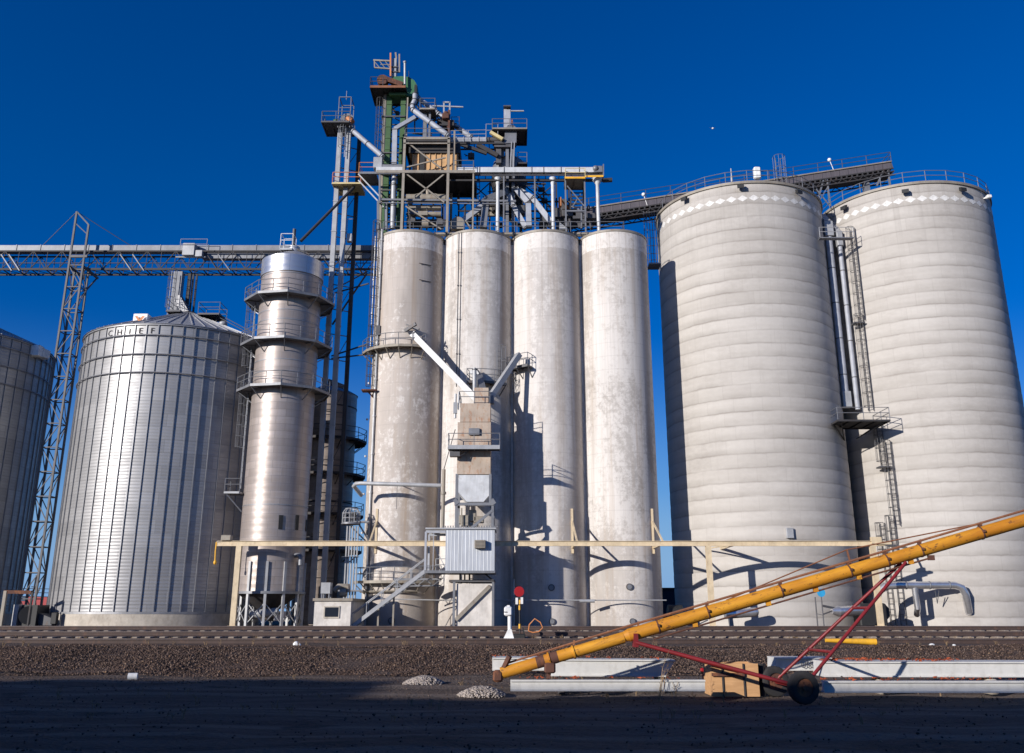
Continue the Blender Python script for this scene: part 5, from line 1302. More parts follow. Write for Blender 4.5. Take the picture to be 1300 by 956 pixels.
m = MB(); a, n1 = on_cyl(482, 420, c0, S4R, 0.15); m.box(a, (0.4, 0.3, 0.9), bev=0.03); m.build('switch_box', M['steel'], SIL[0])
# thin cable down silo two
for dx in (0, 3.2):
    a, n1 = on_cyl(583 + dx, 295, (S4X[1], S4Y), S4R, 0.06); m = MB(); m.tube(a, Vector((a.x, a.y, P(580, 490, 77).z)), 0.03, n=5)
    for i in range(4): m.box(Vector((a.x, a.y, a.z - 2 - i * 3.2)), (0.12, 0.1, 0.12))
    m.build('cable', M['steel'], SIL[1])
for xx, yy in ((541, 336), (541, 357)):
    a, n1 = on_cyl(xx, yy, c0, S4R, 0.03); m = MB(); s = Vector((-n1.y, n1.x, 0)); m.bar(a - s * 0.7, a + s * 0.5, 0.05); m.build('wall_bracket', M['dark'], SIL[0])

# horizontal pipe at mid height with an elbow
t = thing('dust_pipe', P(460, 614, 75), 'pale level pipe bending round the left of the tan stained silo', 'pipe')
m = MB(); m.poly([P(459, 629, 76.6), P(449, 617, 75.6), P(452, 614, 75.2), P(458, 613.5, 75.0), P(560, 616.5, 75.0)], 0.17, 12); m.build('pipe', M['galv_light'], t)
m = MB(); a = P(563.5, 596, 75); m.tube((a.x, 75, P(563, 670, 75).z), (a.x, 75, a.z), 0.15, n=10); m.tube((a.x, 75, P(563, 626, 75).z - .1), (a.x, 75, P(563, 626, 75).z + .1), 0.24, n=10); m.build('riser', M['tansteel'], t)
m = MB(); a = P(504.5, 612, 75); m.bar(a, a - Vector((0, 0, 2.2)), 0.04); m.bar(a, a + Vector((0, 2, 0)), 0.06); m.bar(P(563.5, 596, 75), P(578, 545, 74), 0.05); m.build('hanger', M['steel'], t)
t = thing('air_pipe', P(640, 762, 75.6), 'very thin level pipe low along the foot of the narrow silos', 'pipe')
m = MB(); m.tube(P(476, 760, 75.9), P(560, 762, 75.9), 0.05, n=6); m.tube(P(560, 762, 75.9), P(846, 762, 76.2), 0.05, n=6); m.tube(P(736, 763, 76), P(755, 763, 76), 0.13, n=8); m.build('pipe', M['galv_light'], t)
# caged valve basket and conduits left of it
t = thing('caged_platform', (P(446, 665, 76).x, 76.5, P(446, 665, 76).z), 'small round caged platform left of the tan stained silo', 'caged platform')
c2 = P(446, 655, 76.6); m = MB()
zlo, zhi = P(446, 664, 76.6).z, P(446, 646, 76.6).z
for k in range(4):
    z = zlo + (zhi - zlo) * k / 3; r0 = 0.72 if k < 3 else 0.5
    for i in range(12):
        a, b = R_(i * 30), R_(i * 30 + 30); m.tube((c2.x + math.cos(a) * r0, c2.y + math.sin(a) * r0, z), (c2.x + math.cos(b) * r0, c2.y + math.sin(b) * r0, z), 0.035, n=5)
for i in range(12):
    a = R_(i * 30); m.tube((c2.x + math.cos(a) * .72, c2.y + math.sin(a) * .72, zlo), (c2.x + math.cos(a) * .72, c2.y + math.sin(a) * .72, zlo + (zhi - zlo) * .7), 0.035, n=5)
    m.tube((c2.x + math.cos(a) * .72, c2.y + math.sin(a) * .72, zlo + (zhi - zlo) * .7), (c2.x + math.cos(a) * .5, c2.y + math.sin(a) * .5, zhi), 0.035, n=5)
m.build('cage', M['galv_light'], t)
m = MB(); m.tube((c2.x, c2.y, zlo - 0.12), (c2.x, c2.y, zlo), 0.8, n=20); m.box((c2.x + .9, c2.y + .1, zlo + .1), (1.2, .6, .15)); m.build('floor', M['galv'], t)
m = MB(); m.bar((c2.x - .3, c2.y, zlo), (c2.x + 1.3, c2.y + .3, zlo - 1.5), 0.12); m.bar((c2.x + .6, c2.y, zlo), (c2.x + 1.5, c2.y + .3, zlo - 1.4), 0.12); m.build('bracket', M['galv'], t)
m = MB(); m.tube((c2.x + 0.1, c2.y, zlo), (c2.x + 0.1, c2.y, zlo + 0.9), 0.3, n=12); m.build('valve', M['steel'], t)
t = thing('conduit_bundle', (P(444, 745, 76.3).x, 76.3, 2.5), 'bundle of thin upright conduits rising from behind the white block hut', 'conduits')
for k, xx in enumerate((438, 441.5, 445, 448.5, 452)):
    x = P(xx, 730, 76.3).x; m = MB(); m.tube((x, 76.3, 2.4), (x, 76.3, P(xx, 668, 76.3).z), 0.07, n=6); m.build('conduit', M['galv_light'], t)
m = MB(); q = P(446, 750, 76); m.box(q, (2.0, 0.9, 0.12)); m.build('base_ledge', M['galv'], t); m = MB(); m.bar(P(434, 707, 76.2), P(456, 707, 76.2), 0.06); m.build('crossbar', M['galv'], t)

# ================================================================== LOADING TOWER IN FRONT OF SILO TWO
t = thing('loading_tower', (P(601, 790, 74).x, 74, 0.5), 'tall rust streaked square steel loading tower in front of the second narrow silo', 'loading tower')
TY0, TY1 = 72.6, 75.8
def tbox(x0, x1, y0_, y1_, mat, name, dy0=0.0, dy1=0.0):
    a, b = P(x0, y1_, TY0 - dy0), P(x1, y0_, TY0 - dy0); m = MB(); m.box2((a.x, TY0 - dy0, a.z), (b.x, TY1 + dy1, b.z)); return m.build(name, M[mat], t)
tbox(584, 622.5, 512, 535.5, 'hopper', 'top_hopper', 0.0, -0.2)
tbox(580, 623, 536, 602, 'hopper', 'bin_body')
m = MB(); a, b = P(582, 603, TY0 - .12), P(622, 603, TY0 - .12); zc1, zc2 = P(600, 628, TY0 - .12).z, P(600, 637, TY0 - .12).z
m.prism([a, b, Vector((b.x, a.y, zc1)), Vector((b.x - 0.5, a.y, zc2)), Vector((a.x + 0.7, a.y, zc2)), Vector((a.x, a.y, zc1 + .2))], (0, 3.2, 0)); m.build('scale_hopper', M['pale'], t)
for (x0, x1, y0_, y1_) in ((578, 581, 602, 640), (620.5, 624, 602, 640), (577, 581, 637, 672), (623, 627.5, 637, 672)):
    for yy in (TY0 - .05, TY1 - .1):
        m = MB(); xm = P((x0 + x1) / 2, y1_, TY0).x; m.bar((xm, yy, P(600, y1_, TY0).z), (xm, yy, P(600, y0_, TY0).z), 0.2); m.build('leg', M['galv'], t)
m = MB(); m.bar(P(577, 640, TY0 - .1), P(628, 640, TY0 - .1), 0.2, 0.22); m.bar(P(577, 671, TY0 - .1), P(628, 671, TY0 - .1), 0.2, 0.16); m.bar(P(598, 671, TY0 - .1), P(625, 648, TY0 - .1), 0.16, 0.2); m.bar(P(577, 634, TY0 - .1), P(581, 640, TY0 - .1), .3); m.bar(P(624, 634, TY0 - .1), P(628, 640, TY0 - .1), .3); m.build('scale_frame', M['galv'], t)
m = MB(); 
for (xx, yy, w_, h_) in ((590, 660, 0.9, 0.7), (600, 655, 0.6, 0.9), (608, 660, 0.8, 0.5), (596, 666, 1.4, 0.3)): m.box(P(xx, yy, TY0 + 1.4), (w_, 0.8, h_), bev=0.05)
m.tube(P(586, 668, TY0 + .8), P(586, 645, TY0 + .8), 0.06); m.build('weighing_gear', M['tansteel'], t)
platform(t, P(569, 569, TY0 - 1.1).x, P(634.5, 569, TY0 - 1.1).x, TY0 - 1.1, TY0 - 0.02, P(600, 567, TY0 - 1.1).z, 'FLR', 'galv', 'galv')
m = MB(); z = P(600, 567, TY0 - 1.1).z; m.box2((P(569, 569, TY0 - 1.1).x, TY0 - 1.16, z - .2), (P(634.5, 569, TY0 - 1.1).x, TY0 - 1.1, z + .12)); m.build('kick_plate', M['galv_light'], t)
m = MB(); q = P(579, 571, TY0 - .8); m.box2(q + Vector((-.5, 0, -.5)), q + Vector((.3, .7, -.1))); m.bar(q + Vector((.3, 0, -.5)), q + Vector((1.0, .5, 0)), 0.06); m.build('platform_bracket', M['steel'], t)
m = MB(); m.box(P(602, 548, TY0 - .1), (0.9, 0.2, 0.55), bev=0.03); m.build('control_box', M['galv'], t)
# top clutter
m = MB(); z = P(600, 512, TY0).z; railing(m, [(P(583, 512, TY0).x, TY0, z), (P(622, 512, TY0).x, TY0, z)], 1.0, sp=1.2); railing(m, [(P(583, 512, TY0).x, TY0, z), (P(583, 512, TY0).x, TY1, z)], 1.0); m.build('railing', M['galv'], t)
m = MB(); q = P(605, 505, TY0 + 1.4); m.box2((q.x - .2, TY0 + .8, z), (q.x + 1.0, TY0 + 2.4, z + 1.5)); m.build('inlet_box', M['hopper'], t)
m = MB(); q = P(578, 518, TY0); m.tube((q.x, TY0, P(600, 531, TY0).z), (q.x, TY0, P(600, 500, TY0).z), 0.1); m.tube((q.x + .25, TY0, P(600, 520, TY0).z), (q.x + .25, TY0, P(600, 498, TY0).z), 0.06); m.box((q.x, TY0, q.z), (.3, .3, .9)); m.build('side_pipe', M['galv_light'], t)
# base
tbox(579, 626, 741, 800, 'block', 'base_wall', 0.0, 0.0)
m = MB(); m.bar(P(578.5, 787, TY0 - .12), P(622, 744, TY0 - .12), 0.16, 0.28); m.build('base_brace', M['tansteel'], t)
for xx in (576.5, 626): m_ = MB(); xq = P(xx, 750, TY0 - .1).x; m_.bar((xq, TY0 - .12, 0.5), (xq, TY0 - .12, P(600, 739, TY0).z), 0.18); m_.build('leg', M['galv'], t)
m = MB(); m.box2(P(570, 739, TY0 + .2), P(628, 736, TY0 + .2) + Vector((0, 3, 0))); 
for xx in (584, 590, 596): m.bar(P(xx, 722, TY0 + .8), P(xx, 740, TY0 + .8), 0.12)
m.build('floor_beams', M['steel'], t)
m = MB(); m.bar(P(612, 725, TY0), P(627, 738, TY0), 0.12); m.build('knee_brace', M['dark'], t)

# control room
t = thing('control_room', (P(596, 724, 72).x, 72, P(596, 724, 72).z), 'pale ribbed metal control cabin with a small wall air conditioner', 'cabin')
a, b = P(565, 724.5, 71.6), P(628, 672, 71.6); m = MB(); m.box2((a.x, 71.6, a.z), (b.x, 75.0, b.z)); m.build('wall', M['shed'], t)
m = MB(); m.box2((P(540, 672, 71.4).x, 71.45, b.z), (b.x + 0.1, 75.1, b.z + 0.12)); m.build('roof', M['galv_light'], t)
m = MB(); 
for i in range(22): x = P(562, 672, 71.4).x + i * 0.2; m.box((x, 71.5, b.z + .2), (0.08, 0.1, 0.12))
m.build('roof_trim', M['galv'], t)
m = MB(); m.box2((a.x - .02, 71.52, a.z - 0.18), (b.x + 0.05, 75.05, a.z)); m.build('floor_frame', M['galv'], t)
m = MB(); q = P(609.5, 691, 71.4); m.box(q, (0.85, 0.5, 0.62), bev=0.03); ac = m.build('air_conditioner', M['tansteel'], t)
m = MB(); 
for i in range(5): m.box(q + Vector((0, -0.26, -0.2 + i * 0.1)), (0.7, 0.02, 0.03))
m.build('grille', M['dark'], ac)
# stair and its porch frame
t = thing('stair_porch', (P(500, 790, 72).x, 72, 0.5), 'steel stair rising right to a framed porch beside the control cabin', 'staircase')
zl = P(540, 724, 71.6).z
m = MB(); x0, x1 = P(539.5, 724, 71.7).x, P(564.5, 724, 71.7).x; zr2 = P(540, 675, 71.7).z
for x in (x0,):
    for y in (71.7, 74.6): m.bar((x, y, zl), (x, y, zr2), 0.16)
m.bar((x0, 71.7, zr2), (x1, 71.7, zr2), 0.12, 0.2); m.bar((x0, 74.6, zr2), (x1, 74.6, zr2), 0.12, 0.2); m.bar((x0 + .6, 71.7, zr2 - .0), (x0 + .6, 71.7, zl), 0.05); m.build('porch_frame', M['duct'], t)
m = MB(); deck(m, x0, x1, 71.7, 74.6, zl, 0.2); m.build('landing', M['galv'], t)
m = MB(); railing(m, [(x0 + .6, 74.3, zl), (x1, 74.3, zl)], 1.0); m.build('landing_railing', M['galv_light'], t); m = MB(); m.bar((x0 + .6, 72.5, zl + 1.9), (x1, 72.5, zl + .2), 0.06); m.build('cross_brace', M['galv_light'], t)
s0, s1 = Vector((x0, 71.75, zl - .05)), P(446, 796, 71.75)
for yy in (0, 0.9):
    m = MB(); m.bar(s0 + Vector((0, yy, 0)), s1 + Vector((0, yy, 0)), 0.07, 0.28); m.build('stringer', M['galv_light'], t)
m = MB(); k = 17
for i in range(1, k): c_ = s0.lerp(s1, i / k) + Vector((0, .45, 0.03)); m.box(c_, (0.28, 0.85, 0.05))
m.build('treads', M['galv'], t)
m = MB()
for yy in (0, 0.9):
    a, b = s0 + Vector((0, yy, 0.95)), s1 + Vector((0, yy, 0.95)); m.tube(a, b, 0.04, n=6)
    for i in range(6): c_ = s0.lerp(s1, i / 5) + Vector((0, yy, 0)); m.tube(c_, c_ + Vector((0, 0, .95)), 0.035, n=5)
m.build('handrail', M['galv_light'], t)
m = MB()
for xx in (481, 500): q = P(xx, 760, 72.2); zz = s0.z + (s1.z - s0.z) * ((q.x - s0.x) / (s1.x - s0.x)); m.bar((q.x, 72.2, 0.5), (q.x, 72.2, zz), 0.13)
m.build('stair_post', M['tansteel'], t)
# link walkway from silo one's low balcony to the porch
t = thing('walkway', (P(545, 732, 73.5).x, 73.5, P(545, 737, 73.5).z), 'short truss walkway under the porch, joining the low balcony', 'walkway')
a, b = P(500, 736, 74.2), P(560, 735, 74.0); m = MB()
m.bar(a, b, 0.1, 0.12); m.bar(a - Vector((0, 0, .5)), b - Vector((0, 0, .5)), 0.1, 0.1)
for i in range(6): m.bar(a.lerp(b, i / 6) - Vector((0, 0, .5 * (i % 2))), a.lerp(b, (i + 1) / 6) - Vector((0, 0, .5 * ((i + 1) % 2))), 0.06)
m.box2(a + Vector((0, 0, 0)), b + Vector((0, 1.0, .06))); m.build('truss', M['galv'], t)
m = MB(); railing(m, [P(532, 735, 74.2), P(560, 735, 74.1)], 1.0, sp=1); m.build('railing', M['galv'], t)

# chutes that feed the tower
c1 = (S4X[1], S4Y)
a0, _n = on_cyl(524, 427, c0, S4R, 0.35)
t1 = spout('feed_chute', 'long square chute sloping from the tan stained silo\'s upper balcony to the loading tower', [P(524, 424, a0.y - .2), P(610, 512, 74.6)], 0.52, 'galv_light', 'chutes feeding the loading tower', cat='chute', flange=False)
m = MB(); m.bar(P(516, 412, a0.y), P(532, 418, a0.y - .6), 0.14); m.bar(P(514, 420, a0.y), P(528, 411, a0.y - .5), 0.2, 0.3); m.build('slide_gate', M['steel'], t1)
t1 = spout('feed_chute', 'square chute sloping left from a small balcony down to the loading tower top', [P(659, 450, 76.6), P(622, 505, 74.6)], 0.46, 'galv_light', 'chutes feeding the loading tower', cat='chute', flange=False)
m = MB(); q = P(622, 508, 74.6); m.box(q, (0.7, 0.7, 0.7), bev=0.04); m.build('inlet', M['galv'], t1)
t1 = spout('feed_chute', 'short square chute sloping from the second silo to the loading tower top', [P(601, 470, 76.2), P(607, 478, 76.0), P(614, 505, 74.6)], 0.6, 'galv', 'chutes feeding the loading tower', cat='chute', flange=False)
t1 = spout('vent_pipe', 'upright round pipe between the chutes above the loading tower', [P(602.5, 468, 74.8), P(602.5, 508, 74.8)], 0.34, 'galv_light', cat='pipe', rnd=True)
zp = P(592, 482, 75.6).z; ring_platform(SIL[1], c1, S4R, 0.9, zp, -100, -50, 3, 'steel', 'galv')
c3 = (S4X[2], S4Y); zp = P(666, 461, 76).z; ring_platform(SIL[2], c3, S4R, 0.9, zp, -150, -116, 2, 'steel', 'galv')
a, n1 = on_cyl(632, 480, c1, S4R, 0.2); ladder(SIL[1], (a.x, a.y, P(632, 484, a.y).z), P(632, 440, a.y).z, n1, cage_from=0.6)
a, n1 = on_cyl(654, 470, c3, S4R, 0.15); ladder(SIL[2], (a.x, a.y, P(654, 505, a.y).z), P(654, 464, a.y).z, n1, cage=False, matl='galv_light')

# ================================================================== FALL-ARREST GANTRY
t = thing('gantry_beam', (P(700, 690, 73.4).x, 73.4, 0.5), 'long thin tan overhead beam on posts running across in front of all silos', 'gantry')
GB = 73.4; m = MB(); a, b = P(276, 690.5, GB), P(1122, 690.5, GB); zbm = a.z; m.box2((a.x, GB - 0.12, zbm - 0.17), (b.x, GB + 0.12, zbm - 0.13)); m.box2((a.x, GB - 0.12, zbm + 0.19), (b.x, GB + 0.12, zbm + 0.23)); m.box2((a.x, GB - 0.03, zbm - 0.13), (b.x, GB + 0.03, zbm + 0.19))
m.build('beam', M['tanpaint'], t)
for xx in (299.5, 902, 1113):
    x = P(xx, 745, GB + .0).x; m = MB(); m.bar((x, GB, 0.45), (x, GB, zbm - 0.17), 0.42, 0.34); m.box((x, GB, .55), (.7, .6, .12)); m.build('post', M['tanpaint'], t)
m = MB(); m.box(P(1121, 690, GB), (1.2, 0.4, 0.16)); m.box(P(1112, 686, GB), (0.8, 0.3, 0.5)); m.build('end_plate', M['tanpaint'], t)
m = MB(); q = P(288, 683, GB); m.box(q, (0.8, 0.5, 0.45), bev=0.05); m.bar(P(275, 688, GB), P(284, 687, GB), 0.1); m.build('winch', M['tansteel'], t)
m = MB(); m.poly([P(275, 688, GB), P(273.5, 700, GB), P(273, 712, GB)], 0.06, 6); m.ball(P(273, 714, GB), 0.13, sz=1.4); m.build('lanyard', M['safety'], t)
for xx, silo in ((471, 0), (728, 2), (829.5, 3)):
    q = P(xx, 672, 76); xc = {471: P(474, 690, 76).x, 728: P(727, 690, 77.2).x, 829.5: P(829, 690, 77.9).x}[xx]
    yc = S4Y - math.sqrt(max(0.05, S4R ** 2 - (xc - S4X[silo]) ** 2)) if abs(xc - S4X[silo]) < S4R else S4Y - 1
    zt_ = P(xx, 646, yc).z
    m = MB(); m.bar((xc, yc - 0.08, zbm - 0.5), (xc, yc - 0.08, zt_), 0.18, 0.14); m.bar((xc, yc, zt_ - 1.0), (xc + 0.1, GB, zbm + 0.2), 0.13, 0.13); m.bar((xc, yc, zbm), (xc, GB, zbm), 0.16, 0.2); m.build('wall_bracket', M['tanpaint'], t)
m = MB(); xq, yq = BIG[0][0] - 5.2, BIG[0][1] - 6.3; m.bar((xq, GB, zbm), (xq, yq + .4, zbm), 0.16, 0.2); m.bar((xq, GB, zbm), (xq - 1.2, yq + .6, zbm), 0.1, 0.1); m.build('wall_bracket', M['tanpaint'], t)
m = MB(); xq = P(1148, 745, GB).x; m.bar((xq - 1.4, GB, zbm), (xq + 2.5, 78, zbm), 0.14, .18); m.build('wall_bracket', M['tanpaint'], t)

# ================================================================== BETWEEN AND ON THE WIDE SILOS
for k, (x, rr, yt, yb, lab) in enumerate(((30.62, 0.33, 288, 517, 'thick pale downpipe with a square foot, left of the pair between the wide silos'), (31.62, 0.22, 300, 520, 'slimmer pale downpipe, right of the pair between the wide silos'))):
    Yp = 81.5; zt_, zb_2 = P(1060, yt, Yp).z, P(1080, yb, Yp).z
    t = thing('downpipe', (x, Yp, zb_2), lab, 'downpipe', 'downpipes between the wide silos')
    m = MB(); m.tube((x, Yp, zb_2), (x, Yp, zt_), rr, n=18); m.build('pipe', M['duct'], t)
    m = MB(); m.box((x, Yp, zt_ - 0.3), (rr * 2.6, rr * 2.6, 1.6), bev=0.06); m.bar((x, Yp, zt_ + 0.4), (x, Yp + 1.2, zt_ + 1.6), rr * 1.8); m.build('top_box', M['galv_light'], t)
    if k == 0: m = MB(); m.box((x, Yp, zb_2 + 0.7), (0.8, 0.8, 1.5), bev=0.04); m.build('foot_box', M['galv_light'], t)
    for i in range(4):
        m = MB(); m.tube((x, Yp, zb_2 + 3 + i * 3.5), (x, Yp, zb_2 + 3.08 + i * 3.5), rr + 0.03, n=18); m.build('joint', M['steel'], t)
t = thing('access_platform', (P(1097, 535, 78).x, 79, P(1097, 536, 78).z), 'railed steel platform spanning the gap between the two wide silos', 'platform')
x0, x1 = P(1064, 534, 77.2).x, P(1130, 534, 77.2).x; z = P(1097, 532.5, 77.2).z
platform(t, x0, x1, 77.2, 80.8, z, 'FLR', 'dark', 'galv')
m = MB()
for yy in (77.4, 79): m.bar((x1 - 0.5, yy, z - .2), (x1 - 2.0, 80, z - 1.2), 0.1); m.bar((x0 + .3, yy, z - .2), (x0 + 1.6, 80.5, z - 1.2), 0.1)
m.build('knee_braces', M['dark'], t)
t2 = thing('access_platform', (P(1065, 330, 79).x, 79.4, P(1065, 335, 79).z), 'small high platform railing around the tops of the downpipes', 'platform')
x0, x1 = P(1041, 300, 79).x, P(1084, 300, 79).x; z = P(1060, 301, 79).z
m = MB(); m.box2((x0, 79.0, z - .08), (x1, 79.6, z)); m.build('platform', M['galv'], t2)
m = MB(); railing(m, [(x0, 79, z), (x1, 79, z)], 1.0); m.build('railing', M['galv_light'], t2)

def silo_ladder(x, yb, yt, lab_parent, off=0.22, ground=False, **kw):
    a, n1 = on_cyl(x, yb, BIG[1], BIGR, off)
    zlo = 0.5 if ground else a.z
    aa, _ = on_cyl(x - (yb - yt) * 0.1, yt, BIG[1], BIGR, off)
    q = on_cyl(x, yb, BIG[1], BIGR, off)[0]
    ztop_ = P(x, yt, q.y).z
    return ladder(lab_parent, (q.x, q.y, zlo), ztop_, n1, matl='steel', **kw)
silo_ladder(1108, 522, 400, BS2, cage_from=0.4, hoop=1.1)
silo_ladder(1097, 408, 290, BS2, cage_from=0.4, hoop=1.1)
silo_ladder(1124, 592, 536, BS2, cage_from=0.4, hoop=1.1)
silo_ladder(1141, 668, 560, BS2, cage_from=0.4, hoop=1.1)
silo_ladder(1136, 790, 664, BS2, cage_from=5.2, hoop=1.1, ground=True)
silo_ladder(1149, 790, 655, BS2, cage_from=5.2, hoop=1.1, ground=True)
for xx, yy in ((1094, 412), (1126, 594)):
    a, n1 = on_cyl(xx, yy, BIG[1], BIGR, 0.5); m = MB(); m.box(a, (1.0, 0.9, 0.12)); m.build('rest_platform', M['steel'], BS2)
# aeration ducts
zd = P(1180, 744, 75.5)
t = thing('aeration_duct', (zd.x, 75.5, 0.5), 'shiny silver duct with two down elbows on the rightmost wide silo', 'duct')
m = MB(); Yd = 76.75
m.poly([P(1112, 775, Yd + .8), P(1115, 750, Yd + .5), P(1124, 744, Yd), P(1140, 743, Yd), P(1212, 743, Yd), P(1221, 746, Yd), P(1226, 755, Yd), P(1230, 776, Yd + .4), P(1228, 783, Yd + 1.6)], 0.30, 16); m.build('main_duct', M['alu'], t)
m = MB(); m.poly([P(1161, 746, Yd), P(1165, 772, Yd + .1), P(1164, 780, Yd + 1.3)], 0.24, 14); m.build('branch', M['alu'], t)
m = MB(); m.bar(P(1187, 750, Yd - .1), P(1190, 766, Yd + .6), 0.05); m.bar(P(1192, 750, Yd - .1), P(1190, 766, Yd + .6), 0.05)
for xx in (1150, 1180, 1205): q = P(xx, 743, Yd); m.tube(q - Vector((.04, 0, 0)), q + Vector((.04, 0, 0)), 0.33, n=16)
m.build('straps', M['galv'], t)
t = thing('aeration_duct', (P(940, 778, 76).x, 75.6, 0.5), 'short silver duct lying low at the left foot of the wide silo', 'duct')
m = MB(); q0, q1 = P(920, 780, 75.6), P(958, 777, 75.6); m.tube(q0, q1, 0.36, n=16); m.ball(q1, 0.36); m.build('duct', M['alu'], t)
m = MB(); m.bar(P(927, 783, 75.6), P(929, 798, 75.6), 0.35, 0.2); m.build('stand', M['galv'], t)
t = thing('aeration_duct', (P(1080, 778, 76).x, 75.6, 0.5), 'grey tapered duct near the blue disc, between the wide silos', 'duct')
m = MB(); m.tube(P(1064, 776, 75.8), P(1106, 774, 77), 0.42, 0.42, n=16); m.tube(P(1056, 776, 75.6), P(1064, 776, 75.8), 0.2, 0.42, n=16); m.build('duct', M['alu'], t)
m = MB(); m.bar(P(1044, 769, 75.4), P(1064, 773, 75.8), 0.16); m.bar(P(1045, 780, 75.4), P(1058, 775, 75.6), 0.1); m.build('bracket', M['steel'], t)
t = thing('blower', (P(1108, 782, 76).x, 76.5, 0.5), 'black blower box at the foot of the gap between the wide silos', 'blower')
m = MB(); q = P(1108, 786, 76.5); m.box((q.x, 77, 1.4), (2.2, 1.6, 1.8), bev=0.1); m.tube((q.x + .8, 76.6, 1.6), (q.x + .8, 77.6, 1.6), 0.7, n=20); m.build('housing', M['black'], t)
# blue disc on poles
t = thing('disc_marker', (P(1042, 790, 70).x, 70, 0.5), 'small round blue disc on a pole in front of the wide silo', 'marker sign')
m = MB(); q = P(1042.5, 752.5, 70); m.disc(q, (0, -1, 0), 0.3, depth=0.04); m.build('disc', M['blue'], t)
m = MB(); m.tube((q.x, 70.05, 0.5), (q.x, 70.05, q.z), 0.045); m.tube((P(1035.5, 760, 70).x, 70.1, .5), (P(1035.5, 760, 70).x, 70.1, P(1035, 758, 70).z), 0.05); m.bar((q.x, 70.05, 1.4), (P(1035.5, 760, 70).x, 70.1, 1.5), 0.04); m.build('pole', M['steel'], t)

# ================================================================== HUT AND SMALL BUILDINGS
hx0, hx1 = P(398.5, 780, 71).x, P(445, 780, 71).x; hz = P(420, 763, 71).z
t = thing('block_hut', ((hx0 + hx1) / 2, 74, 0.5), 'low white block hut with one dark window, left of the staircase', 'hut')
m = MB(); m.box2((hx0, 71, 0.3), (hx1, 78, hz)); m.build('wall', M['block'], t)
m = MB(); m.box2((hx0 - 0.12, 70.85, hz), (hx1 + 0.12, 78.1, hz + 0.2)); m.build('roof', M['tansteel'], t)
a, b = P(412, 783, 70.9), P(429.5, 771, 70.9); m = MB(); m.box2((a.x - .1, 70.93, a.z - .1), (b.x + .1, 70.99, b.z + .1)); w_ = m.build('window', M['concrete_base'], t)
m = MB(); m.box2((a.x, 70.90, a.z), (b.x, 70.925, b.z)); m.build('pane', M['glass'], w_)
t = thing('rooftop_unit', (P(413, 756, 72).x, 72.4, hz + 0.2), 'pale square equipment box on legs on the hut roof', 'rooftop unit')
a, b = P(407, 753.5, 72), P(419.5, 739.5, 72); m = MB(); m.box2((a.x, 72, a.z), (b.x, 72.9, b.z)); m.build('cabinet', M['galv_light'], t)
m = MB()
for x in (a.x + .08, b.x - .08):
    for y in (72.1, 72.8): m.bar((x, y, hz + .2), (x, y, a.z), 0.08)
m.build('legs_frame', M['galv'], t)
m = MB(); q = P(430, 745, 73.5)
m.poly([P(424, 750, 73.5), P(430, 744, 73.5), P(442, 744, 73.5), P(442, 752, 73.5)], 0.2, 10); m.tube(P(432, 752, 73.5), P(440, 752, 73.5), 0.35); tag(m.build('roof_manifold', M['tansteel']), 'small tan pipe manifold on the right of the hut roof', 'pipe manifold')
t = thing('dark_shed', (P(856, 780, 100).x, 100, 0.5), 'dark blue shed seen through the gap beside the rightmost narrow silo', 'shed')
a, b = P(835, 795, 100), P(862, 748, 100); m = MB(); m.box2((a.x, 100, 0.4), (b.x + 4, 106, b.z)); m.build('wall', M['darkblue'], t)
m = MB(); m.box2((a.x - .2, 99.8, b.z), (b.x + 4.2, 106.2, b.z + .15)); m.build('roof', M['black'], t)
t = thing('fuel_skid', (P(858, 780, 80).x, 79, 0.5), 'black tank skid low in the gap beside the wide silo', 'tank')
m = MB(); m.tube((P(848, 780, 80).x, 80, 1.5), (P(866, 780, 80).x, 80, 1.5), 0.7, n=20); m.build('tank', M['black'], t)
m = MB(); m.box((P(857, 780, 80).x, 80, .75), (1.8, 1.2, .5)); m.build('skid', M['steel'], t)

# far left: red trailer, machinery and pipe frame
t = thing('red_trailer', (P(42, 768, 190).x, 190, 0.5), 'bright red box trailer far away between the two steel bins', 'trailer')
a, b = P(20, 770, 190), P(60, 757.5, 190); m = MB(); m.box2((a.x, 190, a.z), (b.x, 193, b.z)); m.build('box', M['red'], t)
m = MB(); m.box2((a.x, 189.9, P(30, 763, 190).z), (P(32, 763, 190).x, 189.98, b.z)); m.build('blue_panel', M['darkblue'], t)
m = MB(); m.box2((b.x, 190, a.z - .5), (b.x + .6, 193, b.z)); m.box2((a.x, 190.4, a.z - .7), (b.x, 192.6, a.z - .02)); m.build('chassis', M['black'], t)
for fx in (0.15, 0.3, 0.8):
    m = MB(); x = a.x + (b.x - a.x) * fx; m.tube((x, 190, 1.0), (x, 190.4, 1.0), 0.5, n=16); m.build('wheel', M['rubber'], t)
t = thing('utility_pole', (P(44, 765, 150).x, 150, 0.5), 'far utility pole with crossarms between the two steel bins', 'utility pole')
q = P(44, 730, 150); m = MB(); m.tube((q.x, 150, 0.4), (q.x + .3, 150, q.z), 0.16, 0.12, n=8); m.build('pole', M['dark'], t)
m = MB(); m.bar(P(40, 745, 150), P(47, 745, 150), 0.14); m.bar(P(42, 748, 150), P(50, 750, 150), 0.14); m.build('crossarm', M['dark'], t)
for yy in (745, 750, 755):
    m = MB(); m.tube(P(20, yy + 2, 150), P(80, yy + 3, 150), 0.05, n=4); m.build('wire', M['dark'], t)
t = thing('fan_unit', (P(30, 785, 76).x, 76, 0.5), 'dark fan housing with pale side panels at the foot of the dark bin', 'fan unit')
a, b = P(14, 792, 75.2), P(24, 767.5, 75.2); m = MB(); m.box2((a.x, 75.2, .5), (b.x, 77, b.z)); m.build('panel', M['galv_light'], t)
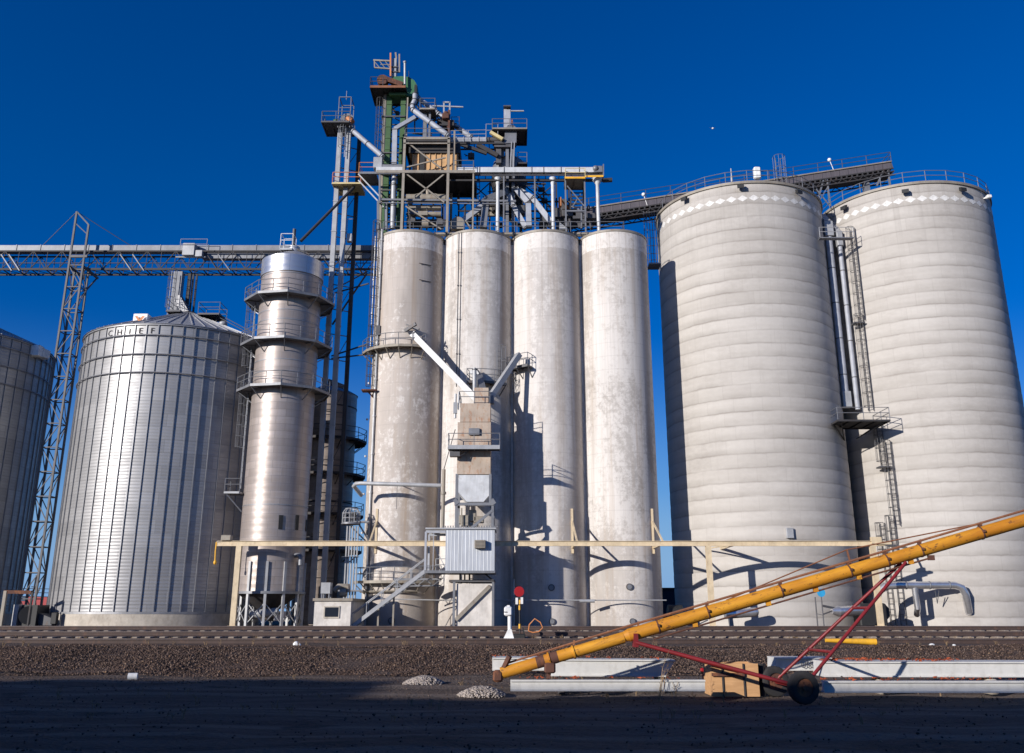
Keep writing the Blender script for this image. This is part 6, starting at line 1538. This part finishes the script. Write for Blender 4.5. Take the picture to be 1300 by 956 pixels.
m = MB(); a, b = P(24.5, 792, 75.4), P(48, 768, 75.4); m.box2((a.x, 75.4, .5), (b.x, 77.4, b.z)); m.tube(P(36, 781, 75.4), P(36, 781, 75.3), 0.7, n=24); m.build('housing', M['black'], t)
m = MB(); a = P(49, 787, 76); b = P(66, 790, 76); m.prism([P(48.5, 778, 75.8), P(66, 785, 75.8), P(66, 794, 75.8), P(48.5, 794, 75.8)], (0, 1.4, 0)); m.build('transition_duct', M['steel'], t)
m = MB(); m.box(P(69.5, 785, 75.5), (0.45, 0.4, 0.9), bev=.04); m.tube(P(71.5, 779, 75.5), P(71.5, 777, 75.5), 0.16); m.build('valve', M['black'], t)
t = thing('pipe_gallows', (P(20, 790, 74.5).x, 74.5, 0.5), 'pale post and dark crossbeam in front of the dark bin', 'frame')
m = MB(); m.bar((P(4.5, 770, 74.5).x, 74.5, .4), (P(4.5, 770, 74.5).x, 74.5, P(6, 750, 74.5).z), 0.24); m.build('post', M['tansteel'], t)
m = MB(); a = P(5, 751.5, 74.5); m.bar(a, P(40, 752, 74.5), 0.14, 0.26); m.build('crossbeam', M['rust'], t)
m = MB(); m.bar((P(38.5, 770, 74.5).x, 74.5, .4), (P(38.5, 770, 74.5).x, 74.5, P(38.5, 752, 74.5).z), 0.12); m.build('thin_post', M['dark'], t)

# ================================================================== TRACKSIDE SIGNALS
YS = 37.4; x = P(645.5, 800, YS).x; zb5 = zg(YS)
t = thing('switch_stand', (x, YS, zb5), 'white painted track switch stand with a boxy head', 'switch stand')
m = MB(); a, b = P(640, 782, YS), P(650.5, 770, YS); m.box(((a.x + b.x) / 2, YS, (a.z + b.z) / 2), (b.x - a.x, 0.3, b.z - a.z), bev=0.05); m.box(((a.x + b.x) / 2, YS, b.z + .02), (.12, .12, .06)); m.build('head', M['white'], t)
m = MB(); m.tube((x + .05, YS, zb5), (x + .05, YS, a.z), 0.08, n=12); m.build('post', M['white'], t)
m = MB(); m.prism([Vector((x - .2, YS - .15, zb5 + .04)), Vector((x + .22, YS - .15, zb5 + .04)), Vector((x + .12, YS - .15, zb5 + .4)), Vector((x - .02, YS - .15, zb5 + .4))], (0, .3, 0)); m.box((x - .05, YS, zb5 + .03), (.62, .5, .06)); m.build('foot', M['white'], t)
m = MB(); m.box((P(642, 777, YS - .16).x, YS - .16, P(642, 777, YS).z), (.12, .02, .03)); m.build('latch', M['black'], t)
YS = 38.6; t = thing('target_signal', (P(660, 800, YS).x, YS, zg(YS)), 'round dark red target sign on a thin yellow banded pole', 'target signal')
q = P(659, 751, YS); m = MB(); m.disc(q, (0.1, -1, 0), 0.205, n=28, depth=0.025); m.build('disc', M['red'], t)
m = MB(); z0 = zg(YS); m.tube((q.x + .03, YS + .05, z0), (q.x + .01, YS + .05, q.z), 0.028, n=8); m.build('pole', M['black'], t)
for yy in (764.5, 771.5, 795): m = MB(); c_ = P(660, yy, YS + .05); m.tube((q.x + .02, YS + .05, c_.z - .09), (q.x + .02, YS + .05, c_.z + .09), 0.045, n=10); m.build('reflective_band', M['safety'], t)
m = MB(); m.box(P(656, 763, YS), (.1, .05, .26)); m.box(P(662.5, 762.5, YS), (.1, .05, .26)); m.build('lens', M['white'], t)
m = MB(); m.box((q.x, YS, z0 + .1), (.5, .35, .2), bev=.03); m.bar((q.x + .2, YS, z0 + .2), (q.x + .15, YS, z0 + .45), .06); m.build('base', M['black'], t)
t = MB(); q = P(678, 795, 37.8); pts = [P(671, 801, 37.8), P(672, 793, 37.8), P(679, 785.5, 37.8), P(686, 790, 37.8), P(689, 797, 37.8), P(684, 802, 37.8), P(676, 803, 37.8), P(671, 801, 37.8)]
t.poly(pts, 0.025, 6); tag(t.build('orange_hose', M['orange']), 'looped orange cable standing on the tracks near the red target', 'cable')
m = MB(); m.tube(P(652.5, 735, 76.3), P(652.5, 800, 76.3), 0.035, n=5); tag(m.build('earth_rod', M['white']), 'thin white rod standing upright left of the red disc', 'rod')
m = MB(); a, b = P(1048, 813, 31.6), P(1112, 815, 31.6); m.tube(a, b, 0.06, 0.11, n=12); tag(m.build('yellow_pipe', M['safety']), 'yellow pipe lying on the gravel bank behind the red auger legs', 'pipe')

# ================================================================== YELLOW GRAIN AUGER
AY = 19.2
t = thing('grain_auger', (P(1000, 880, AY).x, AY, 0.0), 'long yellow grain auger slanting up to the right on a red wheeled frame', 'grain auger')
def AP(x, off=0.0, Y=AY): return P(x, 777 - (x - 900) * 0.2905 - off, Y)
m = MB(); m.tube(AP(798), AP(1420), 0.128, n=24); m.build('upper_tube', M['yellow'], t)
m = MB(); m.tube(AP(636, -1), AP(697, -1), 0.112, n=24); m.tube(AP(697, -1), AP(792, -1), 0.112, n=24); m.tube(AP(790, 0), AP(800, 0), 0.09, 0.128, n=20); m.build('lower_tube', M['yellow'], t)
for xx in (686, 703): m = MB(); m.tube(AP(xx - 5, -1), AP(xx + 5, -1), 0.115, n=24); m.build('rust_patch', M['rust'], t)
for xx in (697, 728): m = MB(); m.tube(AP(xx - 1, -1), AP(xx + 1, -1), 0.135, n=20); m.build('collar', M['yellow'], t)
for xx in (835, 898, 991, 1078, 1125, 1168, 1245, 1340): m = MB(); m.tube(AP(xx - .8), AP(xx + .8), 0.138, n=24); q_ = AP(xx); m.box(q_ + Vector((0, -.15, .03)), (.05, .04, .05)); m.box(q_ + Vector((0, 0, .15)), (.05, .08, .04)); m.build('clamp', M['rust'], t)
m = MB(); q = AP(631, -1); m.box(q + Vector((.02, 0, -.03)), (.2, .26, .22), bev=0.04); m.bar(q + Vector((.1, 0, .05)), q + Vector((.25, -.1, .35)), 0.08); m.build('intake', M['rust'], t)
m = MB(); m.tube(AP(645, 9.5), AP(790, 12), 0.022, n=6); m.tube(AP(790, 12), AP(1420, 13), 0.026, n=6)
for xx in (728, 810, 898, 991, 1078, 1168, 1245, 1340): m.bar(AP(xx, 8), AP(xx + 1, 14), 0.035)
m.build('truss_rod', M['rustrod'], t)
m = MB(); pk = P(1075, 698, AY); m.tube(P(922, 762, AY), pk, 0.014, n=5); m.tube(pk, P(1246, 664, AY), 0.014, n=5); m.tube(P(1246, 664, AY), AP(1400, 12), 0.014, n=5); m.bar(pk, AP(1080, 9), 0.03); m.build('stay_wire', M['rustrod'], t)
m = MB(); m.tube(AP(830, -14), AP(1180, -13), 0.02, n=6); m.box(AP(1182, -13), (.12, .08, .1))
m.build('lower_rod', M['rust'], t)
for xx in (882, 975, 1035, 1090, 1156): m = MB(); m.bar(AP(xx, -8), AP(xx + 1, -14), 0.10, 0.06); m.build('hanger', M['yellow'], t)
m = MB(); q = AP(698, -12); m.box(q, (.22, .3, .2), bev=.03); m.bar(q, q + Vector((-.05, 0, -.3)), .08); m.tube(q + Vector((-.05, -.1, -.28)), q + Vector((-.05, .1, -.28)), .07); m.build('gearbox', M['rust'], t)
# frame and wheels
W1, W2 = P(984, 874, 20.1), P(1020, 878, 18.5)
for W in (W1, W2): W.z = 0.30
top = AP(1147, -9)
m = MB()
for W, o in ((W1, Vector((0, .12, 0))), (W2, Vector((.0, -.12, 0)))):
    m.tube(W + Vector((0, 0, .0)), top + o, 0.034, n=10); m.tube(W, AP(806, -11) + o * 1.2, 0.04, n=10)
m.tube(W1, W2, 0.04, n=8)
def fr(W, o, k): return W.lerp(top + o, k)
for k in (0.27, 0.62): m.tube(fr(W1, Vector((0, .12, 0)), k), fr(W2, Vector((0, -.12, 0)), k), 0.03, n=8)
m.build('red_frame', M['redframe'], t)
m = MB(); q = AP(806, -3); m.box(q - Vector((0, 0, .08)), (.09, .33, .26)); m.build('pivot_bracket', M['redframe'], t)
for W in (W1, W2):
    ax = (W2 - W1).normalized(); ax = Vector((0.15, -1, 0)).normalized()
    w = MB(); nseg = 36
    ringp = [(0.17, -0.085), (0.24, -0.1), (0.285, -0.085), (0.30, -0.04), (0.30, 0.04), (0.285, 0.085), (0.24, 0.1), (0.17, 0.085)]
    xx, yy = w.frame(ax); vs = []
    for i in range(nseg):
        a = 2 * math.pi * i / nseg
        for r, h in ringp:
            rr = r + (0.006 if (i % 2 and r > 0.28) else 0)
            vs.append(W + (xx * math.cos(a) + yy * math.sin(a)) * rr + ax * h)
    k = len(ringp); w.add(vs, [(i * k + j, i * k + (j + 1) % k, ((i + 1) % nseg) * k + (j + 1) % k, ((i + 1) % nseg) * k + j) for i in range(nseg) for j in range(k)], smooth=True)
    tw = w.build('wheel', M['rubber'], t)
    r = MB(); r.tube(W - ax * 0.06, W + ax * 0.06, 0.175, n=28); r.tube(W - ax * 0.11, W + ax * 0.11, 0.05, n=12)
    for i in range(5):
        e = W + (xx * math.cos(i * 1.2566) + yy * math.sin(i * 1.2566)) * 0.10; r.tube(e - ax * 0.075, e + ax * 0.075, 0.013, n=6)
    r.build('rim', M['rust'], tw)

# ================================================================== WHITE BOX GIRDERS, CRATE AND SCRAPS
def girder(x0, x1, ytop, ybot, Y, dY, lab, tilt=0.0, skew=0.0, stub=False):
    a, b, c, d = P(x0, ytop, Y), P(x1, ytop + tilt, Y), P(x1 - skew, ybot + tilt, Y), P(x0, ybot, Y)
    c.x = P(x1 - skew, ybot + tilt, Y).x
    t = thing('box_girder', (a + b) / 2 * 1.0 - Vector((0, 0, (a.z - d.z))), lab, 'girder', 'white box girders lying in the yard')
    m = MB(); m.prism([a, b, c, d], (0, dY, 0)); m.build('beam', M['girder'], t)
    m = MB(); m.prism([a + Vector((0, -.04, .02)), b + Vector((0, -.04, .02)), b + Vector((0, -.04, -.01)), a + Vector((0, -.04, -.01))], (0, dY + .08, 0)); m.prism([d + Vector((0, -.04, -.02)), c + Vector((0, -.04, -.02)), c + Vector((0, -.04, .01)), d + Vector((0, -.04, .01))], (0, dY + .08, 0)); m.build('flange', M['girder'], t)
    return t, a, b, d
gs = []
gs.append(girder(625, 704, 836, 850, 21.9, 0.7, 'white box girder whose left end sticks out behind the auger\'s foot'))
gs.append(girder(697, 857, 838, 857, 20.6, 0.5, 'white box girder crossed by dark slanting shadows, between auger foot and crate', 1.0, 12))
gs.append(girder(648, 895, 864.5, 876, 19.0, 0.12, 'low white girder lying nearest, in front of the shadow crossed one', 0))
gs.append(girder(985, 1056, 836, 850, 21.6, 0.7, 'white girder end with faded black letters behind the red auger legs'))
gs.append(girder(1046, 1330, 841, 858, 20.4, 0.7, 'longest white girder, right of the wheels, rusty leaves along its top', 0.5))
gs.append(girder(1046, 1335, 866, 878, 18.9, 0.12, 'low white girder lying nearest on the right in front of the longest one', 0))
# faded letters
vs_, fs_ = text_mesh("USE B", 0.17); lt = MB(); o_ = P(1029, 848, 21.56); lt.add([o_ + Vector((v[0] * 1.0, -.02, v[1] * 1.15)) for v in vs_], fs_); lt.build('lettering', M['steel'], gs[3][0])
# dry red leaves and rusty bolts along the tops: heaps nobody would count
lf = MB()
for (t_, a, b, d), n in zip(gs, (12, 20, 26, 6, 150, 60)):
    for i in range(n):
        c_ = a.lerp(b, random.random() if n < 100 else random.random() * 0.62) + Vector((0, -0.03 + random.random() * .3, 0.03 + random.random() * .02)); r = random.uniform(.015, .035)
        k = random.randint(1, 3)
        for _ in range(k):
            e = c_ + Vector((random.uniform(-.06, .06), random.uniform(-.05, .05), random.uniform(0, .03)))
            lf.add([e + Vector((random.uniform(-1, 1) * r * 1.6, random.uniform(-1, 1) * r, random.uniform(-.6, 1) * r)) for _ in range(4)], [(0, 1, 2), (0, 2, 3), (0, 3, 1), (1, 3, 2)])
tag(lf.build('fallen_leaves', M['leaf']), kind='stuff')
# timber blocks under the girders
for x, y, lab in ((1119, 863, 'pinkish stone block under the long girder, left one'), (1257, 863, 'pinkish stone block under the long girder, right one')):
    m = MB(); q = P(x, y, 20.5); m.box((q.x, 20.6, q.z / 2 + .02), (0.24, 0.5, q.z), bev=0.04); tag(m.build('support_block', M['concrete_base']), lab, 'block', 'blocks under the long girder')
for x, lab in ((712, 'timber bearer under the shadow crossed girder near its left end'), (838, 'timber bearer under the shadow crossed girder near its right end')):
    m = MB(); q = P(x, 858, 20.8); m.box((q.x, 20.95, q.z / 2), (0.14, 0.7, q.z), bev=0.02); tag(m.build('timber_bearer', M['dark']), lab, 'bearer', 'timber bearers under girders')
# plywood crate
t = thing('wooden_crate', (P(934, 868, 19.9).x, 20.3, 0), 'open light plywood crate with battens beside the auger wheels', 'crate')
a, b = P(905, 880, 19.9), P(962, 842.5, 19.9); m = MB(); z0, z1 = 0.02, b.z
m.box2((a.x, 19.9, z0), (b.x, 19.93, z1)); m.box2((a.x, 20.7, z0), (b.x, 20.73, z1)); m.box2((a.x, 19.93, z0), (a.x + .03, 20.7, z1 - .01)); m.box2((b.x - .03, 19.93, z0), (b.x, 20.7, z1 - .01)); m.build('panels', M['ply'], t)
for xx in (917, 944): m = MB(); q = P(xx, 850, 19.87).x; m.box2((q - .015, 19.87, z0), (q + .015, 19.897, z1)); m.build('batten', M['dark'], t)
m = MB(); m.box2((a.x - .01, 19.84, z0 + (z1 - z0) * .62), (b.x - .3, 19.868, z0 + (z1 - z0) * .72)); m.build('cross_batten', M['rust'], t)
m = MB(); q = P(967, 855, 20.1); m.tube((q.x, 20.1, 0.02), (q.x, 20.1, P(967, 843, 20.1).z), 0.07, n=14); tag(m.build('black_drum', M['rubber']), 'narrow black cylinder standing right against the crate', 'drum')
m = MB(); q = P(892, 851, 21.5); m.box(q, (.10, .08, .10), bev=.02); m.tube(q - Vector((0, 0, .06)), Vector((q.x, q.y, 0.0)), .015); tag(m.build('red_marker', M['red']), 'tiny bright red capped stake left of the crate', 'stake')
m = MB(); q = P(167, 863.5, 24.7); m.tube((q.x - .1, 24.7, .09), (q.x + .12, 24.75, .09), 0.09, n=12); tag(m.build('plastic_jug', M['white']), 'small pale jug lying on the dirt at lower left', 'jug')
m = MB(); q = P(376, 817, 31.6); m.ball((q.x, q.y, zg(31.6) + .05), 0.11, n=7, m=5); m.ball((q.x + .1, q.y, zg(31.6) + .03), 0.07, n=7, m=5); tag(m.build('white_rock', M['white']), 'whitish rock on the track shoulder left of centre', 'rock')
for x, lab in ((1183, 'larger of two white rocks on the ballast at right'), (1211, 'smaller of two white rocks on the ballast at right')):
    m = MB(); q = P(x, 817, 31.4); m.ball((q.x, q.y, zg(31.4) + .04), 0.10 if x < 1200 else .06, n=7, m=5, sz=.6); tag(m.build('white_rock', M['white']), lab, 'rock', 'white rocks on the ballast')

# heaps of crushed rock
def heap(name, cx, cy, rx, ry, h, n, label):
    V, Fc = scatter(n, (cx - rx, cx + rx), (cy - ry, cy + ry), 0.015, 0.042, lambda x, y: h * max(0, 1 - ((x - cx) / rx) ** 2 - ((y - cy) / ry) ** 2) + 0.0, lambda x, y: 1.0 if ((x - cx) / rx) ** 2 + ((y - cy) / ry) ** 2 < 1 else 0.04)
    o = fast_mesh(name, V, Fc, M['stone']); tag(o, label, 'gravel heap', kind='stuff'); return o
q = P(537, 866, 23.4); heap('gravel_heap', q.x, 23.6, 0.5, 0.6, 0.16, 1300, 'pale heap of crushed rock')
q = P(612, 868, 20.6); heap('gravel_heap', q.x, 20.4, 0.5, 0.6, 0.16, 1300, 'pale heap of crushed rock under the auger foot')

# dry weeds
wd = MB()
def weed(x, y, h, n):
    z = zg(y)
    for i in range(n):
        a = random.uniform(0, 6.28); l = h * random.uniform(.5, 1.1); bx, by = x + random.uniform(-.05, .05), y + random.uniform(-.05, .05)
        t1 = Vector((bx + math.cos(a) * l * .12, by + math.sin(a) * l * .12, z + l * .6)); t2 = t1 + Vector((math.cos(a) * l * .15, math.sin(a) * l * .15, l * .35))
        wd.tube((bx, by, z), t1, 0.006, n=3, caps=False); wd.tube(t1, t2, 0.005, 0.002, n=3, caps=False)
        for k in range(3):
            e = t1.lerp(t2, k / 3); wd.tube(e, e + Vector((random.uniform(-.06, .06), random.uniform(-.04, .04), .04)), 0.004, n=3, caps=False)
q = P(836, 868, 18.9); weed(q.x, 18.9, 1.0, 5); q = P(858, 868, 18.9); weed(q.x, 18.95, .5, 4)
for i in range(60): y = random.uniform(15, 25); weed(random.uniform(-.5 * y, .5 * y), y, random.uniform(.08, .22), 3)
for i in range(150):
    y = random.choice([31.4, 32.3, 36.7, 37.5, 38.3, 43, 44.2]) + random.uniform(-.5, .5); weed(random.uniform(-.56 * y, .56 * y), y, random.uniform(.06, .2), random.randint(2, 5))
tag(wd.build('dry_weeds', M['straw']), kind='stuff')

# far speck in the sky: a pale bird
q = P(905, 163, 160); m = MB(); m.ball(q, 0.22, n=10, m=6, sz=0.8)
m.add([q + Vector((-.7, .1, .25)), q + Vector((-.1, -.1, .08)), q + Vector((-.1, .15, .05)), q + Vector((.7, .1, .25)), q + Vector((.1, -.1, .08)), q + Vector((.1, .15, .05))], [(0, 1, 2), (3, 5, 4)]); m.tube(q, q + Vector((.1, .4, -.02)), 0.08, .02)
tag(m.build('bird', M['white']), 'tiny pale bird high in the sky above the wide silo', 'bird')

t = thing('concrete_silo', (-68.2, 69.8, 0.5), 'unseen plain silo added beyond the left edge to shade the dark steel bin', 'silo')  # stands out of view, added only to throw shade on the left bin
m = MB(); m.lathe((-68.2, 69.8), [(9.0, 0.0), (9.0, 35.5), (0.01, 36.2)], n=64); m.build('wall', banded_concrete("shade_silo_concrete", 3), t)

# unseen stepped block behind the camera, added and shaped to shade the foreground
def shade_dim(edgeY, H): return edgeY - math.cos(R_(SUN_AZ)) * H / math.tan(R_(SUN_EL))
H1, H2 = 9.0, 9.0
y1 = shade_dim(24.6, H1); y2 = shade_dim(19.4, H2); sx = math.sin(R_(SUN_AZ)) * H1 / math.tan(R_(SUN_EL))
xc = -3.0 - sx
t = thing('shade_caster', (-40, -20, 0), 'unseen ribbed metal block added behind the photographer to shade the foreground', 'shade_caster')
m = MB(); m.box2((-95, -40, -0.2), (xc, y1, H1 - .05)); m.box2((xc + .003, -40, -0.2), (6, y2, H2 - .05)); m.build('wall', M['caster'], t)
m = MB(); m.box2((-95.1, -40.1, H1 - .05), (xc, y1 + .1, H1 + .02)); m.box2((xc + .003, -40.1, H2 - .05), (6.1, y2 + .1, H2 + .02)); m.build('roof', M['steel'], t)
